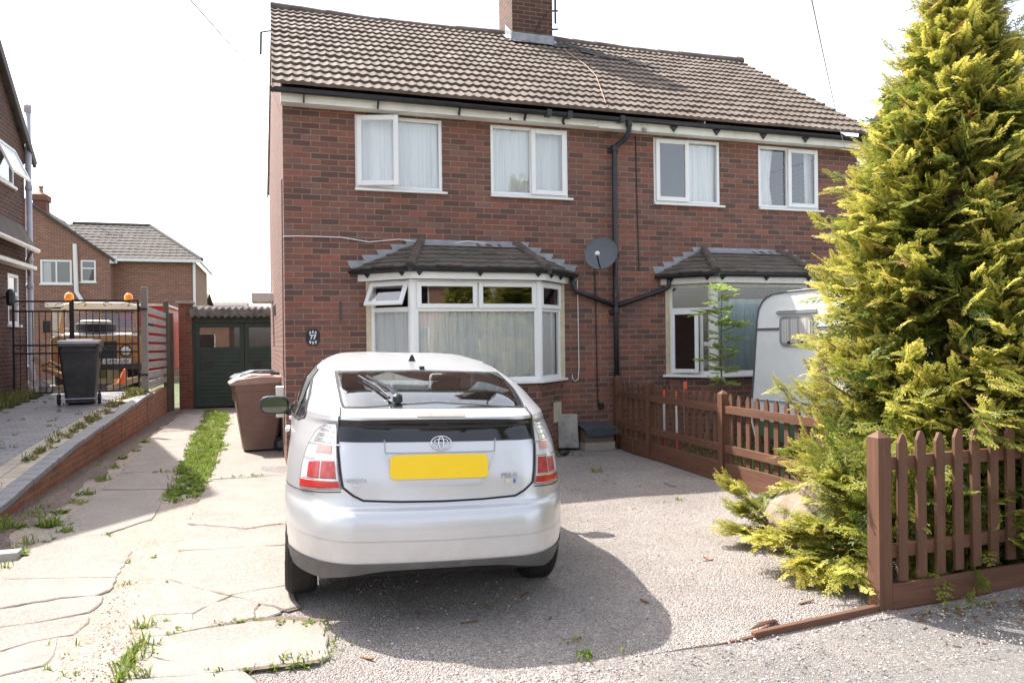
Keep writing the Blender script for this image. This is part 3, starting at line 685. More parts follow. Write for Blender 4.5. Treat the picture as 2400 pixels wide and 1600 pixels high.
def tarmac_mat():
    t = NT('footpath_tarmac'); p = t.pos(); xyz = t.n('SeparateXYZ', Vector=p)
    v = t.n('TexVoronoi', Scale=150.0, Vector=p); sep = t.n('SeparateColor', Color=v.outputs['Color'])
    c = t.ramp(sep.outputs[0], [(0, (.095, .09, .087)), (.6, (.15, .141, .135)), (1, (.27, .255, .24))])
    c = t.mix(t.ramp(t.noise(p, 1.6, 6, .7), [(.4, (0, 0, 0)), (.7, (.5,)*3)]), c, (.22, .195, .17))
    g1 = t.n('TexVoronoi', Scale=75.0, Vector=p); s2 = t.n('SeparateColor', Color=g1.outputs['Color'])
    gc = t.ramp(s2.outputs[0], [(0, (.15, .13, .118)), (.5, (.26, .225, .205)), (.85, (.33, .295, .27)), (1, (.5, .465, .44))])
    # loose gravel lies over the path on the left and along the boards
    e1 = t.math('MULTIPLY', t.math('SUBTRACT', 1.75, xyz.outputs[0]), 1.3); e2 = t.math('MULTIPLY', t.math('ADD', xyz.outputs[1], 6.62), 2.2)
    e2 = t.math('SUBTRACT', e2, t.math('MULTIPLY', t.math('MAXIMUM', t.math('SUBTRACT', xyz.outputs[0], 2.6), 0.0), 1.2))
    m = t.math('ADD', t.math('MAXIMUM', e1, e2), t.math('MULTIPLY', t.math('SUBTRACT', t.noise(p, 5, 6, .75), .5), 2.2), clamp=True)
    m = t.math('MAXIMUM', m, t.math('MULTIPLY', t.math('GREATER_THAN', s2.outputs[1], .93), .8))
    c = t.mix(m, c, gc); h = t.math('ADD', t.math('MULTIPLY', v.outputs['Distance'], .5), t.math('MULTIPLY', t.math('MULTIPLY', g1.outputs['Distance'], m), -1.2))
    t.bsdf(c, .92, t.bump(h, .8, .014)); return t.mat
def slab_mat(name, col, worn):
    t = NT(name); p = t.pos()
    c = t.ramp(t.noise(p, 2.3, 8, .72), [(.28, scl(col, .72)), (.5, col), (.72, scl(col, 1.18))])
    v = t.n('TexVoronoi', Scale=110.0, Vector=p); sep = t.n('SeparateColor', Color=v.outputs['Color'])
    agg = t.ramp(t.noise(p, 1.3, 5, .7), [(.4, (.22,)*3), (.65, (.75,)*3)])
    c = t.mix(agg, c, t.ramp(sep.outputs[0], [(0, scl(worn, .6)), (.5, worn), (1, scl(col, 1.25))]))
    c = t.mix(t.ramp(t.noise(p, 46, 2, .5), [(.72, (0, 0, 0)), (.77, (.7,)*3)]), c, (.10, .08, .07))
    c = t.mix(t.ramp(t.noise(p, 6, 7, .75), [(.55, (0, 0, 0)), (.72, (.35,)*3)]), c, (.40, .27, .19))
    h = t.math('ADD', t.noise(p, 60, 5, .7), t.math('MULTIPLY', v.outputs['Distance'], .5))
    t.bsdf(c, .9, t.bump(h, .45, .008)); return t.mat
M['soil'] = soil_mat()
M['gravel'] = gravel_mat('yard_gravel', (.21, .175, .155), (.40, .35, .32), (.66, .61, .57))
M['tarmac'] = tarmac_mat()
M['slab'] = slab_mat('old_concrete', (.268, .234, .206), (.205, .172, .147))

def grid_sheet(name, x0, x1, y0, y1, zf, nx, ny, mat, kind='structure', holes=None, parent=None):
    X, Y = np.meshgrid(np.linspace(x0, x1, nx+1), np.linspace(y0, y1, ny+1)); Z = zf(X, Y)
    V = np.stack([X.ravel(), Y.ravel(), Z.ravel()], -1); i = np.arange(ny)[:, None]*(nx+1)+np.arange(nx)[None, :]; i = i.ravel()
    F = np.stack([i, i+1, i+nx+2, i+nx+1], -1)
    o = flat_grid_mesh(name, V, F, mat, parent, smooth=True)
    if kind: o['kind'] = kind
    return o
def wob(X, Y, a, f, s=0.0): return a*(np.sin(X*f+s)*np.cos(Y*f*1.13+s*2)+.5*np.sin(X*f*2.3+Y*f*1.7+s*3))
grass_m = mk('rough_lawn', (.07, .085, .03), .95, .4, 3, .6, 40)
o = MB(); o.quad((-300, -300, -.16), (300, -300, -.16), (300, 300, -.16), (-300, 300, -.16)); tag(o.build('ground', grass_m), kind='structure')
grid_sheet('soil_bed', -2.9, 4.6, -8.9, 9.6, lambda X, Y: -.017+.007*np.clip((-.95-X)*4, 0, 1)+wob(X, Y, .004, 3.1)-.083*np.clip((X+.36)*4, 0, 1)-.06*np.clip((-6.3-Y)*4, 0, 1)*np.clip((X+1.1)*4, 0, 1), 120, 200, M['soil'])
# gravel in front of the left house, run over the soil and up to the footpath
def gz_(X, Y): return -.022+wob(X, Y, .006, 2.3, 1)+np.where(Y > -2, (Y+2)*.012, 0)-np.clip((-6.0-Y)*.07, 0, .026)
grid_sheet('gravel_yard', -.30, 4.42, -6.385, -.0, gz_, 90, 130, M['gravel'])
ge = MB(); gxs = np.linspace(-.30, 4.42, 91)
for xa, xb in zip(gxs[:-1], gxs[1:]):
    za, zb = (float(gz_(np.array(q), np.array(-6.385))) for q in (xa, xb)); ge.quad((xa, -6.43-.02*math.sin(xa*9), -.10), (xb, -6.43-.02*math.sin(xb*9), -.10), (xb, -6.385, zb), (xa, -6.385, za))
tag(ge.build('gravel_edge', M['gravel'], smooth=True), kind='structure')
def pv(X, Y): return -.044-.035*np.clip((-6.3-Y)*3, 0, 1)*np.clip((X-1.2), 0, 1)-.012*np.clip(-6.3-Y, 0, 1)+wob(X, Y, .003, 2.0)
grid_sheet('footpath', -1.35, 14, -9.4, -6.34, pv, 190, 50, M['tarmac'])
o = MB(); o.quad((-60, -18, -.145), (60, -18, -.145), (60, -9.45, -.145), (-60, -9.45, -.145)); tag(o.build('road', M['tarmac']), kind='structure')
o = MB(); o.box(-60, 60, -9.5, -9.38, -.145, -.055); tag(o.build('kerb', M['concrete']), kind='structure')
garden_m = mk('garden_soil', (.07, .055, .04), .95, .35, 5, .8, 35)
grid_sheet('garden_bed', 4.5, 14, -6.28, -.0, lambda X, Y: .0+wob(X, Y, .02, 2.7, 3), 60, 50, garden_m)

# concrete slabs: broken outlines measured on the ground plane
def outline(pts, z, sub=.06, jit=.010):
    P = [Vector(G(x, y, z)) for x, y in pts]; out = []
    for a, b in zip(P, P[1:]+P[:1]):
        n = max(1, int((b-a).length/sub))
        for k in range(n):
            q = a+(b-a)*(k/n)
            if k: q += Vector((random.uniform(-jit, jit), random.uniform(-jit, jit), 0))
            out.append(q)
    return out
def c4(*pts): return [(x/2.94, 1160+y/2.94) for x, y in pts]
def c3(*pts): return [(x/3.5636, 900+y/3.5636) for x, y in pts]
L1 = c3((1905, 235), (1830, 560)); dm = MB()
def slab_poly(pts, z=0.0, jit=.013, th=.05):
    p = outline(pts, z, jit=jit); cen = sum(p, Vector())/len(p); p = [v+(v-cen).normalized()*.010 for v in p]; z += random.uniform(-.003, .003)
    q = [Vector((v.x, v.y, z)) for v in p]; n = len(q); cen = sum(q, Vector())/n
    # small inner ring so that the edge is slightly rounded
    inn = [v+(cen-v).normalized()*.008 for v in q]; low = [v-Vector((0, 0, .006)) for v in q]; bot = [v-Vector((0, 0, th)) for v in q]
    dm.add(inn, [tuple(range(n))]); dm.add(inn+low, [(i, n+i, n+(i+1) % n, (i+1) % n) for i in range(n)]); dm.add(low+bot, [(i, n+i, n+(i+1) % n, (i+1) % n) for i in range(n)])
# right-hand run, from the garage to the footpath
slab_poly([(552, 957), (660, 957), (700, 1020), (690, 1112)]+c3((2330, 755), (1760, 790), (1830, 560)))
slab_poly(c3((1755, 800), (2400, 762))+[(700, 1130), (690, 1210)]+c4((2010, 195), (1925, 190), (1700, 225), (1300, 190)))
slab_poly(c4((1296, 200), (1700, 233), (1930, 200), (2060, 210), (2060, 332), (1540, 360), (1240, 372)))
slab_poly(c4((1238, 386), (1540, 365), (2060, 340), (2040, 600), (1985, 610), (1800, 640), (1585, 680), (1340, 625), (1172, 572)))
slab_poly(c4((1162, 584), (1330, 635), (1574, 692), (1400, 770), (1330, 806), (1080, 812)))
slab_poly(c4((1075, 822), (1325, 815), (1308, 920), (1180, 950), (1010, 965)))
slab_poly(c4((1342, 818), (1420, 772), (1590, 700), (1700, 720), (1780, 740), (1745, 790), (1750, 838), (1640, 862), (1318, 925)))
slab_poly(c4((1600, 692), (1800, 650), (1990, 622), (2030, 720), (2060, 760), (1960, 785), (1900, 760), (1800, 742), (1700, 712)))
slab_poly(c4((1768, 790), (1800, 752), (1890, 770), (1930, 800), (1850, 830), (1770, 838)))
slab_poly(c4((1000, 975), (1180, 960), (1330, 930), (1750, 862), (1950, 850), (2215, 870), (2235, 900), (2255, 1100), (2200, 1125), (1930, 1155), (1500, 1205), (1250, 1235), (900, 1258)))
slab_poly(c4((880, 1272), (1250, 1250), (1500, 1222), (1660, 1205), (1760, 1290), (1800, 1400), (1700, 1500), (800, 1500)))
# left-hand run
slab_poly(c3((1560, 190), (1720, 250), (1640, 390), (1560, 575), (1478, 728), (1010, 735), (1190, 545), (1380, 372)))
slab_poly(c3((1000, 745), (1472, 738), (1405, 868), (1110, 876), (860, 872)))
slab_poly(c3((850, 884), (1110, 884), (1398, 876), (1330, 1010), (1265, 1120), (880, 1245), (560, 1290), (330, 1310), (540, 1120)), jit=.006)
slab_poly(c4((270, 345), (480, 270), (720, 250), (800, 330), (905, 378), (860, 450), (805, 555), (560, 560), (30, 570), (130, 450)), jit=.012)
slab_poly(c4((20, 582), (560, 570), (790, 566), (745, 650), (640, 690), (420, 700), (20, 770), (-120, 690)), jit=.014)
slab_poly(c4((20, 780), (420, 712), (700, 690), (690, 730), (600, 800), (350, 850), (10, 900), (-160, 860)), jit=.014)
slab_poly(c4((0, 912), (350, 862), (605, 835), (600, 870), (500, 955), (390, 970), (220, 1000), (-100, 1090), (-200, 1000)), jit=.014)
slab_poly(c4((-60, 1100), (220, 1010), (390, 984), (370, 1060), (290, 1165), (60, 1215), (-300, 1330), (-300, 1200)), jit=.014)
tag(dm.build('driveway', M['slab']), kind='structure')
# dirt packed in the joints and cracks
M['dirt'] = mk('joint_dirt', (.13, .095, .07), .95, .4, 20, .6, 60)
cd = MB()
for pl in (c3((1755, 795), (2400, 758)), c4((1296, 194), (1700, 229), (1930, 195), (2060, 205)), c4((1240, 379), (1540, 362), (2060, 336)), c4((1167, 578), (1330, 630), (1585, 686), (1800, 645), (2000, 616)), c4((1590, 690), (1411, 771), (1335, 812), (1313, 922)), c4((1078, 817), (1328, 811)), c4((1010, 970), (1180, 955), (1315, 928), (1640, 864), (1950, 846), (2230, 868)), c4((890, 1265), (1250, 1242), (1500, 1213), (1930, 1160), (2200, 1130)),
           c4((1590, 690), (1700, 716), (1790, 742), (1960, 790), (2060, 765)), c4((1760, 840), (1755, 792), (1795, 745)), c3((1005, 740), (1475, 733)), c3((860, 878), (1400, 873))):
    P = [Vector(G(x, y, -.006)) for x, y in pl]
    for a_, b_ in zip(P[:-1], P[1:]):
        d_ = (b_-a_).normalized(); n_ = Vector((-d_.y, d_.x, 0))*.035; cd.quad(a_-n_, b_-n_, b_+n_, a_+n_)
tag(cd.build('crack_dirt', M['dirt'], uv=False), kind='structure')
mg = MB(); ysm = np.linspace(-3.6, 8.8, 70); vs3 = []
for y in ysm: w_ = .42+.06*math.sin(y*3.1)+.05*math.sin(y*7.7); vs3 += [(-2.42, y, .012), (-2.42+w_*.6, y, .0), (-2.42+w_, y, -.03)]
mg.add(vs3, [(3*i+k, 3*i+k+1, 3*i+4+k, 3*i+3+k) for i in range(len(ysm)-1) for k in (0, 1)]); tag(mg.build('soil_margin', gravel_mat('littered_soil', (.09, .065, .05), (.20, .15, .115), (.36, .29, .24), 45.0), smooth=True), kind='structure')

# sunk timber edging between the gravel and the footpath
mb = MB(); e0 = G(2062, 1432, -.05); e1 = G(1765, 1494, -.05); e2 = G(1540, 1531, -.05)
mb.bar((e0[0], e0[1], -.045), (e1[0], e1[1], -.055), .035, .075); mb.bar((e1[0]+.01, e1[1], -.062), (e2[0]+.1, e2[1], -.082), .025, .05)
mb.add([(2.46, e1[1]+.10, -.012), (2.36, e1[1]+.09, -.014), (2.2, e1[1]+.03, -.03), (2.5, e1[1]+.10, -.03), (2.5, e1[1]+.15, -.03)], [(0, 1, 2, 3), (0, 4, 2, 1), (0, 3, 4), (2, 4, 3)])
tag(mb.build('timber_edging', M['fence_x'], bevel=.006), 'splintered low brown board along the gravel edge beside the footpath', 'edging board')

# loose stones on the gravel and the verge
tv = MB(); tv.ico((0, 0, 0), 1, 1); TV = np.array(tv.v); TF = np.array(tv.f)
def scatter(name, n, sampler, smin, smax, mat, label=None):
    V = []; F = []; at = []
    for k in range(n):
        x, y, z = sampler(); s = random.uniform(smin, smax)*random.choice((.6, .8, 1, 1.3)); a = random.uniform(0, 6.28)
        q = TV*(1+.25*rng.standard_normal((len(TV), 1)))*np.array((s, s*random.uniform(.6, 1), s*random.uniform(.4, .8)))
        c, s2 = math.cos(a), math.sin(a); q = np.stack([q[:, 0]*c-q[:, 1]*s2, q[:, 0]*s2+q[:, 1]*c, q[:, 2]], -1)+np.array((x, y, z))
        V.append(q); F.append(TF+k*len(TV)); at.append(np.full(len(TV), random.random()))
    o = flat_grid_mesh(name, np.concatenate(V), np.concatenate(F), mat, attr={'rnd': np.concatenate(at)})
    return tag(o, kind='stuff')
def stone_mat():
    t = NT('loose_stone'); a = t.n('Attribute', attribute_name='rnd')
    c = t.ramp(a.outputs['Fac'], [(0, (.15, .13, .125)), (.3, (.32, .27, .24)), (.6, (.45, .39, .35)), (.85, (.6, .56, .53)), (1, (.33, .22, .17))])
    t.bsdf(c, .85); return t.mat
M['stone'] = stone_mat()
def gs():
    while True:
        y = -6.9+6.6*random.random()**1.5; x = random.uniform(.3, 4.35)
        if y < -1.0 or x > 2.3: break
    return x, y, float(gz_(np.array(x), np.array(y)))+.001
def vs():
    y = random.uniform(-8.0, -6.45); x = random.uniform(-.9, 1.5) if random.random() < .9 else random.uniform(.8, 3.0)
    return x, y, float(pv(np.array(x), np.array(y)))+.001
scatter('gravel_stones', 9000, gs, .003, .0075, M['stone']); scatter('verge_stones', 6000, vs, .003, .0085, M['stone'])
def ss():
    t = random.random()
    if t < .55: p = G(random.uniform(60, 330), random.uniform(1080, 1330), -.02); return p[0]-.05, p[1], -.012
    p = G(random.uniform(130, 330), random.uniform(1380, 1600), -.02); return p[0], p[1], -.012
scatter('soil_stones', 2000, ss, .002, .0055, M['stone'])

# neighbour's raised drive of block paving
def nz(y): return float(np.interp(y, [-9, -6.5, -2.2, .1, 6.0, 9.0], [-.06, .0, .145, .335, .60, .64]))
def paver_mat():
    t = NT('block_paving'); p = t.pos()
    b = t.n('TexBrick', Scale=1.0); b.offset = .5; mp = t.n('Mapping', Vector=p); mp.inputs['Rotation'].default_value = (0, 0, 0)
    t.set(b.inputs['Vector'], mp.outputs[0]); b.inputs['Brick Width'].default_value = .2; b.inputs['Row Height'].default_value = .1; b.inputs['Mortar Size'].default_value = .006
    b.inputs['Color1'].default_value = (.2, .2, .215, 1); b.inputs['Color2'].default_value = (.275, .27, .28, 1); b.inputs['Mortar'].default_value = (.1, .095, .08, 1)
    c = t.mix(t.ramp(t.noise(p, 2, 6, .7), [(.4, (0, 0, 0)), (.7, (.5,)*3)]), b.outputs['Color'], (.33, .3, .27))
    t.bsdf(c, .85, t.bump(b.outputs['Fac'], .6, -.006)); return t.mat
M['paver'] = paver_mat()
ys = np.linspace(-9, 9.5, 60); mb = MB(); vs2 = []
for y in ys: vs2 += [(-2.86, y, nz(y)), (-5.2, y, nz(y))]
mb.add(vs2, [(2*i, 2*i+2, 2*i+3, 2*i+1) for i in range(len(ys)-1)]); tag(mb.build('neighbour_driveway', M['paver']), kind='structure')
mb = MB(); vs2 = []
for y in ys: vs2 += [(-2.52, y, nz(y)+.006), (-2.86, y, nz(y)+.004)]
mb.add(vs2, [(2*i, 2*i+2, 2*i+3, 2*i+1) for i in range(len(ys)-1)])
def cream_paver():
    t = NT('cream_edge_paver'); p = t.pos(); b = t.n('TexBrick', Scale=1.0); b.offset = 0.0
    t.set(b.inputs['Vector'], p); b.inputs['Brick Width'].default_value = .17; b.inputs['Row Height'].default_value = .2; b.inputs['Mortar Size'].default_value = .006
    b.inputs['Color1'].default_value = (.45, .39, .3, 1); b.inputs['Color2'].default_value = (.52, .45, .36, 1); b.inputs['Mortar'].default_value = (.17, .15, .11, 1)
    c = t.mix(t.ramp(t.noise(p, 3, 6, .7), [(.45, (0, 0, 0)), (.7, (.6,)*3)]), b.outputs['Color'], (.28, .24, .19)); t.bsdf(c, .9); return t.mat
tag(mb.build('paving_border', cream_paver()), kind='structure')
# low retaining wall with blue-grey coping
def wz(y): return nz(y)+.02
wl = thing('retaining_wall', 'low orange brick retaining wall with grey coping along the left drive', 'wall', (-2.42, 0, 0))
wy = list(np.linspace(-5.6, 8.2, 45)); mb = MB(); vs2 = []
for y in wy: vs2 += [(-2.40, y, -.2), (-2.40, y, wz(y)-.06), (-2.52, y, wz(y)-.06), (-2.52, y, -.2)]
mb.add(vs2, [(4*i+k, 4*i+4+k, 4*i+4+(k+1) % 4, 4*i+(k+1) % 4) for i in range(len(wy)-1) for k in range(4)]+[(0, 1, 2, 3), tuple(4*(len(wy)-1)+k for k in (3, 2, 1, 0))])
for y in (1.75, 3.1, 4.4, 5.6): mb.box(-2.3995, -2.396, y-.012, y+.012, -.15, wz(y)-.065)
mb.build('wall_body', M['brick_low'], wl)
mb = MB(); y = -5.6
while y < 6.1:
    y2 = y+.222; j = random.uniform(-.006, .006); a, b2 = wz(y), wz(y2-.008)
    mb.add([(-2.375+j, y, a-.06), (-2.545+j, y, a-.06), (-2.545+j, y2-.008, b2-.06), (-2.375+j, y2-.008, b2-.06), (-2.375+j, y, a), (-2.545+j, y, a), (-2.545+j, y2-.008, b2), (-2.375+j, y2-.008, b2)],
           [(0, 1, 2, 3), (7, 6, 5, 4), (0, 4, 5, 1), (1, 5, 6, 2), (2, 6, 7, 3), (3, 7, 4, 0)]); y = y2
mb.build('coping', mk('blue_grey_coping', (.2, .2, .215), .7, .2, 9, .3, 50, dirt=(.3, .26, .2), dscale=4, damt=.6), wl, bevel=.008)

# ------------------------------------------------------------------ neighbour's house on the left
def simple_window(parent, O, ux, nrm, w, z0, z1, mull=(), trans=(), room=True, curtain_mat=None, fw=.055):
    T = TT(O, ux, nrm); mb = MB(); ring(mb, T, 0, w, z0, z1, fw, -.05, .02)
    for m_ in mull: slab(mb, T, m_-.03, m_+.03, -.05, .018, z0+fw, z1-fw)
    for (a, b, z) in trans: slab(mb, T, a+.03, b-.03, -.05, .016, z-.03, z+.03)
    wd = mb.build('window', M['white'], parent); pane(wd, T, fw, w-fw, z0+fw, z1-fw, -.01)
    mb = MB(); slab(mb, T, -.05, w+.05, -.0, .07, z0-.05, z0-.001); mb.build('sill', M['white'], wd)
    if room:
        mb = MB(); slab(mb, T, -.3, w+.3, -1.3, -1.25, z0-.3, z1+.3); slab(mb, T, -.02, w+.02, -1.25, -.10, z1+.02, z1+.04); slab(mb, T, -.02, w+.02, -1.25, -.10, z0-.04, z0-.02)
        slab(mb, T, -.04, -.02, -1.25, -.1, z0, z1); slab(mb, T, w+.02, w+.04, -1.25, -.1, z0, z1); mb.build('room_lining', M['dark_room'], wd)
    if curtain_mat: curtain(wd, T, fw, fw+w*.25, z0+fw, z1-fw, -.12, curtain_mat, 3)
    return wd, T
lh = thing('neighbour_house', 'dark brick house end at the left edge with tall grey soil pipe', 'house', (-4.75, 7, 0))
NX = -4.75; ny1 = 7.05; nyr = 3.4; nze, nzr = 5.40, 8.45
mb = MB()
hol = [(5.3+4, 6.43+4, 4.50, 5.20), (6.03+4, 6.62+4, 1.93, 2.86)]
wall_holes(mb, (NX, -4, 0), (0, 1, 0), 11.05, -.2, nze-.1, hol)
mb.add([(NX, -.2, nze-.1), (NX, ny1, nze-.1), (NX, nyr, nzr-.1)], [(0, 1, 2)])
mb.quad((NX, ny1, -.2), (NX-8, ny1, -.2), (NX-8, ny1, nze), (NX, ny1, nze)); mb.quad((NX-8, -.2, -.2), (NX, -.2, -.2), (NX, -.2, nze), (NX-8, -.2, nze))
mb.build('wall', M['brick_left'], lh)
sl_ = math.hypot(ny1+.35-nyr, nzr-nze+.25)
tile_roof('roof', (NX+.12, ny1+.35, nze-.25), (-1, 0, 0), (0, -(ny1+.35-nyr), nzr-nze+.25), 8, sl_, 13, .15, M['tile_bay'], lh, step=4)
tile_roof('roof', (NX-7.9, -.55, nze-.25), (1, 0, 0), (0, nyr+.55, nzr-nze+.25), 8.02, math.hypot(nyr+.55, nzr-nze+.25), 13, .15, M['tile_bay'], lh, step=4)
mb = MB()
for (ya, za, yb, zb) in ((ny1+.35, nze-.27, nyr, nzr-.02), (-.55, nze-.27, nyr, nzr-.02)): mb.bar((NX+.10, ya, za), (NX+.10, yb, zb), .05, .16)
mb.build('barge_board', mk('dark_barge', (.07, .055, .05), .7, .2, 8), lh)
mb = MB(); mb.tube([(NX+.12, 7.0, .58), (NX+.12, 7.0, .75), (NX+.10, 7.02, 1.0), (NX+.06, 7.1, 1.1), (NX+.06, 7.1, 6.2)], .058, 12)
for z in (1.1, 2.7, 3.2, 4.62): mb.lathe([(.068, z-.05), (.07, z), (.066, z+.05)], (NX+.06, 7.1, 0), n=12)
mb.lathe([(.062, 6.08), (.074, 6.2), (.07, 6.24)], (NX+.06, 7.1, 0), n=12)
mb.build('soil_pipe', M['grey_pipe'], lh, smooth=True)
wd, T = simple_window(lh, (NX-.02, 5.3, 0), (0, 1, 0), (1, 0, 0), 1.13, 4.5, 5.2)
Th = hinge_h(T, 5.17, .03, R(24)); s = sash(wd, Th, .06, 1.08, 4.54, 5.17, .07, .03, .07); pane(wd, Th, .13, 1.01, 4.61, 5.10, .05, mk('frosted_glass', (.72, .78, .84), .25, .03))
wd, T = simple_window(lh, (NX-.02, 6.03, 0), (0, 1, 0), (1, 0, 0), .59, 1.93, 2.86, trans=((0, .59, 2.5),))
mb = MB(); mb.box(NX, NX+.22, 3.5, 6.98, 3.0, 3.07); mb.tube([(NX+.25, 3.5, 3.42), (NX+.25, 6.95, 3.37)], .045, 8); mb.build('porch_fascia', M['white_old'], lh)
mb = MB(); mb.add([(NX, 3.5, 3.9), (NX+.24, 3.5, 3.42), (NX+.24, 6.95, 3.38), (NX, 6.95, 3.85)], [(0, 1, 2, 3)]); mb.build('lean_to_roof', M['tile_bay'], lh)
mb = MB(); mb.tube([(NX+.25, 6.6, 3.36), (NX+.1, 6.85, 3.2), (NX+.08, 7.0, 2.9)], .03, 8); mb.build('waste_pipe', mk('brown_plastic', (.15, .1, .08), .5), lh)
mb = MB(); mb.lathe([(.05, 2.25), (.07, 2.3), (.075, 2.48), (.03, 2.55)], (NX+.12, 5.75, 0), n=8); mb.bar((NX, 5.75, 2.4), (NX+.1, 5.75, 2.4), .03, .03); mb.build('wall_lantern', M['black'], lh)

# ------------------------------------------------------------------ iron gate
def gate_bars(x0, x1, y, z0, z1, label):
    g = thing('iron_gate', label, 'gate', (x0, y, z0), group='pair of iron gate leaves')
    fr = MB(); w = .035
    for x in (x0, x1): fr.box(x-w/2, x+w/2, y-w/2, y+w/2, z0, z1)
    for z in (z0+.02, z0+.52*(z1-z0)-.15, z0+.52*(z1-z0), z1-.2, z1-.018): fr.box(x0+w/2, x1-w/2, y-.013, y+.013, z-.016, z+.016)
    fr.build('frame', M['black'], g)
    n = max(3, int(round((x1-x0)/.105)))
    for k in range(1, n):
        b = MB(); x = x0+(x1-x0)*k/n; b.box(x-.007, x+.007, y-.007, y+.007, z0+.03, z1-.19); b.build('bar', M['black'], g)
    for k in range(max(2, n//3)):
        cx = x0+(x1-x0)*(k+.5)/max(2, n//3); sgn = 1 if k % 2 else -1
        for zc in (z1-.10, z0+.52*(z1-z0)-.075):
            sc = MB(); sc.tube([(cx+sgn*(.10-.012*t)*math.cos(t*.62), y, zc+(.062-.005*t)*math.sin(t*.62)) for t in range(0, 12)], .005, 5); sc.build('scroll', M['black'], g)
    return g
GY = 6.0
gate_bars(-4.66, -3.74, GY, .64, 2.36, 'left leaf of the black scrolled iron gates beside the grey pipe')
gate_bars(-3.70, -2.60, GY, .64, 2.38, 'right leaf of the black scrolled iron gates behind the dark bin')
for (x, y, z0, z1, lab, m_) in ((-2.50, 6.05, .3, 2.63, 'tall grey timber gate post hung with black hinges at the iron gate', M['grey_wood']),
                                (-2.46, 8.70, .0, 2.50, 'brown mossy fence post at the far end of the pale slats', M['brown_post']),
                                (-2.42, 9.15, .0, 2.25, 'shorter mossy brown post next to the garage pier', M['brown_post'])):
    mb = MB(); mb.box(x-.055, x+.055, y-.055, y+.055, z0, z1); o = mb.build('fence_post', m_, None, bevel=.008); tag(o, lab, 'post')
mb = MB()
for z in (2.2, .95): mb.box(-2.60, -2.44, 5.97, 5.992, z-.02, z+.02); mb.lathe([(.02, z-.05), (.02, z+.05)], (-2.585, 5.98, 0), n=8)
tag(mb.build('gate_hinges', M['black']), 'black strap hinges on the grey gate post', 'hinge')
sp = thing('slat_fence', 'pale grey horizontal slat fence panel above the retaining wall', 'fence', (-2.46, 7.4, .6))
for k in range(9):
    z = .70+k*.178; j = random.uniform(-.01, .01)
    mb = MB(); mb.add([(-2.47, 6.15, z+j), (-2.45, 6.15, z+j), (-2.45, 8.62, z-.015), (-2.47, 8.62, z-.015), (-2.47, 6.15, z+.125+j), (-2.45, 6.15, z+.125+j), (-2.45, 8.62, z+.105), (-2.47, 8.62, z+.105)],
        [(3, 2, 1, 0), (4, 5, 6, 7), (0, 1, 5, 4), (1, 2, 6, 5), (2, 3, 7, 6), (3, 0, 4, 7)]); mb.build('slat', M['grey_wood'], sp)
# dark close-boarded strip behind the post, up to the garage
bf = thing('board_fence', 'dark mossy upright board fence between the brown posts and the garage', 'fence', (-2.45, 9, 0))
for k in range(7):
    mb = MB(); y = 8.78+k*.11; mb.box(-2.44, -2.42, y, y+.1, 0, 2.0-k*.03); mb.build('board', M['brown_post'], bf)

# ------------------------------------------------------------------ garage
ga = thing('garage', 'small garage with dark green double doors and corrugated roof', 'garage', (-.9, 9.4, 0))
for xa, xb in ((-2.27, -1.98), (.32, .6)):
    mb = MB(); mb.box(xa, xb, 9.3, 9.58, -.1, 2.46); mb.build('pier', M['brick_pier'], ga)
mb = MB(); mb.box(-2.32, -1.93, 9.25, 9.63, 2.46, 2.52); mb.build('pier_cap', M['concrete'], ga, bevel=.01)
mb = MB(); mb.box(-2.27, .6, 9.58, 14.5, -.1, 2.2); mb.build('wall', M['brick_pier'], ga)
V = []; nx = 200
for x in np.linspace(-2.02, .7, nx):
    h = .022*math.cos(2*math.pi*x/.146)
    V += [(x, 9.20, 2.16+h), (x, 9.22, 2.33+h), (x, 9.30, 2.40+h), (x, 14.4, 2.62+h)]
mb = MB(); mb.add(V, [(4*i+k, 4*i+4+k, 4*i+5+k, 4*i+1+k) for i in range(nx-1) for k in range(3)]); mb.build('corrugated_roof', mk('asbestos_sheet', (.17, .145, .135), .9, .35, 9, .3, 60, dirt=(.05, .05, .035), dscale=5, damt=.8), ga, smooth=True)
gd = mk('dark_green_paint', (.03, .055, .042), .5, .25, 4)
mb = MB(); mb.box(-1.98, .32, 9.40, 9.44, 2.02, 2.22); mb.box(-1.98, -1.93, 9.40, 9.44, 0, 2.02); mb.box(.27, .32, 9.40, 9.44, 0, 2.02); mb.build('door_frame', gd, ga)
for k, (a, b) in enumerate(((-1.925, -.835), (-.825, .265))):
    d = MB(); Td = TT((a, 9.43, 0), (1, 0, 0), (0, -1, 0)); w = b-a
    ring(d, Td, 0, w, .03, 2.01, .10, -.03, .012, .12); slab(d, Td, .1, w-.1, -.03, .012, 1.36, 1.44)
    for j in range(13): slab(d, Td, .1, w-.1, -.03, .0, .155+j*.093, .155+j*.093+.087)
    do = d.build('door', gd, ga); pane(do, Td, .10, w-.1, 1.44, 1.91, -.008, M['glass'])
    m2 = MB(); slab(m2, Td, .10, w-.1, -.10, -.06, 1.4, 1.95); m2.build('door_blind', mk('dusty_board', (.16, .12, .105), .9, .3, 4), do)
    m3 = MB(); slab(m3, Td, .2, .38, .0, .012, .93, 1.08); m3.build('vent_plate', M['black'], do)

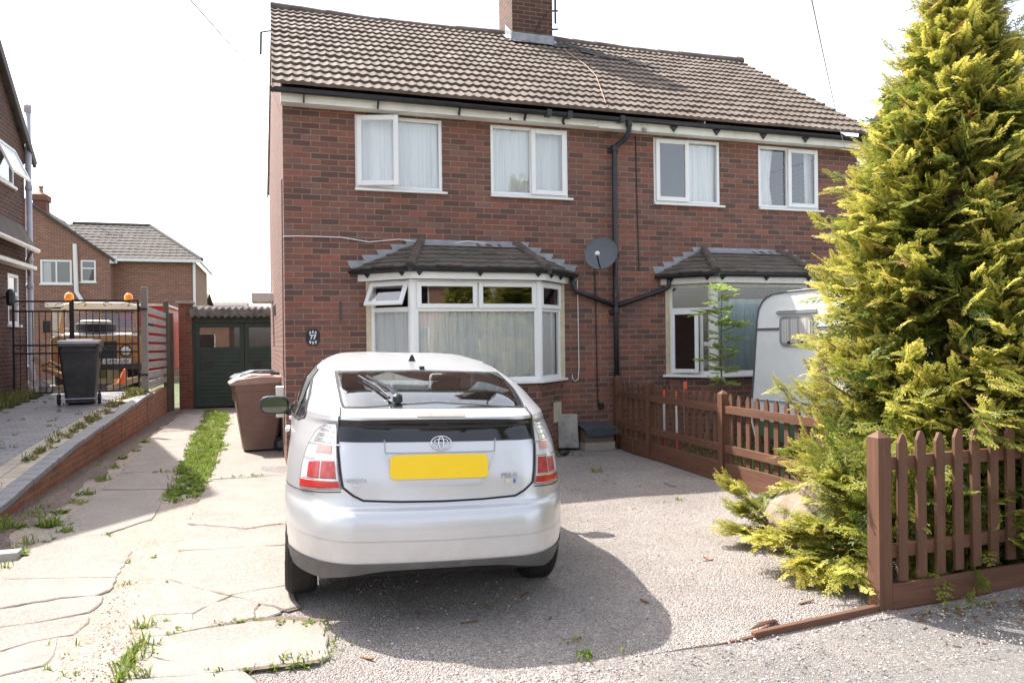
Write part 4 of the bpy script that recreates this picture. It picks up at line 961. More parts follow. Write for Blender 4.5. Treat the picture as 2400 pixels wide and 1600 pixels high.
# ------------------------------------------------------------------ house beyond the gardens
fh = thing('far_house', 'orange brick house with half gable and white windows beyond the gardens', 'house', (-7, 28, 0))
mb = MB(); Yg = 28.0
wl_, wr_ = -14.0, -7.19
mb_w = [(-9.95-wl_, -8.72-wl_, 4.25, 5.32), (-8.37-wl_, -7.77-wl_, 4.35, 5.33)]
wall_holes(mb, (wl_, Yg, 0), (1, 0, 0), wr_-wl_, 0, 5.42, mb_w)
mb.add([(wl_, Yg, 5.42), (wr_, Yg, 5.42), (-10.8, Yg, 8.1)], [(0, 1, 2)])
mb.quad((wr_, Yg, 0), (wr_, Yg+8, 0), (wr_, Yg+8, 5.4), (wr_, Yg, 5.4))
wall_holes(mb, (wr_, Yg+.8, 0), (1, 0, 0), 3.5, 0, 5.4, []); mb.quad((-3.69, Yg+.8, 0), (-3.69, Yg+7, 0), (-3.69, Yg+7, 5.4), (-3.69, Yg+.8, 5.4))
mb.build('wall', M['brick_far'], fh)
# gable wing roof: right slope, verge
u = np.array((0, -1., 0)); tile_roof('roof', (wr_+.25, Yg+8, 5.25), u, (-10.8-(wr_+.25), 0, 8.1-5.25+.08), 8.15, math.hypot(-10.8-wr_-.25, 2.93), 12, .3, M['tile_far'], fh, step=3)
tile_roof('roof', (wl_-.25, Yg-.15, 5.25), (0, 1, 0), (-10.8-(wl_-.25), 0, 2.93), 8.15, math.hypot(3.45, 2.93), 12, .3, M['tile_far'], fh, step=3)
pr0 = PY(155, 524, 32.2); rz = pr0[2]; prR = PY(352, 528, 32.2)
vec = np.array((0, 32.2-(Yg+.5), rz-5.5)); Lw = np.linalg.norm(vec); Wm = 4.1; rr_ = prR[0]-(-7.5)
tile_roof('roof', (-7.5-2.2, Yg+.5, 5.5), (1, 0, 0), vec, Wm+2.2, Lw, 12, .3, M['tile_far'], fh, lambda t: 0+2.2*(1-t)*.0, lambda t: Wm+2.2+(rr_-Wm)*t, step=3)
mb = MB(); E_ = (-7.5+Wm, Yg+.5, 5.5); mb.add([E_, (E_[0], 35.9, 5.5), (prR[0], 32.2, rz)], [(0, 1, 2)]); mb.build('hip_slope', M['tile_far'], fh)
mb = MB(); mb.tube([(-9.6, 32.2, rz), (prR[0], 32.2, rz)], .12, 8); mb.tube([(prR[0], 32.2, rz), E_], .11, 8); mb.tube([(wr_+.2, Yg-.1, 5.33), (-10.8, Yg-.1, 8.15)], .07, 6); mb.build('ridge_tile', M['tile_far'], fh)
mb = MB(); mb.box(-7.0, -3.4, Yg+.42, Yg+.52, 5.36, 5.5); mb.box(-3.5, -3.4, Yg+.5, Yg+7.4, 5.36, 5.5); mb.box(-7.2, -6.9, Yg-.05, Yg+.0, 5.2, 5.5)
mb.build('fascia', M['white'], fh)
mb = MB(); p0 = PY(175, 572, Yg-.1); p1 = PY(179, 684, Yg-.1); p2 = PY(192, 705, Yg-.1); mb.tube([p0, p1, p2, (p2[0], Yg-.1, 2)], .09, 8); a = PY(452, 615, Yg+.7); mb.tube([(-3.75, Yg+.7, 5.4), (-3.75, Yg+.7, .5)], .06, 8)
mb.build('drainpipe', M['white'], fh)
simple_window(fh, (-9.95, Yg+.02, 0), (1, 0, 0), (0, -1, 0), 1.23, 4.25, 5.32, (.62,), (), True, M['drape'], .08)
simple_window(fh, (-8.37, Yg+.02, 0), (1, 0, 0), (0, -1, 0), .6, 4.35, 5.33, (), ((0, .6, 4.97),), True, None, .07)
c0 = PY(97, 490, 30.0); ch_ = MB(); ch_.box(c0[0]-.27, c0[0]+.27, 29.7, 30.3, 6, c0[2]+.35); ch_.box(c0[0]-.33, c0[0]+.33, 29.64, 30.36, c0[2]+.35, c0[2]+.62)
co = ch_.build('chimney', M['brick_pier'], fh)
mb = MB(); mb.add([(c0[0]-.33, 29.64, c0[2]+.62), (c0[0]+.33, 29.64, c0[2]+.62), (c0[0]+.33, 30.36, c0[2]+.62), (c0[0]-.33, 30.36, c0[2]+.62), (c0[0]-.05, 30, c0[2]+.85)], [(0, 1, 4), (1, 2, 4), (2, 3, 4), (3, 0, 4)])
mb.lathe([(.10, c0[2]+.7), (.08, c0[2]+.95), (.13, c0[2]+1.05)], (c0[0], 30, 0), n=8); mb.build('chimney_pot', mk('clay_pot', (.3, .2, .14), .9), co)
def aerial(name, base, h, label, w=.5, r=.012, m_=None):
    mb = MB(); x, y, z = base; mb.tube([(x, y, z), (x, y, z+h)], r, 5); mb.tube([(x-w*.3, y, z+h-.05), (x+w*.7, y, z+h+.06)], r*.8, 5)
    for k in range(7): mb.tube([(x-w*.3+w*k/6.5, y-.14, z+h-.05+.016*k), (x-w*.3+w*k/6.5, y+.14, z+h-.05+.016*k)], r*.6, 4)
    return tag(mb.build(name, m_ or M['lead']), label, 'aerial', 'television aerials on the roofs')
p = PY(221, 527, 32.2); t_ = PY(220, 456, 32.2); aerial('tv_aerial', (p[0], 32.2, p[2]-.1), t_[2]-p[2]+.1, 'thin television aerial on the ridge of the orange brick far house', .7, .018)
# roofs further off
def far_roof(label, sx0, sx1, syt, syb, Y, mat):
    a = PY(sx0, syt, Y); b = PY(sx1, syt, Y); z0 = PY(sx0, syb, Y)[2]
    h = thing('far_house', label, 'house', (a[0], Y, 0)); mb = MB(); mb.box(a[0], b[0], Y, Y+8, 0, z0); mb.build('wall', M['brick_far'], h)
    mb = MB(); mb.add([(a[0]-.2, Y-.3, z0-.1), (b[0]+.2, Y-.3, z0-.1), (b[0]+.2, Y+4, a[2]+.3), (a[0]-.2, Y+4, a[2]+.3), (b[0]+.2, Y+8.3, z0-.1), (a[0]-.2, Y+8.3, z0-.1)], [(0, 1, 2, 3), (3, 2, 4, 5)]); mb.build('roof', M['tile_far'], h); return h
h1 = far_roof('low distant roof seen over the garage', 484, 573, 711, 716, 60, M['tile_far'])
h2 = far_roof('distant brick house end with a chimney right of the orange brick house', 459, 474, 690, 706, 48, M['tile_far'])
p = PY(468, 680, 48.5); mb = MB(); mb.box(p[0]-.25, p[0]+.25, 48.2, 48.8, 3, p[2]+.1); mb.box(p[0]-.32, p[0]+.32, 48.1, 48.9, p[2]+.1, p[2]+.3); mb.build('chimney', M['brick_pier'], h2)
for (sx, sy0, sy1, Y, lab) in ((537, 716, 662, 62, 'distant television aerial over the garage roof'), (489, 712, 668, 58, 'distant thin aerial mast right of the orange brick far house')):
    p = PY(sx, sy0, Y); q = PY(sx, sy1, Y); aerial('tv_aerial', (p[0], Y, p[2]), q[2]-p[2], lab, .9, .02)

# ------------------------------------------------------------------ things behind the gate
mb = MB()
mb.box(-4.55, -3.4, 11.5, 13.5, .5, 2.5); wh = thing('garden_shed', 'low white flat roofed lean-to with green door behind the gate', 'shed', (-4, 11.5, .5))
mb = MB(); wall_holes(mb, (-5.3, 11.0, 0), (1, 0, 0), 1.55, .5, 2.45, [(.22, .42, .7, 2.0), (.75, 1.2, .7, 2.0)]); mb.box(-5.3, -3.75, 11.0, 13, 2.43, 2.45); mb.build('wall', M['white_old'], wh)
mb = MB(); mb.box(-5.4, -3.6, 10.85, 13, 2.46, 2.58); mb.build('roof_edge', M['white'], wh)
mb = MB(); mb.box(-5.08, -4.88, 11.04, 11.08, .7, 2.0); mb.build('door', mk('green_paint', (.05, .2, .09), .5), wh); mb = MB(); mb.box(-4.55, -4.1, 11.05, 11.09, .7, 2.0); mb.build('door_panel', mk('dull_beige', (.3, .27, .2), .6, .3), wh)
vn = thing('red_lorry_body', 'red panelled box body with pale top rail behind the slat fence', 'lorry', (-2.9, 12, .5))
mb = MB(); mb.box(-3.6, -2.62, 9.6, 12.5, .9, 2.42); mb.build('side_panel', mk('red_paint', (.62, .025, .02), .4, .1), vn)
mb = MB(); mb.box(-3.62, -2.55, 9.55, 12.5, 2.425, 2.48); mb.build('top_rail', M['white_old'], vn)

# off-road vehicle, front on
LY = 7.45; LZ = .60
lr = thing('off_road_vehicle', 'sand yellow boxy off road vehicle with spare wheel on its bonnet', 'car', (-3.60, LY, LZ), (0, 0, R(8)))
sand = mk('sand_paint', (.40, .20, .06), .45, .12, 5, dirt=(.22, .13, .06), dscale=4, damt=.5); cream = mk('cream_roof', (.72, .62, .48), .5, .08); dkm = M['black']
hw = .82
mb = MB(); mb.prism([(-hw, 0, .52), (hw, 0, .52), (hw, 0, 1.04), (hw-.03, 0, 1.10), (-hw+.03, 0, 1.10), (-hw, 0, 1.04)], (0, .95, 0)); mb.box(-hw, hw, .95, 3.6, .5, 1.15); mb.box(-hw, hw, 1.25, 3.6, 1.15, 1.3)
mb.build('body', sand, lr, local=True, bevel=.02)
mb = MB(); mb.add([(-.6, .02, 1.115), (.6, .02, 1.115), (.64, .95, 1.17), (-.64, .95, 1.17), (-.6, .02, 1.145), (.6, .02, 1.145), (.64, .95, 1.20), (-.64, .95, 1.20)], [(3, 2, 1, 0), (4, 5, 6, 7), (0, 1, 5, 4), (1, 2, 6, 5), (2, 3, 7, 6), (3, 0, 4, 7)])
for sgn in (-1, 1): mb.prism([(sgn*.62, -.02, 1.11), (sgn*.75, -.02, 1.11), (sgn*.73, -.02, 1.17), (sgn*.62, -.02, 1.15)], (0, .9, 0))
mb.build('bonnet', M['white'], lr, local=True)
for a_, b_, w_, h_ in ([((g*.74, .98, 1.18), (g*.68, 1.22, 1.70), .06, .07) for g in (-1, 1)]+[((g*.74, 3.5, 1.18), (g*.68, 3.5, 1.70), .08, .08) for g in (-1, 1)]+[((g*.74, 2.1, 1.25), (g*.68, 2.1, 1.70), .06, .08) for g in (-1, 1)]+[((0, .98, 1.18), (0, 1.22, 1.70), .04, .04), ((-.74, .98, 1.2), (.74, .98, 1.2), .07, .06)]):
    mb = MB(); mb.bar(a_, b_, w_, h_, up=(0, 1, 0) if a_[0] == b_[0] or abs(a_[0]-b_[0]) < .2 else (0, 0, 1)); mb.build('window_pillar', sand, lr, local=True)
mb = MB(); mb.quad((-.71, 1.0, 1.22), (.71, 1.0, 1.22), (.66, 1.22, 1.69), (-.66, 1.22, 1.69)); mb.build('windscreen', M['glass'], lr, local=True)
mb = MB(); mb.prism([(-.74, 1.12, 1.70), (.74, 1.12, 1.70), (.72, 1.12, 1.80), (.55, 1.12, 1.86), (-.55, 1.12, 1.86), (-.72, 1.12, 1.80)], (0, 2.5, 0)); mb.build('cab_roof', cream, lr, local=True, bevel=.03)
for x in (-.6, .55):
    m2 = MB(); m2.lathe([(.05, 1.82), (.055, 1.9)], (x, 1.35, 0), n=10); b_ = m2.build('beacon', M['black'], lr, local=True)
    t_ = NT('amber_lens'); t_.bsdf((.95, .3, .02), .25); m3 = MB(); m3.lathe([(.085, 1.90), (.09, 1.95), (.085, 2.02), (.05, 2.07), (.01, 2.08)], (x, 1.35, 0), n=12); m3.build('amber_lens', t_.mat, b_, smooth=True, local=True)
m2 = MB(); m2.lathe([(.20, 1.20), (.34, 1.20), (.385, 1.235), (.385, 1.36), (.34, 1.395), (.20, 1.39), (.2, 1.2)], (-.05, .48, 0), n=28, close=False); sw = m2.build('spare_wheel', mk('tyre_rubber', (.018, .017, .016), .85, .3, 30), lr, smooth=False, local=True)
m2 = MB(); m2.lathe([(.02, 1.40), (.30, 1.40), (.30, 1.425), (.25, 1.45), (.02, 1.44)], (-.05, .48, 0), n=28)
m2.build('wheel_rim', mk('pale_olive_rim', (.5, .5, .33), .6), sw, local=True)
m2 = MB(); m2.box(-.36, .36, -.012, .0, .60, 1.0); m2.build('grille', dkm, lr, local=True)
for x in (-.52, .52):
    m2 = MB(); m2.lathe([(.125, 0), (.125, .02), (.10, .025)], (x, -.001, .80), (0, -1, 0), 18); h_ = m2.build('headlight', dkm, lr, local=True)
    m3 = MB(); m3.lathe([(.10, .026), (.07, .05), (.01, .058)], (x, -.001, .80), (0, -1, 0), 18); m3.build('lamp_lens', mk('lamp_glass', (.75, .72, .7), .15, .1), h_, smooth=True, local=True)
for x, z in ((-.68, .70), (.68, .70), (-.68, .98), (.68, .98)):
    m2 = MB(); m2.lathe([(.035, 0), (.035, .03), (.01, .035)], (x, 0, z), (0, -1, 0), 10); m2.build('indicator', mk('red_amber_lens', (.6, .07, .03), .3), lr, local=True)
m2 = MB(); m2.box(-.85, .85, -.22, -.05, .42, .52); m2.build('bumper', dkm, lr, local=True)
m2 = MB(); m2.box(.10, .62, -.05, -.035, .535, .645); pl_ = m2.build('number_plate', mk('plate_white', (.72, .72, .68), .4, .03), lr, local=True)
def text_mesh(name, body, size, mat, parent, loc, rot, ext=.002, font=None):
    cu = bpy.data.curves.new(name, 'FONT'); cu.body = body; cu.size = size; cu.extrude = ext; cu.offset = size*.028 if name == 'number' else 0; cu.align_x = 'CENTER'; cu.align_y = 'CENTER'
    tmp = bpy.data.objects.new(name, cu); COL.objects.link(tmp); dg = bpy.context.evaluated_depsgraph_get(); me = bpy.data.meshes.new_from_object(tmp.evaluated_get(dg))
    bpy.data.objects.remove(tmp); o = bpy.data.objects.new(name, me); COL.objects.link(o); me.materials.clear(); me.materials.append(mat); o.parent = parent; o.location = loc; o.rotation_euler = rot; return o
text_mesh('plate_lettering', 'C494 RAV', .105, M['black'], pl_, (.36, -.052, .59), (R(90), 0, 0))
for x in (-.66, .66):
    m2 = MB(); m2.lathe([(.2, -.11), (.36, -.11), (.39, -.08), (.39, .08), (.36, .11), (.2, .11)], (x, .5, .38), (1, 0, 0), 24); m2.build('tyre', bpy.data.materials['tyre_rubber'], lr, local=True)
for x, m_ in ((-.42, 'seat'), (.42, 'seat')):
    m2 = MB(); m2.box(x-.22, x+.22, 1.75, 1.88, .9, 1.5); m2.build('seat', mk('seat_cloth', (.25, .12, .12), .9), lr, local=True, bevel=.03)
m2 = MB(); m2.box(-.7, .7, 3.45, 3.48, 1.1, 1.7); m2.build('rear_panel', sand, lr, local=True)
for s_x in (-1, 1):
    m2 = MB(); m2.box(s_x*.98-.07, s_x*.98+.07, .93, .97, 1.2, 1.45); m2.bar((s_x*.75, .97, 1.2), (s_x*.95, .95, 1.25), .02, .02); m2.build('wing_mirror', dkm, lr, local=True)
# planks and a white hull-like barrow piled on the ground behind the gate
for k, (a, b, lab) in enumerate((((-4.45, 6.35, 1.30), (-3.72, 6.6, .72), 'pale plank leaning down to the left behind the gate'), ((-3.1, 6.35, .80), (-2.6, 6.4, .86), 'short pale plank lying right behind the gate'), ((-3.2, 6.25, .68), (-2.55, 6.35, .90), 'long pale plank tilted up to the right behind the gate'), ((-4.4, 6.5, .70), (-3.7, 6.45, .72), 'pale plank lying flat behind the left gate leaf'))):
    mb = MB(); mb.bar(a, b, .03, .11); tag(mb.build('plank', M['pale_wood'], bevel=.004), lab, 'plank', 'planks dumped behind the gate')
m2 = MB(); m2.lathe([(.02, 0), (.16, .02), (.2, .12), (.19, .18)], (-4.42, 6.4, .64), (.55, -.6, .5), 16, close=False); tag(m2.build('bucket', mk('white_plastic', (.75, .73, .76), .4)), 'white bucket on its side behind the left gate leaf', 'bucket')
m2 = MB(); m2.tube([(-4.3, 6.35, 1.15), (-4.15, 6.3, 1.22), (-3.95, 6.35, 1.1), (-3.75, 6.4, .95)], .03, 8); m2.tube([(-4.3, 6.35, 1.1), (-3.75, 6.45, .85)], .05, 8); tag(m2.build('folded_hose', mk('orange_brown_hose', (.5, .24, .1), .6)), 'orange brown coiled hose on planks behind the gate', 'hose')
m2 = MB(); m2.lathe([(.09, 0), (.085, .02), (.02, .28), (.0, .29)], (-2.95, 6.3, .78), (.2, 0, 1), 12); tag(m2.build('traffic_cone', mk('orange_cone', (.85, .2, .06), .5)), 'small orange cone behind the right gate leaf', 'cone')

# ------------------------------------------------------------------ wheelie bins
def wheelie_bin(loc, rz, h, mat, lidmat, label, group=None):
    """front of the bin faces -y (local); wheels and handle at +y"""
    b = thing('wheelie_bin', label, 'bin', loc, (0, 0, rz), group); w0, w1, d0, d1 = .215, .29, .22, .345; H = h*.90
    vs = []; lv = [(.03, 0), (.06, .005), (H*.5, .5), (H-.11, .93), (H-.10, 1.06), (H, 1.07)]
    def rect(hx, hy, z, r=.05, n=4, yo=0):
        out = []
        for cx, cy, a0 in ((hx-r, hy-r, 0), (-hx+r, hy-r, 90), (-hx+r, -hy+r, 180), (hx-r, -hy+r, 270)):
            for k in range(n+1): a = R(a0+90*k/n); out.append((cx+r*math.cos(a), cy+r*math.sin(a)+yo, z))
        return out
    mb = MB(); rings = []
    for z, t in lv: rings.append(rect(w0+(w1-w0)*t, d0+(d1-d0)*t, z, .05, 4, .0))
    m_ = len(rings[0]); 
    for r_ in rings: vs += r_
    mb.add(vs, [(i*m_+k, i*m_+(k+1) % m_, (i+1)*m_+(k+1) % m_, (i+1)*m_+k) for i in range(len(rings)-1) for k in range(m_)]+[tuple(range(m_))[::-1]])
    for x in (-.12, .12): mb.box(x-.012, x+.012, -d0-(d1-d0)*.9-.012, -d0-(d1-d0)*.75, H-.24, H-.10)
    for sx in (-1, 1):
        for y in (-.1, .06): mb.box(sx*(w0+.9*(w1-w0))-.012, sx*(w0+.9*(w1-w0))+.012, y-.008, y+.008, H-.22, H-.1)
    mb.prism([(-.11, d0+.03, .2), (.11, d0+.03, .2), (.13, d0+.06, .42), (.06, d0+.075, .5), (-.06, d0+.075, .5), (-.13, d0+.06, .42)], (0, .012, 0))
    body = mb.build('body', mat, b, local=True)
    lid = MB(); pr_ = [(d1+.05, H+.03), (d1-.02, H+.085), (0, H+.10), (-d1+.03, H+.06), (-d1-.05, H+.012), (-d1-.05, H-.02), (d1+.03, H+.0)]
    lid.prism([(-w1-.025, y, z) for y, z in pr_], (2*w1+.05, 0, 0)); lid.prism([(-w1*.72, y, z) for y, z in ((d1-.1, H+.08), (d1-.18, H+.115), (-.1, H+.118), (-d1+.1, H+.075))], (w1*1.44, 0, 0))
    lo = lid.build('lid', lidmat, b, local=True, bevel=.012)
    hd = MB(); hd.tube([(-w1+.04, d1, H-.04), (-w1+.03, d1+.08, H+.0), (w1-.03, d1+.08, H+.0), (w1-.04, d1, H-.04)], .017, 8); hd.build('handle', mat, b, local=True)
    ax = MB(); ax.tube([(-w1-.01, d0+.05, .10), (w1+.01, d0+.05, .10)], .012, 8); ax.build('axle', M['lead_shiny'], b, local=True)
    for s_x in (-1, 1):
        wm = MB(); wm.lathe([(.02, -.022), (.085, -.022), (.1, -.012), (.1, .012), (.085, .022), (.02, .022)], (s_x*(w1+.005), d0+.05, .10), (1, 0, 0), 20); wo = wm.build('wheel', bpy.data.materials['tyre_rubber'], b, local=True)
        wm = MB(); wm.lathe([(.055, -.026), (.03, -.028), (.03, .028), (.055, .026)], (s_x*(w1+.005), d0+.05, .10), (1, 0, 0), 12); wm.build('hub', M['grey_dish'], wo, local=True)
    return b
brown = mk('brown_plastic_bin', (.185, .105, .08), .55, .1, 6, .1, 80, dirt=(.25, .16, .12), dscale=3, damt=.4); dgrey = mk('dark_grey_bin', (.032, .033, .04), .5, .15, 6, .1, 80, dirt=(.09, .085, .08), dscale=3, damt=.5)
blid = mk('faded_brown_lid', (.36, .23, .19), .5, .1, 6); glid = mk('dark_lid', (.045, .045, .05), .35, .15)
wheelie_bin((-.36, 1.62, 0), R(-84), 1.07, brown, blid, 'brown wheelie bin nearest the car beside the house wall')
wheelie_bin((-.36, 2.32, .01), R(-80), 1.10, dgrey, glid, 'second wheelie bin with grey lid behind the brown one')
wheelie_bin((-3.27, 4.6, nz(4.6)), R(186), 1.09, dgrey, glid, 'dark grey wheelie bin standing on the paved drive before the gate')
# white tap box, lamp and canopy on the lit gable wall
cn = PX(590, 700, -.3)
mb = MB(); a = PX(641, 700, -.01); mb.box(-.52, -.002, 4.6, 5.4, 2.28, 2.44); tag(mb.build('door_canopy', M['white_old'], bevel=.01), 'small pale flat canopy jutting from the sunlit gable wall', 'canopy')
mb = MB(); mb.box(-.16, -.03, 3.3, 3.45, 1.98, 2.14); mb.lathe([(.07, 0), (.05, .05)], (-.09, 3.37, 2.14), n=10); mb.bar((-.03, 3.37, 2.1), (-.001, 3.37, 2.1), .05, .05); tag(mb.build('security_light', M['concrete'], bevel=.01), 'grey security lamp below the pale canopy on the gable wall', 'lamp')
mb = MB(); mb.tube([(-.05, 4.2, 0), (-.05, 4.2, 1.72), (-.015, 4.2, 1.75)], .03, 8); mb.tube([(-.03, 2.2, 0), (-.03, 2.2, 2.1)], .018, 6); mb.tube([(-.015, .35, .2), (-.015, .35, 1.1), (-.02, .2, 1.2), (-.015, .2, 3.6)], .008, 6); mb.build('wall_pipe', mk('dull_pipe', (.16, .13, .12), .6), house)
mb = MB(); mb.box(-.12, -.002, .55, .80, .55, .95); tag(mb.build('wall_box', M['white'], bevel=.01), 'white meter cabinet low on the gable wall behind the brown bin', 'box')
mb = MB(); Yb = 4.4
a_, b_, c_, d_, e_ = [PY(x, y, Yb) for x, y in ((638, 72), (612, 76), (611, 128), (614, 130), (634, 146))]
mb.tube([a_, b_], .014, 6); mb.tube([b_, c_], .022, 6); mb.tube([d_, e_], .008, 5)
mb.build('aerial_bracket', M['dark_metal'], house)

# ------------------------------------------------------------------ picket fences
def picket(fence, x, y, z0, z1, along, w=.062, t=.02):
    mb = MB(); j = random.uniform(-.006, .006)
    if along == 'x': poly = [(x-w/2, y, z0), (x+w/2, y, z0), (x+w/2, y, z1-.05), (x+.008, y, z1), (x-.008, y, z1), (x-w/2, y, z1-.05)]; v = (0, t, 0)
    else: poly = [(x, y+w/2, z0), (x, y-w/2, z0), (x, y-w/2, z1-.05), (x, y-.008, z1), (x, y+.008, z1), (x, y+w/2, z1-.05)]; v = (t, 0, 0)
    poly = [(p[0]+(j if along == 'x' else 0)*((p[2]-z0)/(z1-z0)), p[1]+(j if along == 'y' else 0)*((p[2]-z0)/(z1-z0)), p[2]) for p in poly]
    mb.prism(poly, v); return mb.build('picket', M['fence'], fence)
def fpost(fence, x, y, z0, z1, w=.085):
    mb = MB(); h = w/2; mb.box(x-h, x+h, y-h, y+h, z0, z1-.04); mb.add([(x-h, y-h, z1-.04), (x+h, y-h, z1-.04), (x+h, y+h, z1-.04), (x-h, y+h, z1-.04), (x, y, z1)], [(0, 1, 4), (1, 2, 4), (2, 3, 4), (3, 0, 4)])
    return mb.build('post', M['fence'], fence)
sf = thing('picket_fence', 'brown picket fence dividing the gravel yard from the caravan garden', 'fence', (4.47, -2.7, 0))
fx = 4.47
for y, zt in ((-.12, 1.02), (-1.08, 1.0), (-2.74, .965), (-4.35, .93), (-5.9, .93)): fpost(sf, fx, y, -.1, zt)
y = -.26
while y > -5.9:
    if min(abs(y-p) for p in (-.12, -1.08, -2.74, -4.35)) > .075: picket(sf, fx+.02, y, .15+random.uniform(-.02, .02), .94-.008*abs(y)+random.uniform(-.008, .008), 'y')
    y -= .152
for a, b in ((-.16, -1.04), (-1.12, -2.70), (-2.78, -4.31), (-4.39, -5.86)):
    for z in (.76, .34):
        mb = MB(); mb.box(fx-.018, fx+.016, b, a, z-.04, z+.04); mb.build('rail', M['fence_y'], sf)
    for z0, z1, dx in ((-.08, .055, -.012), (.057, .19, -.006)):
        mb = MB(); mb.box(fx+dx-.012, fx+dx+.012, b, a, z0, z1); mb.build('gravel_board', M['fence_y'], sf, bevel=.003)
ff = thing('picket_fence', 'brown picket fence along the footpath with conifer behind it', 'fence', (3.18, -6.27, 0))
fpost(ff, 3.19, -6.27, -.2, .985, .09)
fpost(ff, 5.05, -6.19, -.2, .96, .09); fpost(ff, 6.95, -6.10, -.2, .96, .09)
fyy = lambda x: -6.285+(x-3.2)*.045
for k in range(25):
    x = 3.325+k*.1465; picket(ff, x, fyy(x)-.03, .115+.004*k, .965+random.uniform(-.012, .008), 'x', .064)
for z in (.79, .285):
    mb = MB(); mb.prism([(3.235, fyy(3.2)-.008, z-.038), (6.92, fyy(6.92)-.008, z-.038), (6.92, fyy(6.92)-.008, z+.038), (3.235, fyy(3.2)-.008, z+.038)], (0, .03, 0)); mb.build('rail', M['fence_x'], ff)
for z0, z1, d in ((-.16, -.042, -.012), (-.04, .105, -.004)):
    mb = MB(); mb.prism([(3.236, fyy(3.2)+d-.03, z0), (6.92, fyy(6.92)+d-.03, z0), (6.92, fyy(6.92)+d-.03, z1), (3.236, fyy(3.2)+d-.03, z1)], (0, .025, 0)); mb.build('gravel_board', M['fence_x'], ff, bevel=.004)

# ------------------------------------------------------------------ touring caravan in the right-hand garden, parked along the fence
CA = R(-10.6); cdir = np.array((-math.sin(CA)*-1.0, 0, 0)); cu = np.array((math.sin(-CA), -math.cos(CA), 0)); cu /= np.linalg.norm(cu)      # along the side wall towards the road
P0 = np.array(PY(1768, 900, -1.35)); cn_ = np.array((cu[1], -cu[0], 0)); cn_ = cn_ if cn_[0] < 0 else -cn_                               # side wall normal, facing left
def onside(sx, sy):
    d = ray(sx, sy); t = np.dot(P0-CAM, cn_)/np.dot(d, cn_); p = CAM+d*t; return float(np.dot(p-P0, cu)), float(p[2])
cv = thing('touring_caravan', 'old white touring caravan with green skirt behind the picket fence', 'caravan', (float(P0[0]), float(P0[1]), 0))
alu = mk('caravan_white', (.84, .86, .86), .35, .04, 3, dirt=(.5, .5, .44), dscale=2.5, damt=.2); cgr = mk('caravan_green', (.075, .17, .095), .5, .1, 4); trim = mk('trim_rubber', (.13, .13, .14), .5); chrome2 = mk('dull_aluminium', (.5, .51, .53), .35, .05, Metallic=.6)
W3 = lambda u, w, z: tuple(P0+cu*u+cn_*w+np.array((0, 0, z-P0[2])))
px_prof = ((1772, 985), (1762, 955), (1764, 925), (1768, 870), (1772, 800), (1775, 750), (1779, 725), (1787, 708), (1797, 697), (1812, 689), (1835, 685), (1870, 681), (1900, 678))
prof = [onside(*q) for q in px_prof]; ztop = prof[-1][1]; ue = prof[0][0]
zt = max(z for u, z in prof); prof += [(2.2, zt+.02), (3.1, zt-.02), (3.45, zt-.12), (3.6, zt-.5), (3.62, 1.0), (3.5, prof[0][1])]
wd_ = 1.75
mb = MB(); mb.prism([W3(u, 0, z) for u, z in prof], tuple(-cn_*wd_)); mb.build('body', alu, cv, bevel=.01)
zb = prof[0][1]; uL = prof[0][0]
mb = MB(); mb.prism([W3(uL+.0, .005, zb+.002), W3(3.45, .005, zb+.002), W3(3.45, .005, zb-.24), W3(.5, .005, zb-.24), W3(uL+.10, .005, zb-.19), W3(uL+.015, .005, zb-.1)], tuple(-cn_*(wd_+.01))); mb.build('skirt', cgr, cv)
mb = MB(); mb.tube([W3(u, .008, z) for u, z in prof[:-1]], .011, 8); mb.build('edge_trim', trim, cv)
def sidebar(mb, u0, u1, z0, z1, t=.012):
    q = [W3(u0, .001, z0), W3(u1, .001, z0), W3(u1, t, z0), W3(u0, t, z0), W3(u0, .001, z1), W3(u1, .001, z1), W3(u1, t, z1), W3(u0, t, z1)]; mb.add(q, [(0, 1, 2, 3), (7, 6, 5, 4), (0, 4, 5, 1), (1, 5, 6, 2), (2, 6, 7, 3), (3, 7, 4, 0)])
z1_ = onside(1800, 940)[1]; mb = MB(); sidebar(mb, uL+.02, 3.5, z1_, z1_+.016); sidebar(mb, uL+.02, 3.5, z1_-.16, z1_-.148); mb.build('body_moulding', chrome2, cv)
u0, zt_ = onside(1829, 742); u1, zb_ = onside(1908, 810); zm = onside(1790, 771)[1]
mb = MB(); sidebar(mb, prof[4][0]+.01, u0-.02, zm-.015, zm+.012, .014); sidebar(mb, u1+.04, 3.4, zm+.0, zm+.02, .014); mb.build('body_moulding', trim, cv)
def rrect(x0, x1, z0, z1, r, w, n=5):
    out = []
    for cx, cz, a0 in ((x1-r, z1-r, 0), (x0+r, z1-r, 90), (x0+r, z0+r, 180), (x1-r, z0+r, 270)):
        for k in range(n+1): a = R(a0+90*k/n); out.append(W3(cx+r*math.cos(a), w, cz+r*math.sin(a)))
    return out
mb = MB(); mb.prism(rrect(u0, u1, zb_, zt_, .06, .002), tuple(cn_*.02)); cw = mb.build('window', mk('grey_surround', (.26, .26, .27), .4), cv)
def acryl():
    t = NT('acrylic_pane'); p = t.uv(); xx = t.n('SeparateXYZ', Vector=p).outputs[0]
    w = t.n('TexWave', Scale=2.2, Distortion=2.5); mp = t.n('Mapping', Vector=p); mp.inputs['Scale'].default_value = (1, .08, 1); t.set(w.inputs['Vector'], mp.outputs[0])
    c = t.ramp(w.outputs['Fac'], [(.05, (.36, .35, .35)), (.5, (.62, .61, .62)), (.85, (.45, .40, .37)), (1, (.58, .57, .58))]); t.bsdf(c, .12); return t.mat
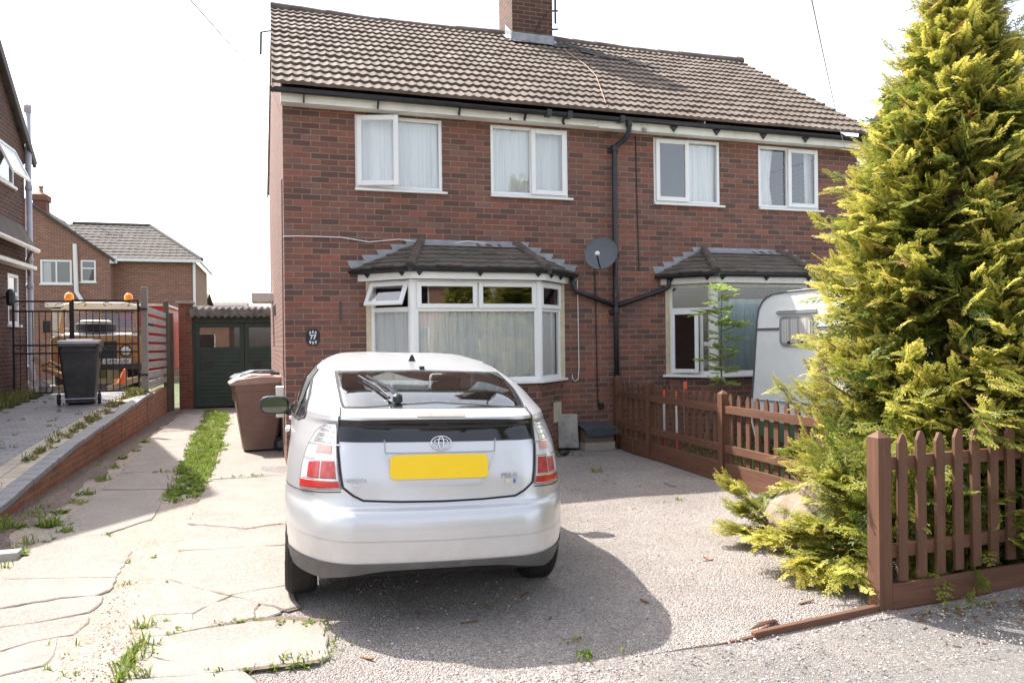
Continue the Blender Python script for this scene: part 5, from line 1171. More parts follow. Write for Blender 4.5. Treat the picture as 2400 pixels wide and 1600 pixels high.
mb = MB(); mb.prism(rrect(u0+.035, u1-.035, zb_+.035, zt_-.035, .045, .023), tuple(cn_*.003)); mb.build('pane', acryl(), cw)
for k in (.3, .7):
    u = u0+(u1-u0)*k; mb = MB(); mb.add([W3(u-.02, .027, zb_+.03), W3(u+.02, .027, zb_+.03), W3(u+.02, .034, zb_+.03), W3(u-.02, .034, zb_+.03), W3(u-.02, .027, zb_+.055), W3(u+.02, .027, zb_+.055), W3(u+.02, .034, zb_+.055), W3(u-.02, .034, zb_+.055)], [(0, 1, 2, 3), (7, 6, 5, 4), (0, 4, 5, 1), (1, 5, 6, 2), (2, 6, 7, 3), (3, 7, 4, 0)]); mb.build('catch', M['black'], cw)
ur, zr_ = onside(1823, 734); ur2, _z = onside(1915, 730); mb = MB(); sidebar(mb, ur, ur2, zr_-.012, zr_+.012, .035); sidebar(mb, ur, ur2, zr_+.018, zr_+.03, .02); mb.build('rain_strip', chrome2, cv)
mb = MB(); mb.tube([W3(uL-.03, .03, z1_+.02), W3(uL-.035, .035, zb-.02), W3(uL+.03, .04, zb-.22), W3(uL+.05, .05, zb-.32)], .013, 8); mb.build('corner_steady', M['white_old'], cv)
for w in (-.14, -wd_+.14):
    mb = MB(); c_ = np.array(W3(2.0, w, .30)); mb.lathe([(.15, -.08), (.27, -.08), (.29, -.05), (.29, .05), (.27, .08), (.15, .08)], c_, tuple(cn_), 24); mb.build('wheel', bpy.data.materials['tyre_rubber'], cv)

# ------------------------------------------------------------------ small things against the house
sb = MB(); sb.add([(3.57, -.16, .04), (3.86, -.18, .03), (3.86, -.10, .02), (3.57, -.09, .03), (3.575, -.10, .50), (3.865, -.115, .49), (3.865, -.04, .49), (3.575, -.03, .50)], [(3, 2, 1, 0), (4, 5, 6, 7), (0, 1, 5, 4), (1, 2, 6, 5), (2, 3, 7, 6), (3, 0, 4, 7)])
tag(sb.build('concrete_slab', M['concrete'], bevel=.012), 'grey concrete slab stood upright against the wall beside the bay', 'slab')
gm = thing('meter_box', 'low black gas meter box on concrete base at the wall foot', 'meter box', (4.1, -.2, .02))
mb = MB(); mb.box(3.885, 4.33, -.33, -.01, .0, .115); mb.build('base', mk('pale_base', (.30, .26, .22), .9, .15, 8, .3), gm)
mb = MB(); mb.add([(3.88, -.33, .117), (4.32, -.33, .117), (4.32, -.02, .117), (3.88, -.02, .117), (3.90, -.30, .25), (4.31, -.30, .25), (4.31, -.02, .33), (3.90, -.02, .33)], [(3, 2, 1, 0), (4, 5, 6, 7), (0, 1, 5, 4), (1, 2, 6, 5), (2, 3, 7, 6), (3, 0, 4, 7)]); mb.build('box', mk('brown_box', (.10, .07, .05), .5, .2), gm)
mb = MB(); mb.add([(3.93, -.345, .20), (4.29, -.345, .20), (4.37, -.36, .255), (4.36, -.355, .31), (4.345, -.0, .36), (3.87, -.0, .36), (3.86, -.355, .31)], [(0, 1, 2, 3, 6), (6, 3, 4, 5)]); lid_ = mb.build('lid', mk('slate_lid', (.06, .075, .085), .4, .2, 9), gm)
tag(MB().ico((3.48, -.55, .045), .07, 2, .15, (1.3, 1, .5)).build('dark_sack', M['black'], smooth=True), 'crumpled black rubber scrap on gravel under the bay vent', 'scrap')
ds = thing('satellite_dish', 'dark grey satellite dish fixed on the brick wall by the drainpipe', 'satellite dish', (4.1, 0, 2.6))
dn = Vector((-.56, -.79, .24)).normalized(); dc_ = Vector((4.15, -.33, 2.70)); a = Vector((0, 0, 1)); du = dn.cross(a).normalized(); dv = du.cross(dn)
mb = MB(); vs_ = []
for k in range(7):
    rr = k/6
    for t in np.linspace(0, 2*math.pi, 33)[:-1]: vs_.append(dc_+du*(.22*rr*math.cos(t))+dv*(.225*rr*math.sin(t))+dn*(.045*rr*rr-.045))
fs_ = [(k*32+i_, k*32+(i_+1) % 32, (k+1)*32+(i_+1) % 32, (k+1)*32+i_) for k in range(6) for i_ in range(32)]
mb.add(vs_, fs_); mb.tube([dc_+du*(.223*math.cos(t))+dv*(.228*math.sin(t)) for t in np.linspace(0, 2*math.pi, 33)], .006, 6, cap=False); mb.build('reflector', M['grey_dish'], ds, smooth=True)
mb = MB(); lnb = dc_-dv*.10+dn*.27; mb.tube([dc_-dv*.21, dc_-dv*.19+dn*.10, lnb], .011, 6); mb.build('feed_arm', M['black'], ds)
mb = MB(); mb.lathe([(.022, -.03), (.03, .03), (.034, .05)], lnb, -dn*.8+dv*.3, 12); mb.build('feed_horn', M['white'], ds, smooth=True)
mb = MB(); mb.box(4.16, 4.26, -.05, -.002, 2.54, 2.72); mb.tube([(4.21, -.04, 2.62), (4.2, -.16, 2.62), dc_-dn*.05], .02, 8); mb.build('wall_bracket', M['black'], ds)
pq = thing('house_number_plaque', 'black octagonal house number plaque on the brick wall', 'sign', (.36, 0, 1.6))
pc = PY(733.5, 790.5, -.01); cx, cz = pc[0], pc[2]
mb = MB(); oc = [(cx+.085*a, -.012, cz+.105*b) for a, b in ((-.5, -1), (.5, -1), (1, -.55), (1, .55), (.5, 1), (-.5, 1), (-1, .55), (-1, -.55))]; mb.prism(oc, (0, .011, 0)); po_ = mb.build('plate', mk('black_enamel', (.012, .012, .016), .25), pq, bevel=.003)
text_mesh('number', '77', .078, M['white'], pq, (cx-.36, -.014, cz-1.6), (R(90), 0, 0), .0015)
mb = MB()
for sg in (-1, 1):
    for k in (-1, 0, 1):
        c_ = (cx+k*.034, -.0135, cz+sg*(.062-.008*abs(k))); mb.add([(c_[0]+.0135*math.cos(t), c_[1], c_[2]+.0135*math.sin(t)) for t in np.linspace(0, 6.283, 13)[:-1]], [tuple(range(12))[::-1]])
        mb.add([(c_[0]+.009*math.cos(t), c_[1]-.0006, c_[2]+sg*.018+.009*math.sin(t)) for t in np.linspace(0, 6.283, 13)[:-1]], [tuple(range(12))[::-1]])
mb.build('flower_border', mk('pale_flowers', (.5, .52, .6), .4), pq)
# red and white marker poles leaning behind the fence
def pole(x, y, h, lab, lean, tip=False):
    p = thing('striped_pole', lab, 'pole', (x, y, 0), group='red and white poles behind the fence')
    b = .0; k = 0; lens = [.32, .42, .30]; m_ = [mk('pole_red', (.75, .12, .06), .45) if 'pole_red' not in bpy.data.materials else bpy.data.materials['pole_red'], M['white']]
    z = 0
    while z < h-.02:
        z2 = min(z+(.32 if k == 0 else .38), h); mb = MB(); mb.tube([(x+lean*z, y, z), (x+lean*z2, y, z2)], .024, 10); mb.build('band', m_[k % 2], p, smooth=False); z = z2; k += 1
    return p
pole(4.72, -1.02, .85, 'leftmost striped pole, with a tall white band behind the fence', -.02); pole(4.78, -1.22, .84, 'middle striped pole behind the picket fence', -.03); pole(4.80, -1.42, .98, 'tallest striped pole with red tip behind the fence', -.01)
# tv aerial on the chimney
p_ = PY(1302, 70, 2.85); mb = MB(); xx = p_[0]
mb.tube([(xx, 2.85, 7.20), (xx, 2.85, 9.4)], .022, 8); z1 = PY(1302, 67, 2.85)[2]; z2 = PY(1302, 24, 2.85)[2]
for z in (z1, z2): mb.tube([(chx1-.01, 2.92, z), (xx+.05, 2.85, z-.01)], .016, 6)
tag(mb.build('aerial_mast', M['dark_metal']), 'dark aerial mast bracketed to the right side of the chimney', 'aerial')
mb = MB(); mb.tube([PY(1283, 30, 2.84), PY(1268, 48, 2.84), PY(1255, 75, 2.84), PY(1262, 78, 2.82), PY(1283, 70, 2.8)], .008, 5); mb.build('cable', M['cable_black'], house)
# overhead wires to the eaves
def wire(name, a, b, sagz, lab, r=.006):
    mb = MB(); A = Vector(a); B = Vector(b); pts = [A.lerp(B, t)-Vector((0, 0, sagz*4*t*(1-t))) for t in np.linspace(0, 1, 25)]; mb.tube(pts, r, 5); return tag(mb.build(name, mk('wire_grey', (.33, .33, .36), .5)), lab, 'wire')
wire('overhead_wire', PY(640, 218, 3.0), PY(330, -130, -6), .0, 'thin overhead wire running up left from the gable wall', .005)
wire('overhead_wire', PY(1982, 352, -.23), PY(1890, -60, -7.5), .05, 'thin overhead wire from the right end of the fascia', .003)
# boulder, pavement stone
def rock(name, c, sx, sy, sz, rot, lab, seed):
    random.seed(seed); bm = bmesh.new(); bmesh.ops.create_icosphere(bm, subdivisions=4, radius=1)
    ns = [Vector((random.gauss(0, 1), random.gauss(0, 1), random.gauss(0, 1))).normalized() for _ in range(9)]; ds_ = [random.uniform(.55, .85) for _ in ns]
    from mathutils import noise
    for v in bm.verts:
        p = v.co.normalized(); k = min([1]+[d/max(p.dot(n), 1e-3) for n, d in zip(ns, ds_) if p.dot(n) > .2]); p = p*k; q = p*(1+.06*noise.noise(p*3)+.03*noise.noise(p*9)); v.co = Vector((q.x*sx, q.y*sy, q.z*sz))
    me = bpy.data.meshes.new(name); bm.to_mesh(me); bm.free(); o = bpy.data.objects.new(name, me); COL.objects.link(o); o.location = c; o.rotation_euler = rot
    t = NT('sandstone_'+name); p = t.obj(); c1 = t.ramp(t.noise(p, 7, 7, .7), [(.3, (.19, .14, .10)), (.55, (.30, .24, .18)), (.75, (.37, .315, .255))]); c1 = t.mix(t.ramp(t.noise(p, 3, 5), [(.5, (0, 0, 0)), (.7, (.5,)*3)]), c1, (.16, .13, .10)); t.bsdf(c1, .9, t.bump(t.noise(p, 25, 7, .75), .9, .02)); me.materials.append(t.mat)
    return tag(o, lab, 'rock')
rock('boulder', (3.72, -5.0, .15), .52, .31, .25, (R(8), R(-26), R(16)), 'pale sandstone boulder resting on gravel under the conifer', 11)
bk = G(18, 1305, .0); mb = MB(); mb.box(bk[0]-.32, bk[0]+.08, bk[1]-.07, bk[1]+.06, -.04, .045); o = mb.build('kerb_stone', M['concrete'], bevel=.01); tag(o, 'short pale concrete kerb stone at the left foot of the drive', 'stone')
random.seed(21)
# house on the far right beyond the conifer
rh = thing('right_house', 'pinkish brick house just visible right of the conifer', 'house', (16, 4, 0))
mb = MB(); mb.box(13.3, 21, .5, 7.5, -.2, 4.6); mb.add([(13.3, .5, 4.6), (13.3, 7.5, 4.6), (13.3, 4, 6.9)], [(0, 1, 2)]); mb.build('wall', M['brick_left'], rh)
tile_roof('roof', (13.1, .1, 4.55), (1, 0, 0), (0, 3.9, 2.4), 8, math.hypot(3.9, 2.5), 12, .3, M['tile_far'], rh, step=3)

# ------------------------------------------------------------------ silver hatchback
# rows: height, rear y at the middle, how far the rear edge curves forward, half width, corner radius, front y
CR = np.array([
 (.17, .16, .05, .74, .34, 4.20), (.22, .08, .07, .80, .38, 4.30), (.30, .03, .08, .838, .40, 4.40), (.40, .0, .085, .855, .40, 4.44), (.52, .0, .085, .862, .40, 4.45),
 (.60, .012, .085, .862, .40, 4.44), (.635, .035, .08, .860, .40, 4.43), (.665, .08, .075, .857, .39, 4.42), (.80, .105, .075, .85, .38, 4.25), (.93, .135, .08, .83, .37, 3.85),
 (1.01, .155, .08, .80, .36, 3.45), (1.07, .165, .085, .772, .35, 3.25), (1.105, .145, .09, .752, .34, 3.15), (1.125, .145, .09, .745, .34, 3.10), (1.145, .19, .09, .738, .34, 3.05),
 (1.168, .27, .09, .73, .33, 3.0), (1.245, .50, .085, .70, .32, 2.86), (1.31, .82, .075, .67, .30, 2.72), (1.358, 1.14, .065, .64, .28, 2.6), (1.405, 1.55, .06, .59, .28, 2.5),
 (1.445, 1.95, .05, .47, .24, 2.42), (1.46, 2.12, .02, .25, .12, 2.35)])
CAR_NV = len(CR)-1
def _pchip(y, n=40):
    x = np.arange(len(y), dtype=float); d = np.diff(y); m = np.zeros(len(y))
    for i in range(1, len(y)-1): m[i] = 0 if d[i-1]*d[i] <= 0 else 2*d[i-1]*d[i]/(d[i-1]+d[i])
    m[0], m[-1] = d[0], d[-1]
    def f(v):
        v = np.clip(v, 0, len(y)-1); i = np.minimum(v.astype(int), len(y)-2); t = v-i
        return (1+2*t)*(1-t)**2*y[i]+t*(1-t)**2*m[i]+t*t*(3-2*t)*y[i+1]+t*t*(t-1)*m[i+1]
    return f
_cf = [_pchip(CR[:, k]) for k in range(6)]
def car_surf(s, v):
    s = np.asarray(s, float); v = np.asarray(v, float); s, v = np.broadcast_arrays(s, v)
    z, r, b, W, rho, f = [g(v) for g in _cf]; sg = np.sign(s); a = np.abs(s)
    x1 = W-rho; y1 = r+b*(x1/W)**2; sl = 2*b*x1/W**2
    x = np.where(a <= 1, a*x1, 0.0); y = np.where(a <= 1, r+b*(x/W)**2, 0.0)
    t = np.clip(a-1, 0, 1)*math.pi/2
    xc = x1+rho*np.sin(t); ry = rho*1.9; yc = y1+sl*rho*np.sin(t)*np.cos(t)+ry*(1-np.cos(t))
    y2 = y1+ry; fr = .55+0*W; yf = np.maximum(f-fr*.9, y2+.02); q = np.clip(a-2, 0, 1)
    xs = W+(.022+.062*np.clip((z-.9)*6, 0, 1)*np.clip((1.43-z)*6, 0, 1))*4*q*(1-q)-.05*q*q; ys = y2+(yf-y2)*q
    t2 = np.clip(a-3, 0, 1)*math.pi/2; xf0 = W-.05; rx = xf0*.55
    xfc = xf0-rx*(1-np.cos(t2)); yfc = yf+(f-yf)*np.sin(t2)*.9
    q5 = np.clip(a-4, 0, 1); xfr = (xf0-rx)*(1-q5); yfr = yf+(f-yf)*(.9+.1*(1-(1-q5)**2))
    x = np.select([a <= 1, a <= 2, a <= 3, a <= 4], [x, xc, xs, xfc], xfr)
    y = np.select([a <= 1, a <= 2, a <= 3, a <= 4], [y, yc, ys, yfc], yfr)
    return np.stack([x*sg, y, z], -1)
CAR_LOC, CAR_YAW, CAR_ROLL = (.712, -5.83, -.02), R(-3.0), R(1.7)
# ---CUT
CR[:, 3] *= .985; _cf[3] = _pchip(CR[:, 3])
def car_nrm(s, v):
    e = 1e-3; du = car_surf(s+e, v)-car_surf(s-e, v); dv = car_surf(s, v+e)-car_surf(s, v-e)
    n = np.cross(du, dv); return n/np.maximum(np.linalg.norm(n, axis=-1, keepdims=True), 1e-9)
def row_cut(poly, v):
    xs = []
    for (s0, v0), (s1, v1) in zip(poly, poly[1:]+poly[:1]):
        if (v0 <= v < v1) or (v1 <= v < v0): xs.append(s0+(s1-s0)*(v-v0)/(v1-v0))
    return (min(xs), max(xs)) if len(xs) >= 2 else None
def in_poly(poly, S, V):
    c = np.zeros(S.shape, bool)
    for (s0, v0), (s1, v1) in zip(poly, poly[1:]+poly[:1]):
        if v0 == v1: continue
        k = ((V >= min(v0, v1)) & (V < max(v0, v1))) & (S < s0+(s1-s0)*(V-v0)/(v1-v0)); c ^= k
    return c
def inset(poly, ds, dv):
    cs = sum(p[0] for p in poly)/len(poly); cv = sum(p[1] for p in poly)/len(poly)
    return [(s-math.copysign(min(ds, abs(s-cs)*.5), s-cs), v-math.copysign(min(dv, abs(v-cv)*.5), v-cv)) for s, v in poly]
def patch(name, poly, mat, parent, off=.003, nv=24, ns=24, thick=.0, smooth=True):
    v0, v1 = min(p[1] for p in poly), max(p[1] for p in poly)
    vs_ = sorted(set(list(np.linspace(v0+1e-4, v1-1e-4, nv))+[p[1]+(1e-4 if p[1] <= v0 else -1e-4 if p[1] >= v1 else 0) for p in poly]))
    S = []; V = []
    for v in vs_:
        c = row_cut(poly, v)
        if c is None: continue
        S.append(np.linspace(c[0], c[1], ns)); V.append(np.full(ns, v))
    S = np.array(S); V = np.array(V); P = car_surf(S, V)+car_nrm(S, V)*off; nr = len(S)
    i = (np.arange(nr-1)[:, None]*ns+np.arange(ns-1)[None, :]).ravel(); F = np.stack([i, i+1, i+ns+1, i+ns], -1)
    Vx = P.reshape(-1, 3)
    o = flat_grid_mesh(name, Vx, F, mat, parent, smooth=smooth); return o
def strip(name, pts, w, mat, parent, off=.004):
    """thin band along a polyline of (s, v) on the body"""
    pts = np.array(pts, float); seg = []
    for a, b in zip(pts[:-1], pts[1:]):
        n = 14; seg += [a+(b-a)*k/n for k in range(n)]
    seg.append(pts[-1]); seg = np.array(seg); P = car_surf(seg[:, 0], seg[:, 1]); N = car_nrm(seg[:, 0], seg[:, 1])
    T = np.gradient(P, axis=0); T /= np.linalg.norm(T, axis=1, keepdims=True)+1e-9; B = np.cross(N, T)
    V = np.concatenate([P+N*off-B*w/2, P+N*off+B*w/2]); n = len(P); i = np.arange(n-1)
    return flat_grid_mesh(name, V, np.stack([i, i+1, n+i+1, n+i], -1), mat, parent, smooth=True)
car = thing('silver_hatchback', 'silver five door hatchback parked nose first before the bay window', 'car', CAR_LOC, (0, CAR_ROLL, CAR_YAW))
def paint_mat():
    t = NT('silver_paint'); p = t.obj(); z = t.n('SeparateXYZ', Vector=p).outputs[2]
    f = t.n('MapRange'); t.set(f.inputs[0], z); f.inputs[1].default_value = .62; f.inputs[2].default_value = .30
    d = t.math('MULTIPLY', t.ramp(t.noise(p, 5, 6, .7), [(.35, (.15,)*3), (.7, (.9,)*3)]), f.outputs[0], clamp=True); d = t.math('MULTIPLY', d, .75)
    c = t.mix(d, (.575, .58, .595), (.37, .32, .26)); sm = t.ramp(t.noise(p, 3, 5), [(.4, (0, 0, 0)), (.75, (.12,)*3)]); c = t.mix(sm, c, (.45, .42, .38))
    met = t.math('MULTIPLY', t.math('SUBTRACT', 1.0, d), .45); r = t.math('ADD', .30, t.math('MULTIPLY', d, .4))
    fl = t.noise(p, 900, 2); t.bsdf(c, r, t.bump(fl, .04, .001), Metallic=met, Coat_Weight=.5, Coat_Roughness=.06); return t.mat
paint = paint_mat(); rub = bpy.data.materials['tyre_rubber']; gap = mk('panel_gap', (.012, .012, .013), .8)
def car_glass():
    t = NT('car_glass'); tr = t.n('BsdfTransparent', Color=(.80, .87, .86)); gl = t.n('BsdfGlossy', Roughness=.015, Color=(1, 1, 1)); fr = t.n('Fresnel', IOR=1.52)
    f = t.math('ADD', t.math('MULTIPLY', fr.outputs[0], 1.35), .02, clamp=True); mx = t.n('MixShader'); t.set(mx.inputs[0], f)
    t.t.links.new(tr.outputs[0], mx.inputs[1]); t.t.links.new(gl.outputs[0], mx.inputs[2]); t.t.links.new(mx.outputs[0], t.out.inputs[0]); return t.mat
cglass = car_glass()
rearwin = [(-1.26, 14.95), (-.6, 15.25), (0, 15.4), (.6, 15.25), (1.26, 14.95), (1.38, 16.2), (1.47, 17.55), (1.0, 17.72), (0, 17.85), (-1.0, 17.72), (-1.47, 17.55), (-1.38, 16.2)]
sidewin = [(1.80, 11.5), (2.02, 10.7), (2.9, 10.2), (2.86, 12.5), (2.6, 17.4), (2.28, 17.9), (2.06, 16.2)]
sidewinL = [(-s, v) for s, v in sidewin]
# body shell
S1 = np.unique(np.concatenate([np.linspace(-5, -3, 40), np.linspace(-3, 3, 300), np.linspace(3, 5, 40)])); V1 = np.linspace(2.75, CAR_NV, 230)
S, V = np.meshgrid(S1, V1); P = car_surf(S, V); ns = len(S1); nr = len(V1)
i = (np.arange(nr-1)[:, None]*ns+np.arange(ns-1)[None, :]).ravel(); F = np.stack([i, i+1, i+ns+1, i+ns], -1)
cs, cv = S.ravel()[F].mean(1), V.ravel()[F].mean(1); cp = P.reshape(-1, 3)[F].mean(1)
keep = ~(in_poly(inset(rearwin, .05, .12), cs, cv) | in_poly(inset(sidewin, .04, .3), cs, cv) | in_poly(inset(sidewinL, .04, .3), cs, cv))
wsc = (np.abs(cs) > 3.15) & (cv > 11.2) & (cv < 18.3); keep &= ~wsc
for yw in (.85, 3.55): keep &= ~((np.hypot(cp[:, 1]-yw, cp[:, 2]-.31) < .345) & (np.abs(cp[:, 0]) > .6))
flat_grid_mesh('body', P.reshape(-1, 3), F[keep], paint, car, smooth=True)
# lower skirt, all round
V2 = np.linspace(1.55, 2.78, 24); S, V = np.meshgrid(S1, np.linspace(0, 1, 24)); _b = 1.72+.72*np.clip(1-(np.abs(S)/1.32)**4, 0, 1); V = _b+(2.78-_b)*V; P = car_surf(S, V)+car_nrm(S, V)*.006; nr = len(V2)
i = (np.arange(nr-1)[:, None]*ns+np.arange(ns-1)[None, :]).ravel(); F = np.stack([i, i+1, i+ns+1, i+ns], -1); cp = P.reshape(-1, 3)[F].mean(1); keep = np.ones(len(F), bool)
for yw in (.85, 3.55): keep &= ~((np.hypot(cp[:, 1]-yw, cp[:, 2]-.31) < .345) & (np.abs(cp[:, 0]) > .6))
low = P[:1].reshape(-1, 3)
flat_grid_mesh('bumper_skirt', P.reshape(-1, 3), F[keep], mk('dusty_grey_plastic', (.085, .084, .086), .6, .2, 12, dirt=(.16, .15, .135), dscale=5, damt=.5), car, smooth=True)
mb = MB(); mb.box(-.60, .60, .25, 4.1, .24, .40); mb.box(-.75, .75, 1.25, 3.15, .2, .3); mb.build('underbody', gap, car, local=True)
# glass
patch('rear_window', rearwin, cglass, car, .003, 40, 60)
fr = [(-1.26, 14.95), (0, 15.4), (1.26, 14.95), (1.47, 17.55), (0, 17.85), (-1.47, 17.55), (-1.26, 14.95)]
strip('window_seal', rearwin+[rearwin[0]], .016, gap, car, .0045)
for sgn in (-1, 1):
    pw = [(sgn*s, v) for s, v in sidewin]; patch('side_window', pw, mk('side_glass', (.02, .022, .024), .05, .05), car, .003, 30, 30); strip('window_trim', pw+[pw[0]], .02, gap, car, .005)
    for s0, s1 in ((2.12, 2.16), (2.5, 2.53)): strip('pillar', [(sgn*s0, 10.65), (sgn*s1, 17.5)], .07, gap, car, .006)
patch('windscreen', [(-4.99, 11.3), (-3.15, 11.3), (-3.15, 18.2), (-4.99, 18.2)], cglass, car, .002, 20, 30); patch('windscreen', [(4.99, 11.3), (3.15, 11.3), (3.15, 18.2), (4.99, 18.2)], cglass, car, .002, 20, 30)
blackgl = mk('black_glass', (.010, .011, .014), .06, .05)
patch('lower_rear_glass', [(-1.20, 9.75), (-.75, 9.78), (-.45, 9.85), (-.2, 10.15), (0, 10.3), (.2, 10.15), (.45, 9.85), (.75, 9.78), (1.20, 9.75), (1.29, 12.2), (.6, 12.5), (0, 12.6), (-.6, 12.5), (-1.29, 12.2)], blackgl, car, .003, 30, 60)
t_ = NT('dark_red_lens'); t_.bsdf((.16, .05, .04), .15)
patch('brake_light', [(-.34, 13.2), (.34, 13.2), (.37, 14.15), (-.37, 14.15)], mk('grey_lens', (.30, .24, .2), .25, .1), car, .004, 8, 20)
# shut lines of the tailgate and bumper
tg = [(1.30, 14.9), (1.29, 12.2), (1.22, 9.9), (1.115, 7.72), (1.02, 7.45), (.92, 7.28), (.5, 7.2), (0, 7.17)]; tg = tg+[(-s, v) for s, v in tg[::-1]][1:]
strip('tailgate_gap', tg, .011, gap, car, .0045)
for sgn in (-1, 1):
    strip('bumper_gap', [(sgn*1.13, 7.58), (sgn*1.52, 7.42), (sgn*2.03, 7.35)], .005, gap, car, .004)
strip('plate_lip', [(-.72, 9.9), (-.68, 9.05), (.68, 9.05), (.72, 9.9)], .006, mk('soft_grey_line', (.33, .33, .34), .5), car, .004)
strip('bumper_crease', [(-2.0, 3.9), (-1.3, 3.75), (0, 3.7), (1.3, 3.75), (2.0, 3.9)], .004, mk('soft_grey_line2', (.45, .43, .41), .5), car, .003)
# number plate panel: recess shell, plate, light strip
mb = MB()
def rp(x, z, off=0.0):
    v = np.interp(z, [float(_cf[0](np.array(q))) for q in np.linspace(6, 12, 200)], np.linspace(6, 12, 200)); s = x/float(_cf[3](np.array(v))-_cf[4](np.array(v)))
    return s, v
recess = mk('recess_paint', (.56, .57, .6), .4, .04, 4, Metallic=.3)
po = [(-.70, 9.0), (-.52, 7.95), (-.46, 7.8), (.46, 7.8), (.52, 7.95), (.70, 9.0)]; patch('plate_recess', po, recess, car, .0035, 20, 40)
strip('recess_edge', [(-.70, 9.0), (-.54, 7.95), (-.46, 7.78), (.46, 7.78), (.54, 7.95), (.70, 9.0)], .008, paint, car, .008)
patch('number_plate', [(-.61, 8.05), (-.56, 7.98), (.52, 7.98), (.57, 8.06), (.575, 8.8), (.53, 8.93), (0, 8.96), (-.56, 8.93), (-.62, 8.82)], mk('yellow_plate', (.85, .56, .0), .4, .02), car, .012, 10, 30)
# lights
clear = mk('clear_lens', (.60, .60, .62), .12, .16, 25); clear2 = mk('bright_reflector', (.8, .8, .82), .12, .05, Metallic=.7); redl = mk('red_lens', (.38, .055, .055), .14, .35, 30); redo = mk('orange_red_lens', (.45, .028, .022), .2, .15, 20); dkr = mk('lamp_dark_grey', (.2, .2, .21), .3)  # lens colours; plain dark grey for the lamp ribs and outline
for sgn in (-1, 1):
    q = lambda pts: [(sgn*s, v) for s, v in pts]
    lp = [(1.135, 7.66), (1.55, 7.5), (1.535, 8.4), (1.505, 9.4), (1.48, 10.3), (1.43, 10.85), (1.36, 11.35), (1.30, 11.62), (1.255, 10.5)]
    lm = patch('tail_light', q(lp), clear, car, .006, 40, 14)
    def sub(name, pts, m_, off): return patch(name, q(pts), m_, lm, off, 10, 10)
    sub('amber_band', [(1.14, 7.70), (1.545, 7.54), (1.548, 7.80), (1.155, 7.92)], redo, .0085)
    sub('red_lamp', [(1.17, 8.0), (1.32, 7.95), (1.32, 8.62), (1.20, 8.66)], redl, .0085); sub('red_lamp', [(1.335, 7.95), (1.46, 7.92), (1.455, 8.52), (1.335, 8.60)], redl, .0085)
    sub('pale_red_lamp', [(1.24, 9.0), (1.40, 8.95), (1.39, 9.4), (1.255, 9.45)], mk('pale_red_lens', (.58, .3, .27), .15), .0085)
    for k in range(4): sub('reflector_band', [(1.275, 9.62+k*.42), (1.46-.008*k, 9.56+k*.42), (1.455-.012*k, 9.92+k*.4), (1.285, 9.96+k*.4)], clear2, .0085)
    for s_ in (1.335, 1.40): strip('lamp_rib', q([(s_, 9.55), (s_+.0, 11.0)]), .004, dkr, lm, .0095)
    for v_ in (9.5, 8.72, 7.95): strip('lamp_rib', q([(1.18, v_), (1.52, v_-.08)]), .006, clear2, lm, .0095)
    strip('lamp_edge', q(lp+[lp[0]]), .006, dkr, lm, .007)
# badge ring, lettering
def on_rear(x, z, off=.006):
    s, v = rp(x, z); return car_surf(s, v)+car_nrm(np.array(s), np.array(v))*off
mb = MB()
def ell(cx, cz, a, b, r=.0045, n=26, tilt=0):
    pts = [on_rear(cx+a*math.cos(t), cz+b*math.sin(t), .008) for t in np.linspace(0, 2*math.pi, n+1)]; mb.tube(pts, r, 6, cap=False)
ell(0, .985, .056, .038); ell(0, .994, .037, .013, .004); ell(0, .986, .014, .034, .004)
mb.build('badge', mk('chrome', (.62, .63, .65), .15, .03, Metallic=1.0), car, smooth=True, local=True)
chrome = bpy.data.materials['chrome']; tilt = R(78)
for body, x, z, sz in (('TOYOTA', -.461, .793, .030), ('T3', -.452, .765, .022), ('PRIUS', .385, .803, .038)):
    p = on_rear(x, z, .004); text_mesh('lettering', body, sz, mk('letter_grey', (.34, .34, .36), .3, .05) if body != 'T3' else chrome, car, p, (tilt, 0, R(-2 if x < 0 else 8)), .002)
p0 = on_rear(.395, .772, .004); mb = MB(); mb.bar(p0+np.array((-.034, -.003, -.0)), p0+np.array((.034, .004, .0)), .004, .026); mb.build('badge_plate', chrome, car, local=True)
mb = MB(); mb.bar(p0+np.array((.012, -.003, -.0)), p0+np.array((.026, -.002, .0)), .006, .022); mb.build('badge_flash', mk('badge_blue', (.05, .2, .5), .3), car, local=True)
# wiper, antenna, washer nozzle
def gl(s, v, off): return car_surf(np.array(s), np.array(v))+car_nrm(np.array(s), np.array(v))*off
mb = MB(); pv_ = gl(-.58, 15.35, .03); mb.lathe([(.03, -.015), (.026, .02), (.012, .03)], pv_, (0, -.3, 1), 12)
mb.tube([pv_+np.array((0, 0, .012)), gl(-.68, 15.7, .05), gl(-1.02, 16.65, .04)], [.014, .012, .008], 6); w_ = mb.build('wiper', M['black'], car, local=True)
mb = MB(); mb.tube([gl(-.70, 15.5, .02), gl(-.85, 16.0, .022), gl(-1.12, 16.9, .02)], .008, 5); mb.build('wiper_blade', M['black'], w_, local=True)
mb = MB(); a = gl(0, 19.0, -.01); mb.add([a+np.array(q) for q in ((-.03, -.02, 0), (.03, -.02, 0), (.012, .13, 0), (-.012, .13, 0), (-.007, -.02, .055), (.007, -.02, .055))], [(0, 1, 5, 4), (1, 2, 5), (0, 4, 3), (2, 3, 4, 5), (0, 3, 2, 1)]); mb.build('roof_aerial', M['black'], car, local=True)
mb = MB(); a = gl(.06, 18.05, .0); mb.box(a[0]-.016, a[0]+.016, a[1]-.03, a[1]+.02, a[2]-.01, a[2]+.018); mb.build('washer_nozzle', M['black'], car, local=True)
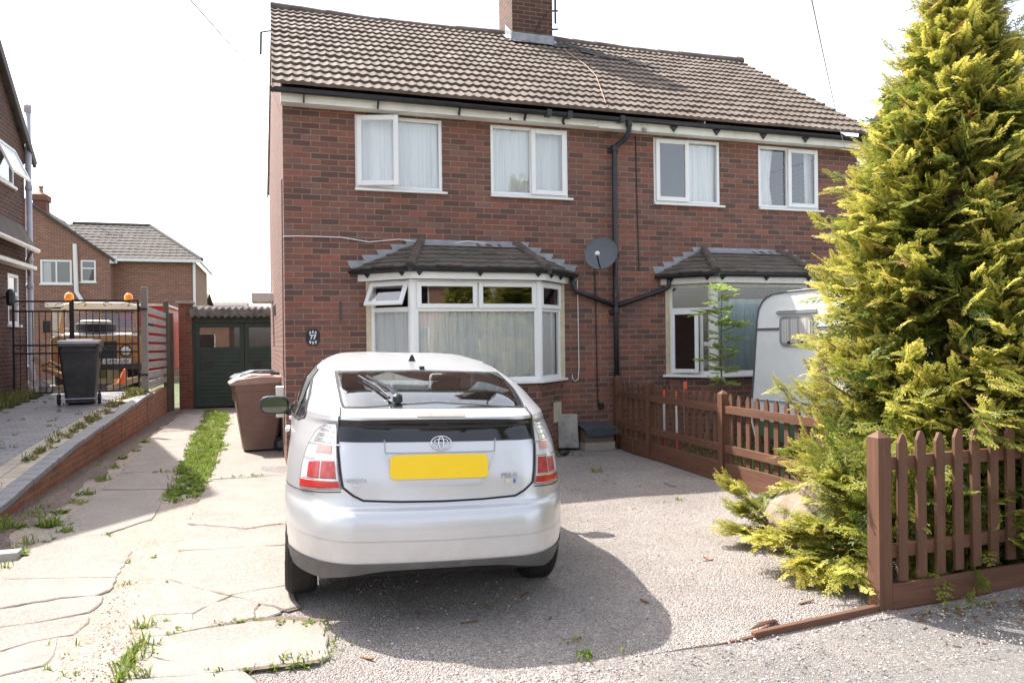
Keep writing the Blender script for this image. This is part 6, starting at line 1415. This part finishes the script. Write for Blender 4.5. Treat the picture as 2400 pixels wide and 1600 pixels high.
for sgn in (-1, 1): strip('roof_channel', [(sgn*1.55, 17.7), (sgn*1.75, 18.3), (sgn*2.1, 18.7), (sgn*2.8, 18.5)], .016, mk('roof_seam', (.42, .42, .43), .5), car, .003)
# mirrors, handles
for sgn in (-1, 1):
    mb = MB(); c_ = Vector((sgn*.985, 2.20, 1.035)); rings = []
    lv = [(-.07, .62), (-.055, .95), (-.0, 1.0), (.05, .8), (.09, .35)]
    vs_ = []
    for dy, k in lv: vs_ += [(c_.x+k*.115*math.copysign(abs(math.cos(t))**.6, math.cos(t)), c_.y+dy, c_.z+k*.072*math.copysign(abs(math.sin(t))**.6, math.sin(t))) for t in np.linspace(0, 2*math.pi, 17)[:-1]]
    mb.add(vs_, [(i_*16+k, i_*16+(k+1) % 16, (i_+1)*16+(k+1) % 16, (i_+1)*16+k) for i_ in range(4) for k in range(16)]+[tuple(range(16))[::-1], tuple(range(64, 80))]); mb.bar((sgn*.90, 2.23, .985), (sgn*.80, 2.30, .97), .06, .05)
    mm = mb.build('wing_mirror', mk('mirror_shell', (.02, .021, .023), .35), car, local=True, smooth=False)
    mb = MB(); mb.add([(c_.x+.094*math.copysign(abs(math.cos(t))**.6, math.cos(t)), c_.y-.074, c_.z+.055*math.copysign(abs(math.sin(t))**.6, math.sin(t))) for t in np.linspace(0, 2*math.pi, 17)[:-1]], [tuple(range(16))[::-1]])
    t_ = NT('mirror_glass'); t_.bsdf((.14, .15, .14), .02, Metallic=1.0); mb.build('mirror_glass', t_.mat, mm, local=True)
    for s_ in (2.18, 2.52):
        a = gl(sgn*s_, 9.2, .02); mb = MB(); mb.bar(a+np.array((0, -.1, 0)), a+np.array((0, .1, 0)), .03, .028); mb.build('door_handle', paint, car, local=True, bevel=.01)
    strip('door_gap', [(sgn*2.1, 10.6), (sgn*2.06, 8.6), (sgn*2.22, 6), (sgn*2.24, 3)], .006, gap, car, .004); strip('door_gap', [(sgn*2.5, 10.4), (sgn*2.52, 3)], .006, gap, car, .004)
sl = MB(); a = gl(-1.78, 9.0, .003)
pc = [(-1.74+.06*math.cos(t), 8.9+.85*math.sin(t)) for t in np.linspace(0, 6.283, 20)]
strip('fuel_flap', pc, .005, gap, car, .004) if False else None
# wheels
for y in (.85, 3.55):
    for x in (-.74, .74):
        mb = MB(); mb.lathe([(.2, -.088), (.285, -.092), (.305, -.075), (.311, -.05), (.311, .05), (.305, .075), (.285, .092), (.2, .088), (.2, -.088)], (x, y, .311), (1, 0, 0), 36, close=False)
        for g_ in (-.045, -.015, .015, .045): mb.lathe([(.3115, g_-.004), (.3125, g_-.004), (.3125, g_+.004), (.3115, g_+.004)], (x, y, .311), (1, 0, 0), 36, close=False)
        ty = mb.build('wheel', rub, car, local=True, smooth=False)
        mb = MB(); o_ = math.copysign(.07, x); mb.lathe([(.02, .02), (.2, .0), (.205, -.03)], (x+o_, y, .311), (math.copysign(1, x), 0, 0), 24)
        for k in range(7): an = k*2*math.pi/7; mb.bar((x+o_+math.copysign(.01, x), y+.05*math.cos(an), .311+.05*math.sin(an)), (x+o_+math.copysign(.01, x), y+.195*math.cos(an), .311+.195*math.sin(an)), .03, .035, up=(1, 0, 0))
        mb.build('rim', mk('alloy', (.45, .45, .46), .35, .05, Metallic=.7), ty, local=True)
# cabin seen through the glass
cab = mk('cabin_grey', (.5, .51, .5), .85, .1); cab2 = mk('cabin_dark', (.2, .2, .205), .85, .1)
mb = MB(); mb.box(-.62, .62, .42, 1.35, 1.0, 1.03); mb.build('parcel_shelf', cab2, car, local=True)
mb = MB(); mb.box(-.66, .66, 1.25, 1.40, .5, 1.08); mb.build('rear_seat', cab, car, local=True, bevel=.04)
mb = MB(); mb.box(-.68, .68, 1.3, 3.2, .32, .36); mb.box(-.7, .7, 3.05, 3.2, .36, 1.0); mb.build('cabin_floor', cab2, car, local=True)
for x in (-.42, 0, .42):
    mb = MB(); mb.box(x-.12, x+.12, 1.28, 1.37, 1.09, 1.22); mb.build('headrest', cab, car, local=True, bevel=.03)
for x in (-.36, .36):
    mb = MB(); mb.box(x-.24, x+.24, 2.15, 2.3, .5, 1.08); mb.build('front_seat', cab, car, local=True, bevel=.05); mb = MB(); mb.box(x-.13, x+.13, 2.16, 2.26, 1.12, 1.29); mb.build('headrest', cab, car, local=True, bevel=.03)

# ------------------------------------------------------------------ golden conifer: sprays of scale leaves on limbs
def foliage_mat(name, green, mid, gold, dry=(.25, .12, .05)):
    t = NT(name); a = t.n('Attribute', attribute_name='gold'); r = t.n('Attribute', attribute_name='rnd')
    c = t.ramp(a.outputs['Fac'], [(0, green), (.45, mid), (1, gold)])
    c = t.mix(t.ramp(r.outputs['Fac'], [(.965, (0, 0, 0)), (.985, (.8,)*3)]), c, dry)
    d = t.n('BsdfPrincipled'); t.set(d.inputs['Base Color'], c); d.inputs['Roughness'].default_value = .5
    tl = t.n('BsdfTranslucent'); t.set(tl.inputs['Color'], c); mx = t.n('MixShader'); mx.inputs[0].default_value = .48
    t.t.links.new(d.outputs[0], mx.inputs[1]); t.t.links.new(tl.outputs[0], mx.inputs[2]); t.t.links.new(mx.outputs[0], t.out.inputs[0]); return t.mat
M['conifer'] = foliage_mat('conifer_foliage', (.07, .12, .024), (.34, .345, .055), (.86, .74, .19))
M['bark'] = mk('conifer_bark', (.17, .085, .05), .85, .3, 14, .5, 40)
def spray_template(droop, curl, seed):
    rs = np.random.default_rng(seed); V = []; F = []; A = []
    def diamond(p, d, l, w, tw, g0, g1):
        d = d/np.linalg.norm(d); side = np.cross(tw, d); side /= np.linalg.norm(side)+1e-9
        n = len(V); V.extend([p, p+d*l*.45+side*w, p+d*l, p+d*l*.45-side*w]); F.append((n, n+1, n+2, n+3)); A.extend([g0, (g0+g1)/2, g1, (g0+g1)/2])
    def axis(t): return np.array((t, curl*.12*math.sin(t*2.5), -droop*t*t+.06*t))
    up = np.array((0, 0, 1.0)); N = 10
    for i in range(N):
        t = .05+.93*i/(N-1); p = axis(t); d = axis(t+.02)-axis(t-.02)
        diamond(axis(t-.05), d, .16, .016, up, .3*t, .3*t+.15)
        for sg in (-1, 1):
            L = (.40*(1-t)**.8+.085)*rs.uniform(.75, 1.2); ang = R(48-14*t)+rs.uniform(-.12, .12)
            bd = np.array((math.cos(ang), sg*math.sin(ang), -.18+rs.uniform(-.15, .25)))
            diamond(p, bd, L, .022, up+rs.normal(0, .25, 3), .2+.3*t, .45+.55*t)
            k = 2 if L < .2 else 3
            for j in range(k):
                q = p+bd/np.linalg.norm(bd)*L*(.25+.6*j/max(1, k-1)*.9); l2 = L*(.42-.1*j)
                for s2 in (-1, 1):
                    a2 = ang+s2*R(38); b2 = np.array((math.cos(a2), sg*math.sin(a2), -.2+rs.uniform(-.2, .2)))
                    diamond(q, b2, l2, .02, up+rs.normal(0, .3, 3), .3+.3*t, .55+.45*min(1, t+.25*j))
    return np.array(V), np.array(F), np.array(A)
SPR = [spray_template(d, c, s) for d, c, s in ((.18, .5, 1), (.05, -.6, 2), (.35, .2, 3), (.12, 1.0, 4), (-.05, -.2, 5))]
class Foliage:
    def __init__(s): s.V = []; s.F = []; s.G = []; s.R = []; s.n = 0
    def spray(s, p, fwd, up, size, gold):
        V, F, A = SPR[rng.integers(len(SPR))]
        f = fwd/np.linalg.norm(fwd); sd_ = np.cross(up, f); sd_ /= np.linalg.norm(sd_)+1e-9; u = np.cross(f, sd_)
        m = np.stack([f, sd_*rng.uniform(.75, 1.05), u])*size
        s.V.append(V@m+p); s.F.append(F+s.n); s.n += len(V); s.G.append(np.clip(A*gold+rng.normal(0, .06), 0, 1)); s.R.append(np.full(len(V), rng.random()))
    def build(s, name, parent, mat):
        return flat_grid_mesh(name, np.concatenate(s.V), np.concatenate(s.F), mat, parent, attr={'gold': np.concatenate(s.G), 'rnd': np.concatenate(s.R)})
TC = np.array((4.86, -5.35, 0.0))
def trad(z): return float(np.interp(z, [0, .4, .8, 1.1, 1.6, 2.1, 2.45, 2.75, 3.3, 3.75, 4.1, 4.75], [1.06, 1.12, 1.10, 1.03, .97, .90, .80, .69, .44, .25, .13, .03]))
tree = thing('conifer_tree', 'tall golden green conifer rising behind the front picket fence', 'tree', tuple(TC))
fo = Foliage(); limbs = MB()
limbs.tube([(0, 0, -.1), (.02, .01, 1.0), (-.01, .03, 2.2), (.02, 0, 3.4), (.0, .01, 4.6)], [.11, .09, .065, .035, .008], 8)
for (dx, dy, z0, z1) in ((.28, -.1, .9, 3.9), (-.22, .12, 1.2, 3.7), (.1, .25, 1.0, 4.1)): limbs.tube([(0, 0, z0), (dx*.8, dy*.8, z0+.7), (dx, dy, z1)], [.05, .035, .006], 6)
nb = 430; ga = 2.39996
for k in range(nb):
    tt = (k+.5)/nb; z = .08+4.55*tt**1.06; a = k*ga+rng.normal(0, .25)
    lump = 1+.10*math.sin(3*a+z*2.1)+.09*math.sin(5*a-z*3.3)+.06*math.sin(9*a+z*7)
    ztip = z+rng.uniform(.05, .28)*(1 if z > .7 else .3); Rr = trad(ztip)*lump*rng.uniform(.80, 1.06)
    if rng.random() < .07: Rr *= 1.13
    dir_ = np.array((math.cos(a), math.sin(a), 0)); zb = max(.02, ztip-Rr*rng.uniform(.25, .6)) if z > .5 else z
    if ztip < .93 and dir_[1] < 0:
        lim = (.84-.05)/max(1e-3, -dir_[1])
        if TC[0]+dir_[0]*Rr < 4.25: Rr = min(Rr, lim*rng.choice((.8, .95, 1.0, 1.1), p=(.4, .35, .17, .08)))
    base = np.array((0, 0, zb))+dir_*.05; tip = dir_*Rr+np.array((0, 0, ztip)); mid = base*.5+tip*.5+np.array((0, 0, -.06))
    limbs.tube([base, mid, tip], [.016+.01*(1-tt), .010, .003], 4, cap=False)
    ns_ = int(15+14*min(1, Rr)); side_ = np.array((-dir_[1], dir_[0], 0))
    for j in range(ns_):
        u_ = .32+.70*(j/(ns_-1))**.8 if ns_ > 1 else 1; u_ = min(u_, 1.0)
        p = (1-u_)**2*base+2*u_*(1-u_)*mid+u_*u_*tip; fwd = dir_*rng.uniform(.45, 1.0)+side_*rng.normal(0, .6)+np.array((0, 0, rng.uniform(-.15, 1.05)))
        p = p+side_*rng.normal(0, .085)+np.array((0, 0, rng.normal(0, .08)))
        upv = np.array((0, 0, 1.0))+dir_*rng.uniform(-.2, .8)+rng.normal(0, .35, 3)
        size = rng.uniform(.14, .29)*(1-.25*tt)*(1.15-.3*u_)
        gold = (.30+1.0*max(0, u_-.35)/.65)*rng.uniform(.55, 1.15)
        fo.spray(p, fwd, upv, size, gold)
for k in range(17):
    x = rng.uniform(-1.0, 1.3); z = rng.uniform(.72, 1.2); base = np.array((x*.6, -.3, z+.25)); tip = np.array((x, -rng.uniform(.98, 1.2), z)); limbs.tube([base, (base+tip)/2+np.array((0, 0, .05)), tip], [.012, .009, .003], 4, cap=False)
    for j in range(9):
        u_ = .5+.5*rng.random(); fo.spray(base+(tip-base)*u_+rng.normal(0, .04, 3), np.array((rng.normal(0, .5), -1, rng.uniform(-.6, .1))), np.array((0, -.3, 1.0))+rng.normal(0, .3, 3), rng.uniform(.17, .28), rng.uniform(.45, 1.0))
limbs.build('trunk', M['bark'], tree, local=True, uv=False, smooth=True); fo.build('foliage', tree, M['conifer'])
# dense evergreen heart, so that no daylight shows through the lower crown
fo = Foliage()
for k in range(1100):
    z = rng.uniform(.05, 3.3); a = rng.uniform(0, 6.283); rr = trad(z)*rng.uniform(.25, .72); d_ = np.array((math.cos(a), math.sin(a), 0))
    if z < .9 and TC[1]+d_[1]*rr < -6.1: continue
    fo.spray(d_*rr+np.array((0, 0, z)), d_+np.array((0, 0, rng.uniform(-.5, .5)))+rng.normal(0, .3, 3), np.array((0, 0, 1.0))+rng.normal(0, .5, 3), rng.uniform(.3, .45), rng.uniform(.1, .4))
for k in range(330):
    p = np.array((rng.uniform(-1.5, -.4), rng.uniform(-.80, -.15), rng.uniform(.05, .85)))
    fo.spray(p, np.array((-1, -.4, .2))+rng.normal(0, .6, 3), np.array((0, 0, 1.0))+rng.normal(0, .5, 3), rng.uniform(.22, .34), rng.uniform(.15, .7))
fo.build('inner_foliage', tree, M['conifer'])
def bush(label, loc, stems, group='golden conifer offshoots on the gravel'):
    b = thing('conifer_bush', label, 'bush', loc, group=group); f = Foliage(); s = MB(); L0 = np.array(loc)
    for (p0, p1, n, sz, g) in stems:
        p0 = np.array(p0)-L0; p1 = np.array(p1)-L0; d = p1-p0; mid = (p0+p1)/2+np.array((0, 0, .05)); s.tube([p0, mid, p1], [.012, .009, .003], 5)
        sd_ = np.cross(d, (0, 0, 1.0)); sd_ /= np.linalg.norm(sd_)+1e-6
        for j in range(n):
            u = .1+.9*rng.random()**.7; p = (1-u)**2*p0+2*u*(1-u)*mid+u*u*p1+rng.normal(0, .015, 3); p[2] = max(p[2], -L0[2]+.02)
            f.spray(p, d/np.linalg.norm(d)*.8+sd_*rng.normal(0, .8)+np.array((0, 0, rng.uniform(-.35, .3))), np.array((0, 0, 1.0))+rng.normal(0, .4, 3), sz*rng.uniform(.7, 1.15), g*(.5+.6*u)*rng.uniform(.7, 1.1))
    s.build('stem', M['bark'], b, local=True, uv=False); f.build('foliage', b, M['conifer']); return b
B = (3.50, -4.97, -.0)
bush('small golden conifer offshoot left of the boulder on gravel', B, [(B, (3.20, -4.78, .40), 34, .17, 1.0), (B, (3.12, -4.95, .10), 30, .19, 1.1), (B, (3.3, -5.15, .07), 26, .18, 1.0), ((3.5, -4.95, .02), (3.55, -4.7, .16), 14, .15, .5), (B, (3.22, -4.88, .22), 26, .17, 1.0)])
B = (3.32, -5.80, -.02)
bush('larger golden conifer offshoot in front of the boulder by the post', B, [((3.5, -5.7, .10), (3.02, -5.52, .20), 46, .21, 1.1), ((3.5, -5.7, .15), (3.15, -5.7, .32), 36, .18, 1.0), ((3.5, -5.75, .1), (3.05, -5.85, .10), 46, .2, 1.05), ((3.5, -5.7, .1), (3.15, -6.1, .12), 42, .19, .95), ((3.55, -5.7, .2), (3.35, -5.7, .55), 36, .2, .8), ((3.5, -5.7, .15), (3.2, -5.5, .22), 26, .18, .9), ((3.5, -5.7, .1), (3.1, -5.98, .06), 36, .18, 1.1)])
B = (4.1, -4.75, -.0)
bush('greenish conifer offshoot hanging over the back of the boulder', B, [((4.3, -4.95, .6), (3.85, -4.6, .58), 22, .2, .5), ((4.3, -5.05, .5), (4.0, -4.98, .48), 22, .2, .65), ((4.2, -5.2, .3), (3.95, -5.45, .36), 22, .2, .55), ((4.3, -4.7, .3), (3.78, -4.3, .14), 18, .2, .4)])

# sapling with pinnate leaves
sp_ = thing('sapling', 'slender young tree with pale green leaves behind the picket fence', 'tree', (4.93, -2.02, 0))
mb = MB(); mb.tube([(0, 0, 0), (.01, .0, .6), (-.01, 0, 1.3), (.015, 0, 2.08)], [.014, .012, .009, .004], 6)
lv = MB(); random.seed(5)
def leaf(p, d, l):
    d = Vector(d).normalized(); sd_ = d.cross(Vector((0, 0, 1))).normalized()
    for k in range(7):
        t = .15+.85*k/6; q = Vector(p)+d*l*t-Vector((0, 0, l*.28*t*t))
        for s_ in ((-1, 1) if k < 6 else (0,)):
            dd = (d*.55+sd_*s_*.85-Vector((0, 0, .25+random.uniform(-.2, .2)))).normalized() if s_ else d; ll = l*.42*(1-.4*abs(t-.5)); nn = dd.cross(d if s_ else sd_).normalized(); ww = dd.cross(nn).normalized()*ll*.27
            lv.add([q, q+dd*ll*.5+ww, q+dd*ll, q+dd*ll*.5-ww], [(0, 1, 2, 3)])
for z in np.linspace(.98, 2.1, 9):
    for k in range(7): a = random.uniform(0, 6.28); leaf((.0, 0, z+random.uniform(-.03, .03)), (math.cos(a), math.sin(a), random.uniform(.1, .8)), random.uniform(.14, .23))
for z, a in ((1.2, 2.9), (1.45, .3), (1.75, 3.0), (1.6, 5.8)):
    e = (.22*math.cos(a), .22*math.sin(a), z+.08); mb.tube([(0, 0, z), e], [.006, .003], 4)
    for k in range(5): b_ = a+random.uniform(-1.2, 1.2); leaf((e[0]*(.5+k*.12), e[1]*(.5+k*.12), z+.06), (math.cos(b_), math.sin(b_), random.uniform(-.1, .6)), random.uniform(.12, .2))
mb.build('stem', mk('sapling_bark', (.10, .085, .05), .8), sp_, local=True)
t = NT('young_leaf'); p = t.obj(); c = t.ramp(t.noise(p, 9, 3), [(.3, (.22, .31, .08)), (.7, (.38, .45, .15))]); d = t.n('BsdfDiffuse'); t.set(d.inputs[0], c); tl = t.n('BsdfTranslucent'); t.set(tl.inputs[0], c); mx = t.n('MixShader'); mx.inputs[0].default_value = .45
t.t.links.new(d.outputs[0], mx.inputs[1]); t.t.links.new(tl.outputs[0], mx.inputs[2]); t.t.links.new(mx.outputs[0], t.out.inputs[0]); M['leaf'] = t.mat
lv.build('leaves', M['leaf'], sp_, local=True, uv=False)

# ------------------------------------------------------------------ weeds and grass
def weed_mat(name, a, b, c):
    t = NT(name); r = t.n('Attribute', attribute_name='rnd'); col = t.ramp(r.outputs['Fac'], [(0, a), (.5, b), (.9, c), (1, (.36, .29, .14))])
    d = t.n('BsdfDiffuse'); t.set(d.inputs[0], col); tl = t.n('BsdfTranslucent'); t.set(tl.inputs[0], col); mx = t.n('MixShader'); mx.inputs[0].default_value = .35
    t.t.links.new(d.outputs[0], mx.inputs[1]); t.t.links.new(tl.outputs[0], mx.inputs[2]); t.t.links.new(mx.outputs[0], t.out.inputs[0]); return t.mat
M['weed'] = weed_mat('weed_green', (.10, .16, .03), (.19, .27, .055), (.32, .37, .10))
class Grass:
    def __init__(s): s.V = []; s.F = []; s.R = []; s.n = 0
    def blade(s, x, y, z, h, w, lean):
        a = rng.uniform(0, 6.283); d = np.array((math.cos(a), math.sin(a), 0)); e = np.array((-d[1], d[0], 0))*w; p = np.array((x, y, z)); l = rng.uniform(.3, 1)*lean
        V = [p-e*.6, p+e*.6, p+d*h*l*.35+e+np.array((0, 0, h*.6)), p+d*h*l*.35-e+np.array((0, 0, h*.6)), p+d*h*l+np.array((0, 0, h*rng.uniform(.75, 1)))]
        s.V += V; n = s.n; s.F += [(n, n+1, n+2), (n, n+2, n+3), (n+3, n+2, n+4)]; s.R += [rng.random()]*5; s.n += 5
    def rosette(s, x, y, z, r, k):
        v = rng.random()*.8
        for i in range(k):
            a = 6.283*i/k+rng.normal(0, .2); d = np.array((math.cos(a), math.sin(a), 0)); e = np.array((-d[1], d[0], 0))*r*rng.uniform(.16, .26); p = np.array((x, y, z)); L_ = r*rng.uniform(.7, 1.15); up = np.array((0, 0, r*rng.uniform(.15, .7)))
            V = [p, p+d*L_*.55+e+up*.8, p+d*L_+up*.7, p+d*L_*.55-e+up*.8]; n = s.n; s.V += V; s.F += [(n, n+1, n+2), (n, n+2, n+3)]; s.R += [np.clip(v+rng.normal(0, .12), 0, .95)]*4; s.n += 4
    def clump(s, x, y, z, r, nbl, h, ros=0):
        for _ in range(nbl): q = rng.normal(0, r*.5, 2); s.blade(x+q[0], y+q[1], z, h*rng.uniform(.4, 1.1), rng.uniform(.0025, .006), .9)
        for _ in range(ros): q = rng.normal(0, r*.5, 2); s.rosette(x+q[0], y+q[1], z, rng.uniform(.03, .09)*(1 if r > .05 else .5), rng.integers(5, 9))
    def build(s, name, mat): return tag(flat_grid_mesh(name, np.array(s.V), np.array(s.F), mat, attr={'rnd': np.array(s.R)}), kind='stuff')
def pin(poly, x, y):
    c = False
    for (x0, y0), (x1, y1) in zip(poly, poly[1:]+poly[:1]):
        if (y0 > y) != (y1 > y) and x < (x1-x0)*(y-y0)/(y1-y0)+x0: c = not c
    return c
strip_px = c3((1745, 215), (1905, 240), (1870, 420), (1850, 560), (1790, 690), (1740, 800), (1640, 930), (1560, 940), (1460, 960), (1330, 1030), (1340, 960), (1440, 880), (1490, 730), (1560, 560), (1620, 440), (1650, 385), (1700, 300))
sp2 = [G(x, y, 0)[:2] for x, y in strip_px]; xs_ = [p[0] for p in sp2]; ys_ = [p[1] for p in sp2]
g = Grass(); cnt = 0; flowers = []
while cnt < 900:
    x = rng.uniform(min(xs_), max(xs_)); y = rng.uniform(min(ys_), max(ys_))
    if not pin(sp2, x, y): continue
    cnt += 1; thin = y < -1.6
    if thin and rng.random() < .6: continue
    if rng.random() < .45: continue
    g.clump(x, y, -.02, .07, 9, .09, 2)
    if rng.random() < .022: flowers.append((x, y))
g.build('weed_strip', M['weed'])
fm = MB()
for x, y in flowers: fm.lathe([(.004, .10), (.022, .105), (.016, .118)], (x, y, .0), n=8)
tag(fm.build('dandelion_flowers', mk('dandelion_yellow', (.75, .55, .03), .6)), kind='stuff')
g = Grass()
def crack(px, dens, z=.0, h=.035, r=.02, ros=1):
    P = [G(x, y, z)[:2] for x, y in px]
    for a, b in zip(P[:-1], P[1:]):
        L = math.hypot(b[0]-a[0], b[1]-a[1]); n = max(1, int(L*dens))
        for _ in range(n):
            t = rng.random(); x, y = a[0]+(b[0]-a[0])*t, a[1]+(b[1]-a[1])*t; q = rng.normal(0, r, 2); g.clump(x+q[0], y+q[1], z-.012, .025, rng.integers(3, 8), h*rng.uniform(.5, 1.3), rng.integers(0, ros+1))
crack(c4((1170, 950), (1300, 928), (1520, 880), (1750, 845)), 26); crack(c4((1910, 865), (2060, 868), (2220, 875)), 45)
crack(c4((2225, 880), (2280, 1000), (2260, 1100)), 60, -.02, .05, .04); crack(c4((2260, 1100), (2130, 1140), (1930, 1165), (1720, 1195)), 55, -.01, .05, .035, 2)
crack(c4((1720, 1195), (1490, 1215), (1280, 1240)), 26); crack(c4((990, 1010), (940, 1120), (880, 1230), (850, 1290)), 90, -.012, .08, .035, 2); crack(c4((1060, 880), (990, 920), (930, 950)), 60, -.012, .07, .03)
crack(c3((1270, 735), (1480, 722)), 40, 0, .05, .02); crack(c3((1850, 780), (1960, 775), (2220, 755)), 30, 0, .045); crack(c3((1890, 340), (1950, 335)), 40, 0, .05)
crack(c4((880, 460), (980, 460)), 20, -.01, .04, .06); crack(c4((760, 575), (870, 620)), 25, -.01, .04, .05); crack(c4((520, 970), (500, 1180), (540, 1260)), 14, -.01, .06, .05); crack(c4((640, 265), (800, 270)), 20, 0, .04, .03)
crack(c4((1180, 60), (1330, 20)), 40, -.01, .08, .06, 2)
# along the foot of the retaining wall
for (x, y, n, h, r) in ((1210, 490, 20, .12, .07), (1020, 625, 12, .08, .08), (850, 805, 22, .10, .09), (960, 700, 14, .08, .09), (690, 700, 10, .1, .05), (720, 920, 20, .10, .08), (640, 1000, 14, .09, .08), (260, 1110, 30, .12, .10), (420, 1185, 70, .13, .11), (70, 1215, 70, .16, .12), (550, 1240, 22, .08, .06), (240, 1340, 26, .09, .1), (60, 1460, 12, .08, .05), (160, 1440, 16, .08, .06), (50, 1540, 12, .07, .05), (1880, 520, 16, .07, .06), (500, 1080, 12, .07, .08), (330, 1050, 10, .06, .07), (820, 690, 12, .07, .07), (1150, 560, 10, .07, .06)):
    p = G(x/3.5636, 900+y/3.5636, -.015); g.clump(p[0], p[1], -.017, r, n, h, n//4)
# gravel yard
for (sx, sy, n, h, r) in ((1398, 1108, 30, .10, .06), (1380, 1090, 10, .05, .06), (1330, 1065, 16, .07, .08), (1300, 1068, 14, .08, .05), (1418, 1128, 10, .05, .05), (1350, 1150, 8, .04, .06), (1440, 1135, 8, .04, .05), (1330, 1503, 12, .035, .06), (1365, 1498, 10, .03, .05), (1372, 1538, 26, .05, .045), (1460, 1530, 8, .03, .06), (1590, 1175, 16, .06, .04), (1480, 1195, 8, .03, .06), (1558, 1180, 8, .04, .05), (1140, 1425, 8, .04, .04)):
    p = G(sx, sy, -.03); g.clump(p[0], p[1], -.035, r, n, h, n//14)
for k in range(70):
    y = rng.uniform(-.2, -.03); x = rng.uniform(.6, 4.3); g.clump(x, y-.5 if 1 < x < 3.7 else y, .0, .05, 5, .07, 0)
for k in range(260): g.clump(rng.uniform(4.55, 8.5), rng.uniform(-4.5, -.15), .01, .12, 9, .20, 2)
for k in range(50):
    t = rng.random(); g.clump(3.3+t*1.8, -6.36-rng.random()*.04, -.06, .03, 3, .03, 0)
g.build('weeds', M['weed'])
g = Grass()
# neighbour's drive: border weeds, pavers and the bed by the wall
for k in range(150):
    y = rng.uniform(-3.2, 5.8); x = -2.60-abs(rng.normal(0, .09))
    if rng.random() < .35+.4*(y > .8): g.clump(x, y, nz(y)+.003, .06, rng.integers(5, 14), .11, 1)
for k in range(60): y = rng.uniform(-2.5, 5.5); g.clump(rng.uniform(-4.4, -2.9), y, nz(y), .05, 4, .05, 1)
for k in range(130): y = rng.uniform(3.6, 6.1); g.clump(rng.uniform(-4.72, -4.25), y, nz(y), .09, 12, .22, 2)
for k in range(60): y = rng.uniform(5.4, 6.0); g.clump(rng.uniform(-2.75, -2.5), y, nz(y), .07, 9, .16, 2)
g.build('border_weeds', weed_mat('dry_weed', (.10, .13, .035), (.20, .21, .07), (.33, .29, .13)))
# twigs and dead leaves dropped on the gravel
mb = MB(); random.seed(3)
for (sx, sy) in ((1560, 1135), (1575, 1140), (1500, 1140), (1890, 1412), (1655, 1310), (1660, 1315), (1760, 1250), (1795, 1470), (1230, 1395), (1100, 1460), (1290, 1450), (1510, 1410), (980, 1440), (860, 1545)):
    p = G(sx, sy, -.025); a = random.uniform(0, 6.28); l = random.uniform(.02, .06); mb.bar((p[0]-l*math.cos(a), p[1]-l*math.sin(a), p[2]+.004), (p[0]+l*math.cos(a), p[1]+l*math.sin(a), p[2]+.012), .012, .006)
for k in range(150):
    x = 3.2+random.random()*2.2; y = -6.38-abs(random.gauss(0, .14)); a = random.uniform(0, 6.28); l = random.uniform(.008, .03); z = float(pv(np.array(x), np.array(y)))+.004
    mb.bar((x-l*math.cos(a), y-l*math.sin(a), z), (x+l*math.cos(a), y+l*math.sin(a), z+.004), .006, .004)
tag(mb.build('leaf_litter', mk('dead_leaf', (.16, .085, .04), .8, .4, 30)), kind='stuff')

# ------------------------------------------------------------------ the other side of the street (seen only as reflections in glass)
for (x0, x1, lab) in ((-13, -3.5, 'red brick house across the street on the left, seen in reflections'), (1.5, 11.5, 'red brick house across the street on the right, seen in reflections')):
    oh = thing('street_house', lab, 'house', (x0, -33, 0)); mb = MB(); Y = -33.0
    hs = [(1+k*2.3, 2.3+k*2.3, z, z+1.3) for k in range(4) for z in (1.0, 3.4)]
    wall_holes(mb, (x1, Y, 0), (-1, 0, 0), x1-x0, -.2, 5.1, hs); mb.box(x0, x1, Y-8, Y-7.9, -.2, 5.1); mb.box(x0, x0+.1, Y-7.9, Y-.1, -.2, 5.1); mb.box(x1-.1, x1, Y-7.9, Y-.1, -.2, 5.1); mb.build('wall', M['brick_far'], oh)
    tile_roof('roof', (x1+.2, Y+.35, 4.95), (-1, 0, 0), (0, -4.35, 2.6), x1-x0+.4, math.hypot(4.35, 2.6), 13, .3, M['tile_far'], oh, step=3); tile_roof('roof', (x0-.2, Y-8.35, 4.95), (1, 0, 0), (0, 4.35, 2.6), x1-x0+.4, math.hypot(4.35, 2.6), 13, .3, M['tile_far'], oh, step=3)
    for h in hs:
        T = TT((x1, Y-.06, 0), (-1, 0, 0), (0, 1, 0)); mb = MB(); ring(mb, T, h[0], h[1], h[2], h[3], .07, -.05, .02); wd = mb.build('window', M['white'], oh); pane(wd, T, h[0]+.07, h[1]-.07, h[2]+.07, h[3]-.07, -.01, blackgl)

for (x, y, k, a, lab) in ((7.2, -20, 1.25, 1.0, 'golden conifer on the left across the street, seen in reflections'), (4.6, -22.5, 1.1, 2.4, 'golden conifer in the middle across the street, seen in reflections'), (10.2, -22, 1.2, 4.0, 'golden conifer on the right across the street, seen in reflections')):
    c = copy_tree(tree); c.location = (x, y, 0); c.scale = (k, k, k); c.rotation_euler = (0, 0, a); c['label'] = lab; c['group'] = 'golden conifers across the street'
